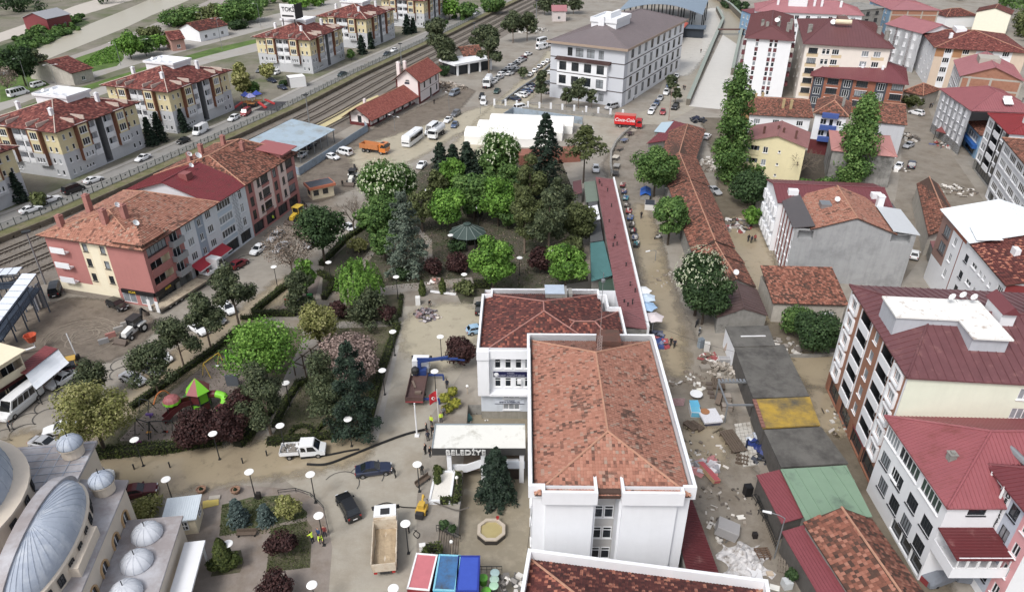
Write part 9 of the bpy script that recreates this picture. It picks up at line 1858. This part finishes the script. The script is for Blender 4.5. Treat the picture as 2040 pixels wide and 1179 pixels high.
mb.bd('sheet',mt((196,194,194),.6,.12,1.5,dirt=((120,108,96),.35,1.2)),t)
bx_('fridge_door','white fridge door on the crumpled sheeting',(1502,1140),(1.5,1.9,.3),(216,216,218),-8);plk('wooden_pallet','brown wooden pallet upright by the white sheeting',(1518,1106),6,1.6,.12,.5,WOOD,5,gap=.12);plk('wooden_pallet','grey wooden pallet by the potted plant',(1562,1130),5,2,.16,.3,mt((128,118,106),.9,.2,3),70,gap=.12)
bx_('concrete_planter','white square planter holding a dark leafy plant by the red awning',(1566,1168),(.9,.9,1),(190,194,196),10);tree('bush',(1574,1160),1128,30,'dark leafy plant growing from the white square planter','dark',cat='plant');bx_('paper_sheet','printed white sheet at the bottom of the street',(1543,1170),(1,.7,.06),(226,224,216),-20);bx_('timber_block','short pale timber block by the fridge door',(1533,1144),(.7,.5,.3),(190,172,150),0)
heap('street_litter','thin scatter of litter and planks along the upper market street',(1345,560),4.5,60,[(140,130,118),(110,100,90),(170,164,156)],.35,47,flatn=.05);heap('street_litter','thin scatter of litter below the two wooden benches',(1400,900),3.8,50,[(150,140,128),(190,184,176),(110,100,90),(90,82,74)],.35,48,flatn=.05);heap('street_litter','thin scatter of litter around the striped stall box',(1440,1010),4,60,[(150,140,128),(186,180,172),(100,92,84),(80,72,66)],.33,49,flatn=.05);heap('street_litter','scatter of planks between the tiled shops and the poplar',(1425,330),5.5,110,[(170,164,156),(120,110,100),(206,202,196)],1,50,flatn=.12);heap('street_litter','flood debris in the alley by the striped side of the grey block',(1465,450),3.4,60,[(120,112,104),(150,60,60),(180,178,176),(60,58,56)],.8,51,flatn=.1);heap('street_litter','debris along the flooded yard behind the flat roofed shops',(1560,690),2.6,40,[(120,112,104),(190,186,180)],.7,52,flatn=.1)
heap('street_litter','litter strewn in the lane below the orange clad apartments',(1690,840),4,50,[(120,108,96),(190,186,180),(80,72,64)],.5,53,flatn=.05);heap('street_litter','mud clods and litter along the muddy street kerb',(1905,380),4,50,[(120,108,96),(200,196,190),(80,72,64)],.7,54,flatn=.05);heap('street_litter','junk along the fronts of the far muddy street',(1880,290),3,50,[(70,66,64),(150,60,56),(190,186,180),(60,70,110)],.8,55,flatn=.3);heap('street_litter','litter drifted against the lean-to by the town hall',(1372,760),3,40,[(120,108,96),(200,196,190)],.5,56,flatn=.05)
def umb(c,lab,col,r=1.7,h=2.6,tilt=0,rz=0):
 t=T('market_umbrella',lab,'umbrella',at(*c),rz,'market umbrellas');mb=MB();n=6
 for k in rg(n):
  a0,a1=2*PI*k/n,2*PI*(k+1)/n;am=(a0+a1)/2;p=[(0,0,h+.55),(r*cos(a0),r*sin(a0),h),(r*.8*cos(am),r*.8*sin(am),h+.06),(r*cos(a1),r*sin(a1),h)];mb.poly([p[0],p[1],p[2]]);mb.poly([p[0],p[2],p[3]])
 mb.bd('canopy',mat('canvas_%d_%d_%d'%col,rgb(*col),.8,.08,1.5),t);TU([(0,0,0),(0,0,h+.6)],.04,6).bd('pole',WF,t);return t
for k,(c,l,cl)in en((((1276,608),'white market umbrella farthest up by the red market roof',(232,234,236)),((1284,622),'pale blue topped umbrella below the white one',(190,208,226)),((1286,640),'sky blue umbrella amid the umbrella cluster',(150,184,220)),((1299,662),'pinkish white umbrella at the near end of the cluster',(206,196,198)))):umb(c,l,cl,1.75,2.9,0,k*.4)
GS='goods stalls along the market roof'
cols_=((150,50,56),(56,70,110),(70,130,140),(120,110,104),(170,60,60),(60,90,150),(90,84,80),(40,44,52),(130,130,134),(64,60,60))
for k in rg(10):
 u=k/9;x=1240+(1284-1240)*u**1*.62;y=372+118*u
 c0=at(x,y);t=T('goods_stall',f'{("red","navy","teal","grey brown","crimson","blue","dark grey","black","silver grey","brown black")[k]} goods stall, {o_[k]} from the far end by the market roof parapet','stall',c0,R(75),GS);BX(-1.1,-.6,.55,1.1,.6,.65).bd('top',cmat(cols_[k]),t)
 for sx in(-1,1):BX(sx-.05,-.5,0,sx+.05,.5,.55).bd('trestle',DM,t)
 r_=random.Random(k);g_=MB()
 for j in rg(9):xx,yy=r_.uniform(-.9,.9),r_.uniform(-.4,.4);s=r_.uniform(.08,.2);g_.box(xx-s,yy-s,.65,xx+s,yy+s,.65+s*1.6,j%2)
 g_.bd('goods',[cmat(cols_[(k+3)%10]),cmat((190,186,180))],t,kind='stuff')
heap('stall_wreck','blue and red tarpaulin bundle below the umbrella cluster',(1314,684),1.5,26,[(60,80,140),(170,60,66),(60,60,70),(150,160,190)],.8,61);heap('stall_wreck','dark goods heap between the umbrellas and the town hall parapet',(1304,668),1.2,20,[(50,50,56),(90,96,120)],.7,62)
lww('low_curved_wall','low curved pale wall where the stall tables stand along the street bend',[(1219,352),(1216,330),(1217,308),(1226,288),(1240,272),(1256,258)],.8,.4,mt((186,180,170),.85,.1),capm=CC)
for k,(x,y)in en(((1226,350),(1228,335),(1226,318),(1233,300),(1243,284),(1254,270))):bx_('stall_table',f'{("dark","grey","pale","brown","blue grey","black")[k]} stall table, {o_[k]} from the market roof behind the curved wall',(x,y),(2.4,1.5,.85),((70,68,66),(150,148,144),(186,178,164),(110,96,84),(96,106,130),(52,50,52))[k],80-k*7,legs=1)
t=T('blue_tarp_stall','stall draped with a bright blue tarpaulin under the spreading street tree','stall',(1285,392),R(80));mb=MB();n=6
for i in rg(n):
 for j in rg(4):
  def TZ(i,j):return(-2.3+4.6*i/n,-1.2+2.4*j/4,1.7-.25*abs(j-2)+.12*sin(i*2.1+j))
  mb.poly([TZ(i,j),TZ(i+1,j),TZ(i+1,j+1),TZ(i,j+1)])
mb.bd('tarpaulin',cmat((34,92,190)),t);BX(-2,-1,0,2,1,1.2).bd('counter',CC,t)
bx_('white_stall','white walled stall with a dark solar like top below the blue tarpaulin',(1294,414),(3,2.2,1.3),(206,204,200),80,top=(60,64,74));heap('tarpaulin_heap','black and blue tarpaulins on the rubble at the canal end',(1392,240),2.6,30,[(34,40,62),(40,44,52),(90,90,92)],1.2,63)
def moto(c,lab,col,rz):
 t=T('motorbike',lab,'motorbike',at(*c),R(rz));me=pln('mwheel',lambda:TU([(0,-.06,0),(0,.06,0)],.29,12,0).tb([(0,-.065,0),(0,.065,0)],.16,8,1).mesh('wheel',[BLACK,RIM]))
 for x in(-.62,.62):ob('wheel',me,t,(x,0,.29))
 MB().loft([[(-.6,-.12,.5),(-.6,.12,.5),(-.6,.1,.8),(-.6,-.1,.8)],[(0,-.16,.35),(0,.16,.35),(0,.14,.78),(0,-.14,.78)],[(.5,-.1,.5),(.5,.1,.5),(.42,.08,.98),(.42,-.08,.98)]]).bd('body',cmat(col),t);BX(-.65,-.13,.8,.05,.13,.9).bd('seat',TR,t);MB().bar((.55,0,.4),(.38,0,1.05),.08,.08).bar((.38,-.35,1.05),(.38,.35,1.05),.05,.05).bd('handlebar',TR,t)
moto((1388,648),'dark motorbike under the leafy tree at the shop front',(52,54,60),60);moto((1393,664),'silver scooter behind the dark motorbike',(150,154,160),70);moto((1311,476),'white scooter by the trimmed round tree',(214,214,214),20)
t=heap('scooter_wreck','toppled motorbikes on the muddy pavement below the red street awning',(1893,292),1.6,26,[(40,40,44),(110,60,56),(150,150,154)],.6,64)
t=T('street_awning','dusty red street awning on the far muddy street','awning',(1890,285),R(-62));mb=MB();pt_=[(-4,-1.2,2.6),(4,-1.2,2.6),(4,1.2,3.4),(-4,1.2,3.4)];slb(mb,pt_,.12);rbl(mb,pt_,.6,.05,.05);mb.bd('sheet',cmat((140,66,64)),t);BX(-3.9,-1.1,0,-3.8,-1,2.5).box(3.8,-1.1,0,3.9,-1,2.5).bd('post',DM,t)
def cvd(c,lab,rz,z0=0,sc=1):
 t=T('covered_car',lab,'car',at(*c),R(rz));s=lambda x,w,h:[(x,-w,.15),(x,w,.15),(x,w*.98,h*.6),(x,w*.7,h),(x,-w*.7,h),(x,-w*.98,h*.6)];MB().loft([s(-2.3,.8,.85),s(-1.9,.95,1.1),s(-1,.98,1.6),s(.5,.98,1.62),s(1.1,.97,1.15),s(2.1,.92,.95),s(2.35,.75,.7)]).bd('cover',mt((112,118,128),.6,.12,1.5,bump=.4),t,sm_=0);BX(-1.5,-1,.02,-1.2,1,.3).box(1.2,-1,.02,1.5,1,.3).bd('wheel',BLACK,t)
cvd((1872,1150),'grey covered car beneath the white apartments, lower of the two',20);cvd((1908,1128),'grey covered car closest to the lettered apartments',80)
bx_('red_tarp_box','red topped box by the grey covered cars',(1848,1158),(1.4,1,.8),(150,50,54),20)
t=T('lift_basket','orange lift basket raised on a white arm by the cafe awning','lift basket',(72,700));mb=MB();mb.lth([(.55,1.9),(.95,3.1),(.88,3.1),(.5,2),(0,1.95)],8);mb.bd('basket',cmat((216,82,46)),t);TU([(0,0,1.95),(.3,-.2,1),(-1,-.6,.7),(-4.2,-1.6,1.1)],.18,7).bd('arm',WF,t);BX(-5.4,-2.4,.2,-3.2,-1.2,1.2).bd('base',GRY,t)
t=T('barrier_post','white raised barrier pole on the mud lot','barrier',(155,716));TU([(0,0,.3),(-.5,.3,4.6)],.09,7).bd('pole',WF,t);BX(-.3,-.3,0,.3,.3,.9).bd('base',DM,t)
for k,(x,y,c)in en(((208,684,(150,150,152)),(222,672,(176,120,112)),(238,660,(160,158,154)),(252,650,(160,158,154)))):bx_('traffic_barrier',('grey plastic barrier nearest the backhoe bucket','pinkish plastic barrier second from the backhoe bucket','pale concrete barrier third from the backhoe bucket','pale concrete barrier farthest from the backhoe bucket')[k],(x,y),(1.5,.35,.9),c,35)
t=T('ice_cream_booth','small red booth with glass top by the white awning','booth',(140,742),R(25));BX(-1.2,-.6,0,1.2,.6,1).bd('counter',cmat((176,40,48)),t);BX(-1.15,-.55,1,1.15,.55,1.5).bd('display_glass',GL,t);BX(-1.3,-.7,2.4,1.3,.7,2.5).box(-1.2,-.65,1.5,-1.12,-.57,2.4).box(1.12,-.65,1.5,1.2,-.57,2.4).box(-1.2,.57,1.5,-1.12,.65,2.4).box(1.12,.57,1.5,1.2,.65,2.4).bd('canopy',cmat((190,150,60)),t)
# ---------------- playground ----------------
LIME=cmat((120,206,40));MARO=cmat((104,34,38));DGRN=flat('dark_play_steel',(.03,.035,.035),.5);ROSE=cmat((164,84,86))
g=at(404,812);t=T('play_tower','play tower with a lime green and maroon pointed roof, tube slide and curved bridge','play tower',g,R(20));mb=MB();r6=lambda r:[(r*cos(PI/6+PI*k/3),r*sin(PI/6+PI*k/3))for k in rg(6)]
p6=r6(1.35);post_=MB()
for x,y in p6:post_.box(x-.07,y-.07,0,x+.07,y+.07,3.3)
post_.bd('post',DGRN,t)
for k in rg(6):
 a,b=r6(1.75)[k],r6(1.75)[(k+1)%6];MB().poly([(*a,3.2),(*b,3.2),(0,0,5.2)]).bd('roof_panel',LIME if k%2==0 else ROSE,t);a,b=p6[k],p6[(k+1)%6];MB().poly([(a[0]*.98,a[1]*.98,1.5),(b[0]*.98,b[1]*.98,1.5),(b[0]*.98,b[1]*.98,2.9),(a[0]*.98,a[1]*.98,2.9)]).bd('side_panel',MARO if k%2 else LIME,t)
 MB().poly([(a[0]*.98,a[1]*.98,.2),(b[0]*.98,b[1]*.98,.2),(b[0]*.98,b[1]*.98,1.2),(a[0]*.98,a[1]*.98,1.2)]).bd('lower_panel',LIME if k%2 else MARO,t)
MB().psm(p6,1.3,1.42).bd('deck',DGRN,t)
def crv(pt_,n=6):
 P=[V3(p)for p in pt_];Q=[]
 for i in rg(len(P)-1):
  for k in rg(n):p0=P[max(i-1,0)];p1=P[i];p2=P[i+1];p3=P[min(i+2,len(P)-1)];u=k/n;Q.append(.5*((2*p1)+(p2-p0)*u+(2*p0-5*p1+4*p2-p3)*u*u+(3*p1-p0-3*p2+p3)*u**3))
 return Q+[P[-1]]
cu=crv([(1.2,-.2,2.2),(2.2,-.6,2.3),(3.2,-1.2,2),(3,-2.2,1.4),(2.2,-2.4,.9),(2.6,-3.2,.5)]);k5=len(cu)//5
for i in rg(5):TU(cu[i*k5:(i+1)*k5+1],.52,12).bd('tube_slide',(MARO,LIME,LIME,MARO,LIME)[i],t)
BX(2.3,-2.5,0,2.4,-2.4,.8).box(3,-1.4,0,3.1,-1.3,1.6).bd('post',DGRN,t)
cu=crv([(-1.2,-.4,1.5),(-2.2,-.9,1.75),(-3.2,-1.3,1.4),(-4.2,-1.6,.7),(-4.9,-1.8,.3)]);br=MB()
for a,b in zip(cu[:-1],cu[1:]):br.bar(a,b,1,.12);br.bar(a+V3((0,-.55,.4)),b+V3((0,-.55,.4)),.08,.75);br.bar(a+V3((0,.55,.4)),b+V3((0,.55,.4)),.08,.75)
br.bd('curved_bridge',MARO,t)
MB().lth([(1.15,3),(.95,3.35),(.5,3.65),(0,3.75)],10,0,(-3.4,-.9,0)).bd('dome_roof',ROSE,t);sk=MB();
for k in rg(10):
 a0,a1=2*PI*k/10,2*PI*(k+1)/10;am=(a0+a1)/2;f=lambda a,z:(-3.4+1.15*cos(a),-.9+1.15*sin(a),z);sk.poly([f(a0,2.7),f(am,2.55),f(a1,2.7),f(a1,3),f(a0,3)])
sk.bd('scalloped_skirt',LIME,t);q=MB()
for x,y in((-4.1,-1.5),(-2.7,-1.5),(-4.1,-.3),(-2.7,-.3)):q.box(x-.06,y-.06,0,x+.06,y+.06,2.9)
q.bd('post',DGRN,t);MB().lth([(1,.3),(1.1,.5),(.9,.9),(0,1)],10,0,(-1.6,2.2,0)).lth([(.55,1.5),(.6,1.56),(0,1.6)],10,1,(-1.4,2.4,0)).tb([(-1.4,2.4,.9),(-1.4,2.4,1.5)],.06,5).bd('spinner',[cmat((46,104,46)),cmat((226,160,50))],t)
def swg(name,lab,a,b,h,m,seats):
 A=at(*a);B_=at(*b);t=T(name,lab,'swing',A);d=B_-A;n=V3((-d.y,d.x,0)).normalized();mb=MB();mb.bar(V3((0,0,h)),d+V3((0,0,h)),.1,.1)
 for p in(V3((0,0,0)),d):
  for s in(-1,1):mb.bar(p+V3((0,0,h)),p+n*s*.8,.08,.08)
 mb.bd('frame',m,t)
 for u,c in seats:p=d*u;BX(p.x-.3,p.y-.16,.45,p.x+.3,p.y+.16,.53).bd('seat',c,t);MB().bar(p+V3((-.25,0,.5)),p+V3((-.25,0,h)),.025,.025).bar(p+V3((.25,0,.5)),p+V3((.25,0,h)),.025,.025).bd('chain',MT,t)
swg('swing_frame','yellow swing frame behind the play tower',(412,750),(442,728),2.4,cmat((214,176,60)),((.75,WF),))
swg('swing_frame','black swing frame with an orange basket seat',(278,860),(305,868),2.3,DGRN,((.75,cmat((232,160,46))),));swg('swing_frame','black swing frame with a red seat and a dark seat',(305,866),(350,864),2.3,DGRN,((.55,DGRN),(.58,cmat((220,66,40)))));swg('swing_frame','small dark climbing frame by the lift hedge',(285,816),(303,820),2,DGRN,())
t=T('spring_toy','purple spring toy near the black swings','spring toy',(300,832));TU([(0,0,0),(0,0,.4)],.1,8).bar((-.5,0,.6),(.5,0,.6),.25,.3).bd('toy',cmat((104,78,150)),t);t=T('spring_toy','orange and red climbing arch near the hedge','climber',(322,800));TU(crv([(-.9,-.6,0),(-.3,0,1.3),(.5,.5,1.6),(1,.9,.6)]),.1,7).bd('arch',cmat((226,120,50)),t);t=T('spring_toy','magenta climbing toy by the playground lamp','spring toy',(277,892));TU(crv([(-.6,0,0),(-.3,0,1),(.3,.2,1),(.6,0,0)]),.09,7).tb(crv([(0,-.6,0),(0,-.3,.9),(.1,.3,.9),(0,.6,0)]),.09,7).bd('arch',cmat((150,70,130)),t)
t=T('play_wall','grey climbing board behind the purple shrubs','climbing board',(465,768));BX(-.9,-.15,0,.9,.15,1.9).bd('board',cmat((86,92,100)),t);t=T('toy_slide','bright lime toy slide under the wide green tree','slide',(467,722),R(100));MB().add([(-.4,-1.2,.1),(.4,-1.2,.1),(.4,.8,1.7),(-.4,.8,1.7),(-.4,-1.2,0),(.4,-1.2,0),(.4,.8,1.6),(-.4,.8,1.6)],[(0,1,2,3),(0,3,7,4),(1,5,6,2),(2,6,7,3),(0,4,5,1)]).box(-.5,.8,0,.5,1,2.2).bd('slide',LIME,t)
t=T('toddler_play_house','toddler play unit with red, yellow and green panels under the dark pine','play house',(588,606),R(15));
for x,c,h_ in((-1.6,(200,40,40),1.3),(-.6,(226,170,40),1.5),(2.2,(40,120,60),1.7)):BX(x,-.1,.2,x+.9,.1,h_).bd('panel',cmat(c),t)
BX(-.8,.6,0,.9,1.8,2.2).bd('play_house_body',cmat((130,140,140)),t);BX(-1.7,-.05,0,-1.6,.05,1.4).box(3.1,-.05,0,3.2,.05,1.8).bd('post',DGRN,t)
t=T('apartment_playground','blue roofed play unit with red slides on black matting by the apartments','playground',at(506,212,ZT));BX(-7,-5,.02,9,5,.08).bd('matting',cmat((58,56,60)),t)
for x,y,c in((-2,0,(70,90,190)),(1,1.5,(60,80,180)),(0,-1.5,(150,150,200))):MB().lth([(1.7,3.4),(0,4.6)],4,0,(x,y,0)).bd('roof',cmat(c),t);BX(x-1.1,y-1.1,1.4,x+1.1,y+1.1,1.5).box(x-1.1,y-1.1,0,x-1,y-1,3.4).box(x+1,y+1,0,x+1.1,y+1.1,3.4).bd('tower_frame',cmat((196,120,50)),t)
for a,b in(((-3,-1,1.6),(-5.4,-3,.2)),((2,-1,1.6),(4.6,-2.6,.2)),((3,2,1.6),(6,2,.2))):MB().bar(a,b,.8,.4).bd('slide',cmat((206,50,50)),t)
bx_('transformer_hut','dark transformer hut with a white door by the railway fence',(592,172),(5.5,4.5,3.4),(86,84,86),28,top=(226,226,226),z=ZT)
def gzb(c,lab,r,h,m,n=12,open_=1):
 t=T('gazebo',lab,'gazebo',at(*c));mb=MB()
 q=[(r*cos(2*PI*k/n),r*sin(2*PI*k/n))for k in rg(n)]
 for k in rg(n):a,b=q[k],q[(k+1)%n];mb.poly([(*a,h),(*b,h),(b[0]*.16,b[1]*.16,h+1.6),(a[0]*.16,a[1]*.16,h+1.6)])
 mb.bd('roof',m,t);rb=MB();[rb.bar((a,b,h+.05),(a*.16,b*.16,h+1.66),.1,.07)for a,b in q];rb.bd('roof_rib',mt((120,132,128),.6,.1),t);MB().lth([(r*.2,h+1.55),(r*.22,h+1.9),(0,h+2.05)],n).bd('roof_lantern',m,t)
 ps=MB();[ps.box(a*.86-.08,b*.86-.08,0,a*.86+.08,b*.86+.08,h+.1)for a,b in q];ps.bd('post',DM,t);MB().lth([(r*.84,0),(r*.84,1.1)],n).bd('low_wall',mt((66,58,52),.8,.2,2),t)
gzb((932,486),'round dark green roofed gazebo with pale roof ribs amid the park',3.7,2.6,mt((60,76,72),.5,.1,.6));gzb((944,428),'small black roofed gazebo behind the vivid green trees',2.2,2.6,mt((42,44,48),.6,.1),8)
t=T('pergola','dark timber pergola over the straight park path','pergola',(600,752),R(62));mb=MB()
for k in rg(4):
 for y in(-1.1,1.1):mb.box(k*1.9-.07,y-.07,0,k*1.9+.07,y+.07,2.4)
 BX(k*1.9-.06,-1.5,2.4,k*1.9+.06,1.5,2.55).bd('crossbeam',CW,t)
for y in(-1.1,1.1):mb.box(-.4,y-.06,2.3,6.1,y+.06,2.4)
mb.bd('frame',CW,t)
def benchp(c,lab,rz,z=0):
 t=T('park_bench',lab,'bench',at(*c,z),R(rz));BX(-1.1,-.25,.4,1.1,.25,.47).bd('seat',CW,t);BX(-1.1,.22,.5,1.1,.3,.9).bd('backrest',CW,t)
 for x in(-.9,.9):BX(x-.06,-.22,0,x+.06,.25,.4).bd('leg',DM,t)
benchp((492,1067),'bench at the edge of the plaza flower bed',3);benchp((843,962),'tilted bench by the boulevard lamp',48)
for k,(x,y)in en(((402,980),(470,981))):
 t=T('bowl_planter',('terracotta bowl planter nearer the site cabin','terracotta bowl planter nearer the bent lamp')[k],'planter',(x,y));MB().lth([(.3,0),(.55,.35),(.6,.6),(.5,.6),(.45,.45),(0,.45)],14).bd('bowl',cmat((146,112,90)),t);MB().lth([(0,.45),(.25,.55),(0,.9)],7).bd('plant',LF['dark'],t)
bx_('litter_bin','dark litter bin by the bent plaza lamp',(516,992),(.5,.5,.9),(48,44,42),0);bx_('yellow_pallet','flat yellow board by the plaza entrance',(420,1002),(1.8,1.2,.08),(206,182,90),20,cat='board');bx_('stone_slab','loose stone slab by the yellow board',(428,992),(1.3,.6,.2),(176,168,156),10)
GB_='bollards along the flooded road'
for k,(x,y)in en(((146,938),(197,941),(268,935),(339,931),(484,923),(532,908))):t=T('bollard',o_[k]+' short dark bollard from the mosque along the flooded road','bollard',at(x,y),0,GB_);TU([(0,0,0),(0,0,.85)],.09,7).lth([(.11,.85),(.11,.9),(0,.97)],8).bd('post',DM,t)
rlg(T('plaza_railing','low black railing curving round the plaza flower beds','railing',(555,984)),[at(x,y)-at(555,984)for x,y in((555,984),(590,980),(620,990),(645,1015),(655,1060))],.7,1.2)
rlg(T('courtyard_railing','dark railing at the bottom edge of the flooded courtyard','railing',(900,1140)),[(0,0,0),at(1000,1140)-at(900,1140)],1,.5)
bx_('white_box','white electrical box at the corner of the box hedge near the cabins',(842,1094),(.7,.5,.8),(220,220,218),10);bx_('white_cooler','white drinks cooler by the rubbish heap',(833,606),(.8,.8,1.5),(222,222,220),5);t=T('fallen_post','fallen white post across the grass square','post',(884,586));MB().bar((-2.4,.5,.3),(2.2,-.4,.2),.35,.3).bd('post',WF,t)
bx_('teal_cover','teal covered object floating in the flooded yard before the office wing',(922,838),(2.4,1.1,.6),(70,120,122),25,z=PIT);heap('floating_debris','scattered dark debris floating in the flooded yard before the office wing',(948,822),2.4,24,[(80,70,58),(60,54,48),(200,196,190)],.4,71,z=PIT,flatn=.02)
bx_('wooden_steps','timber steps leading down by the golden shrubs',(908,780),(2.4,2.6,.4),(116,100,88),0,z=-.9);t=T('plant_strip_wall','pale kerb of the golden shrub strip','kerb',(888,828));MB().bar((0,0,.15),at(892,778)-at(888,828)+V3((0,0,.15)),.2,.3).bd('kerb',CC,t)
bx_('broken_crate','broken pale crate and rubble pile at the courtyard planter',(905,1004),(1.5,.8,.5),(150,150,150),10,z=-.4)
t=T('school_railing','school railing with white posts along the low wall','railing',(985,212));A_=[at(985,212),at(1120,222),at(1240,234)];
for a,b in zip(A_[:-1],A_[1:]):
 L_=(b-a).length;n=int(L_/3.4)
 for k in rg(n+1):p=a+(b-a)*k/n-A_[0];ob('post',pln('schpost',lambda:BX(-.3,-.3,0,.3,.3,2.3).mesh('post',[WT])),t,p)
 r_=MB();r_.bar(a-A_[0]+V3((0,0,2)),b-A_[0]+V3((0,0,2)),.08,.08);m_=int(L_/.6)
 for k in rg(m_):p=a+(b-a)*k/m_-A_[0];r_.bar(p+V3((0,0,1)),p+V3((0,0,2)),.05,.05)
 r_.bd('railing_bar',MT,t)
lww('car_park_wall','railed wall between the school road and the school car park',[(1000,208),(1040,178),(1070,158),(1096,132)],.9,.35,CC,capm=MT)
lww('walled_yard_wall','broken garden wall before the flooded yard',[(1572,712),(1620,712),(1680,708)],.6,.25,CC)
def wire(lab,a,za,b,zb,sag=.6):
 A=at(*a,za);B_=at(*b,zb);P=[A.lerp(B_,i/10)-V3((0,0,sag*4*(i/10)*(1-i/10)))for i in rg(11)];TU([p-A for p in P],.025,4).bd('overhead_wire',DM,None,A,lb_=lab,cat='wire')
wire('overhead wire crossing the market street near the umbrellas',(1245,620),9,(1462,700),5);wire('pale cable hanging down the town hall corner',(1064,985),12,(1050,1100),.2,.1)
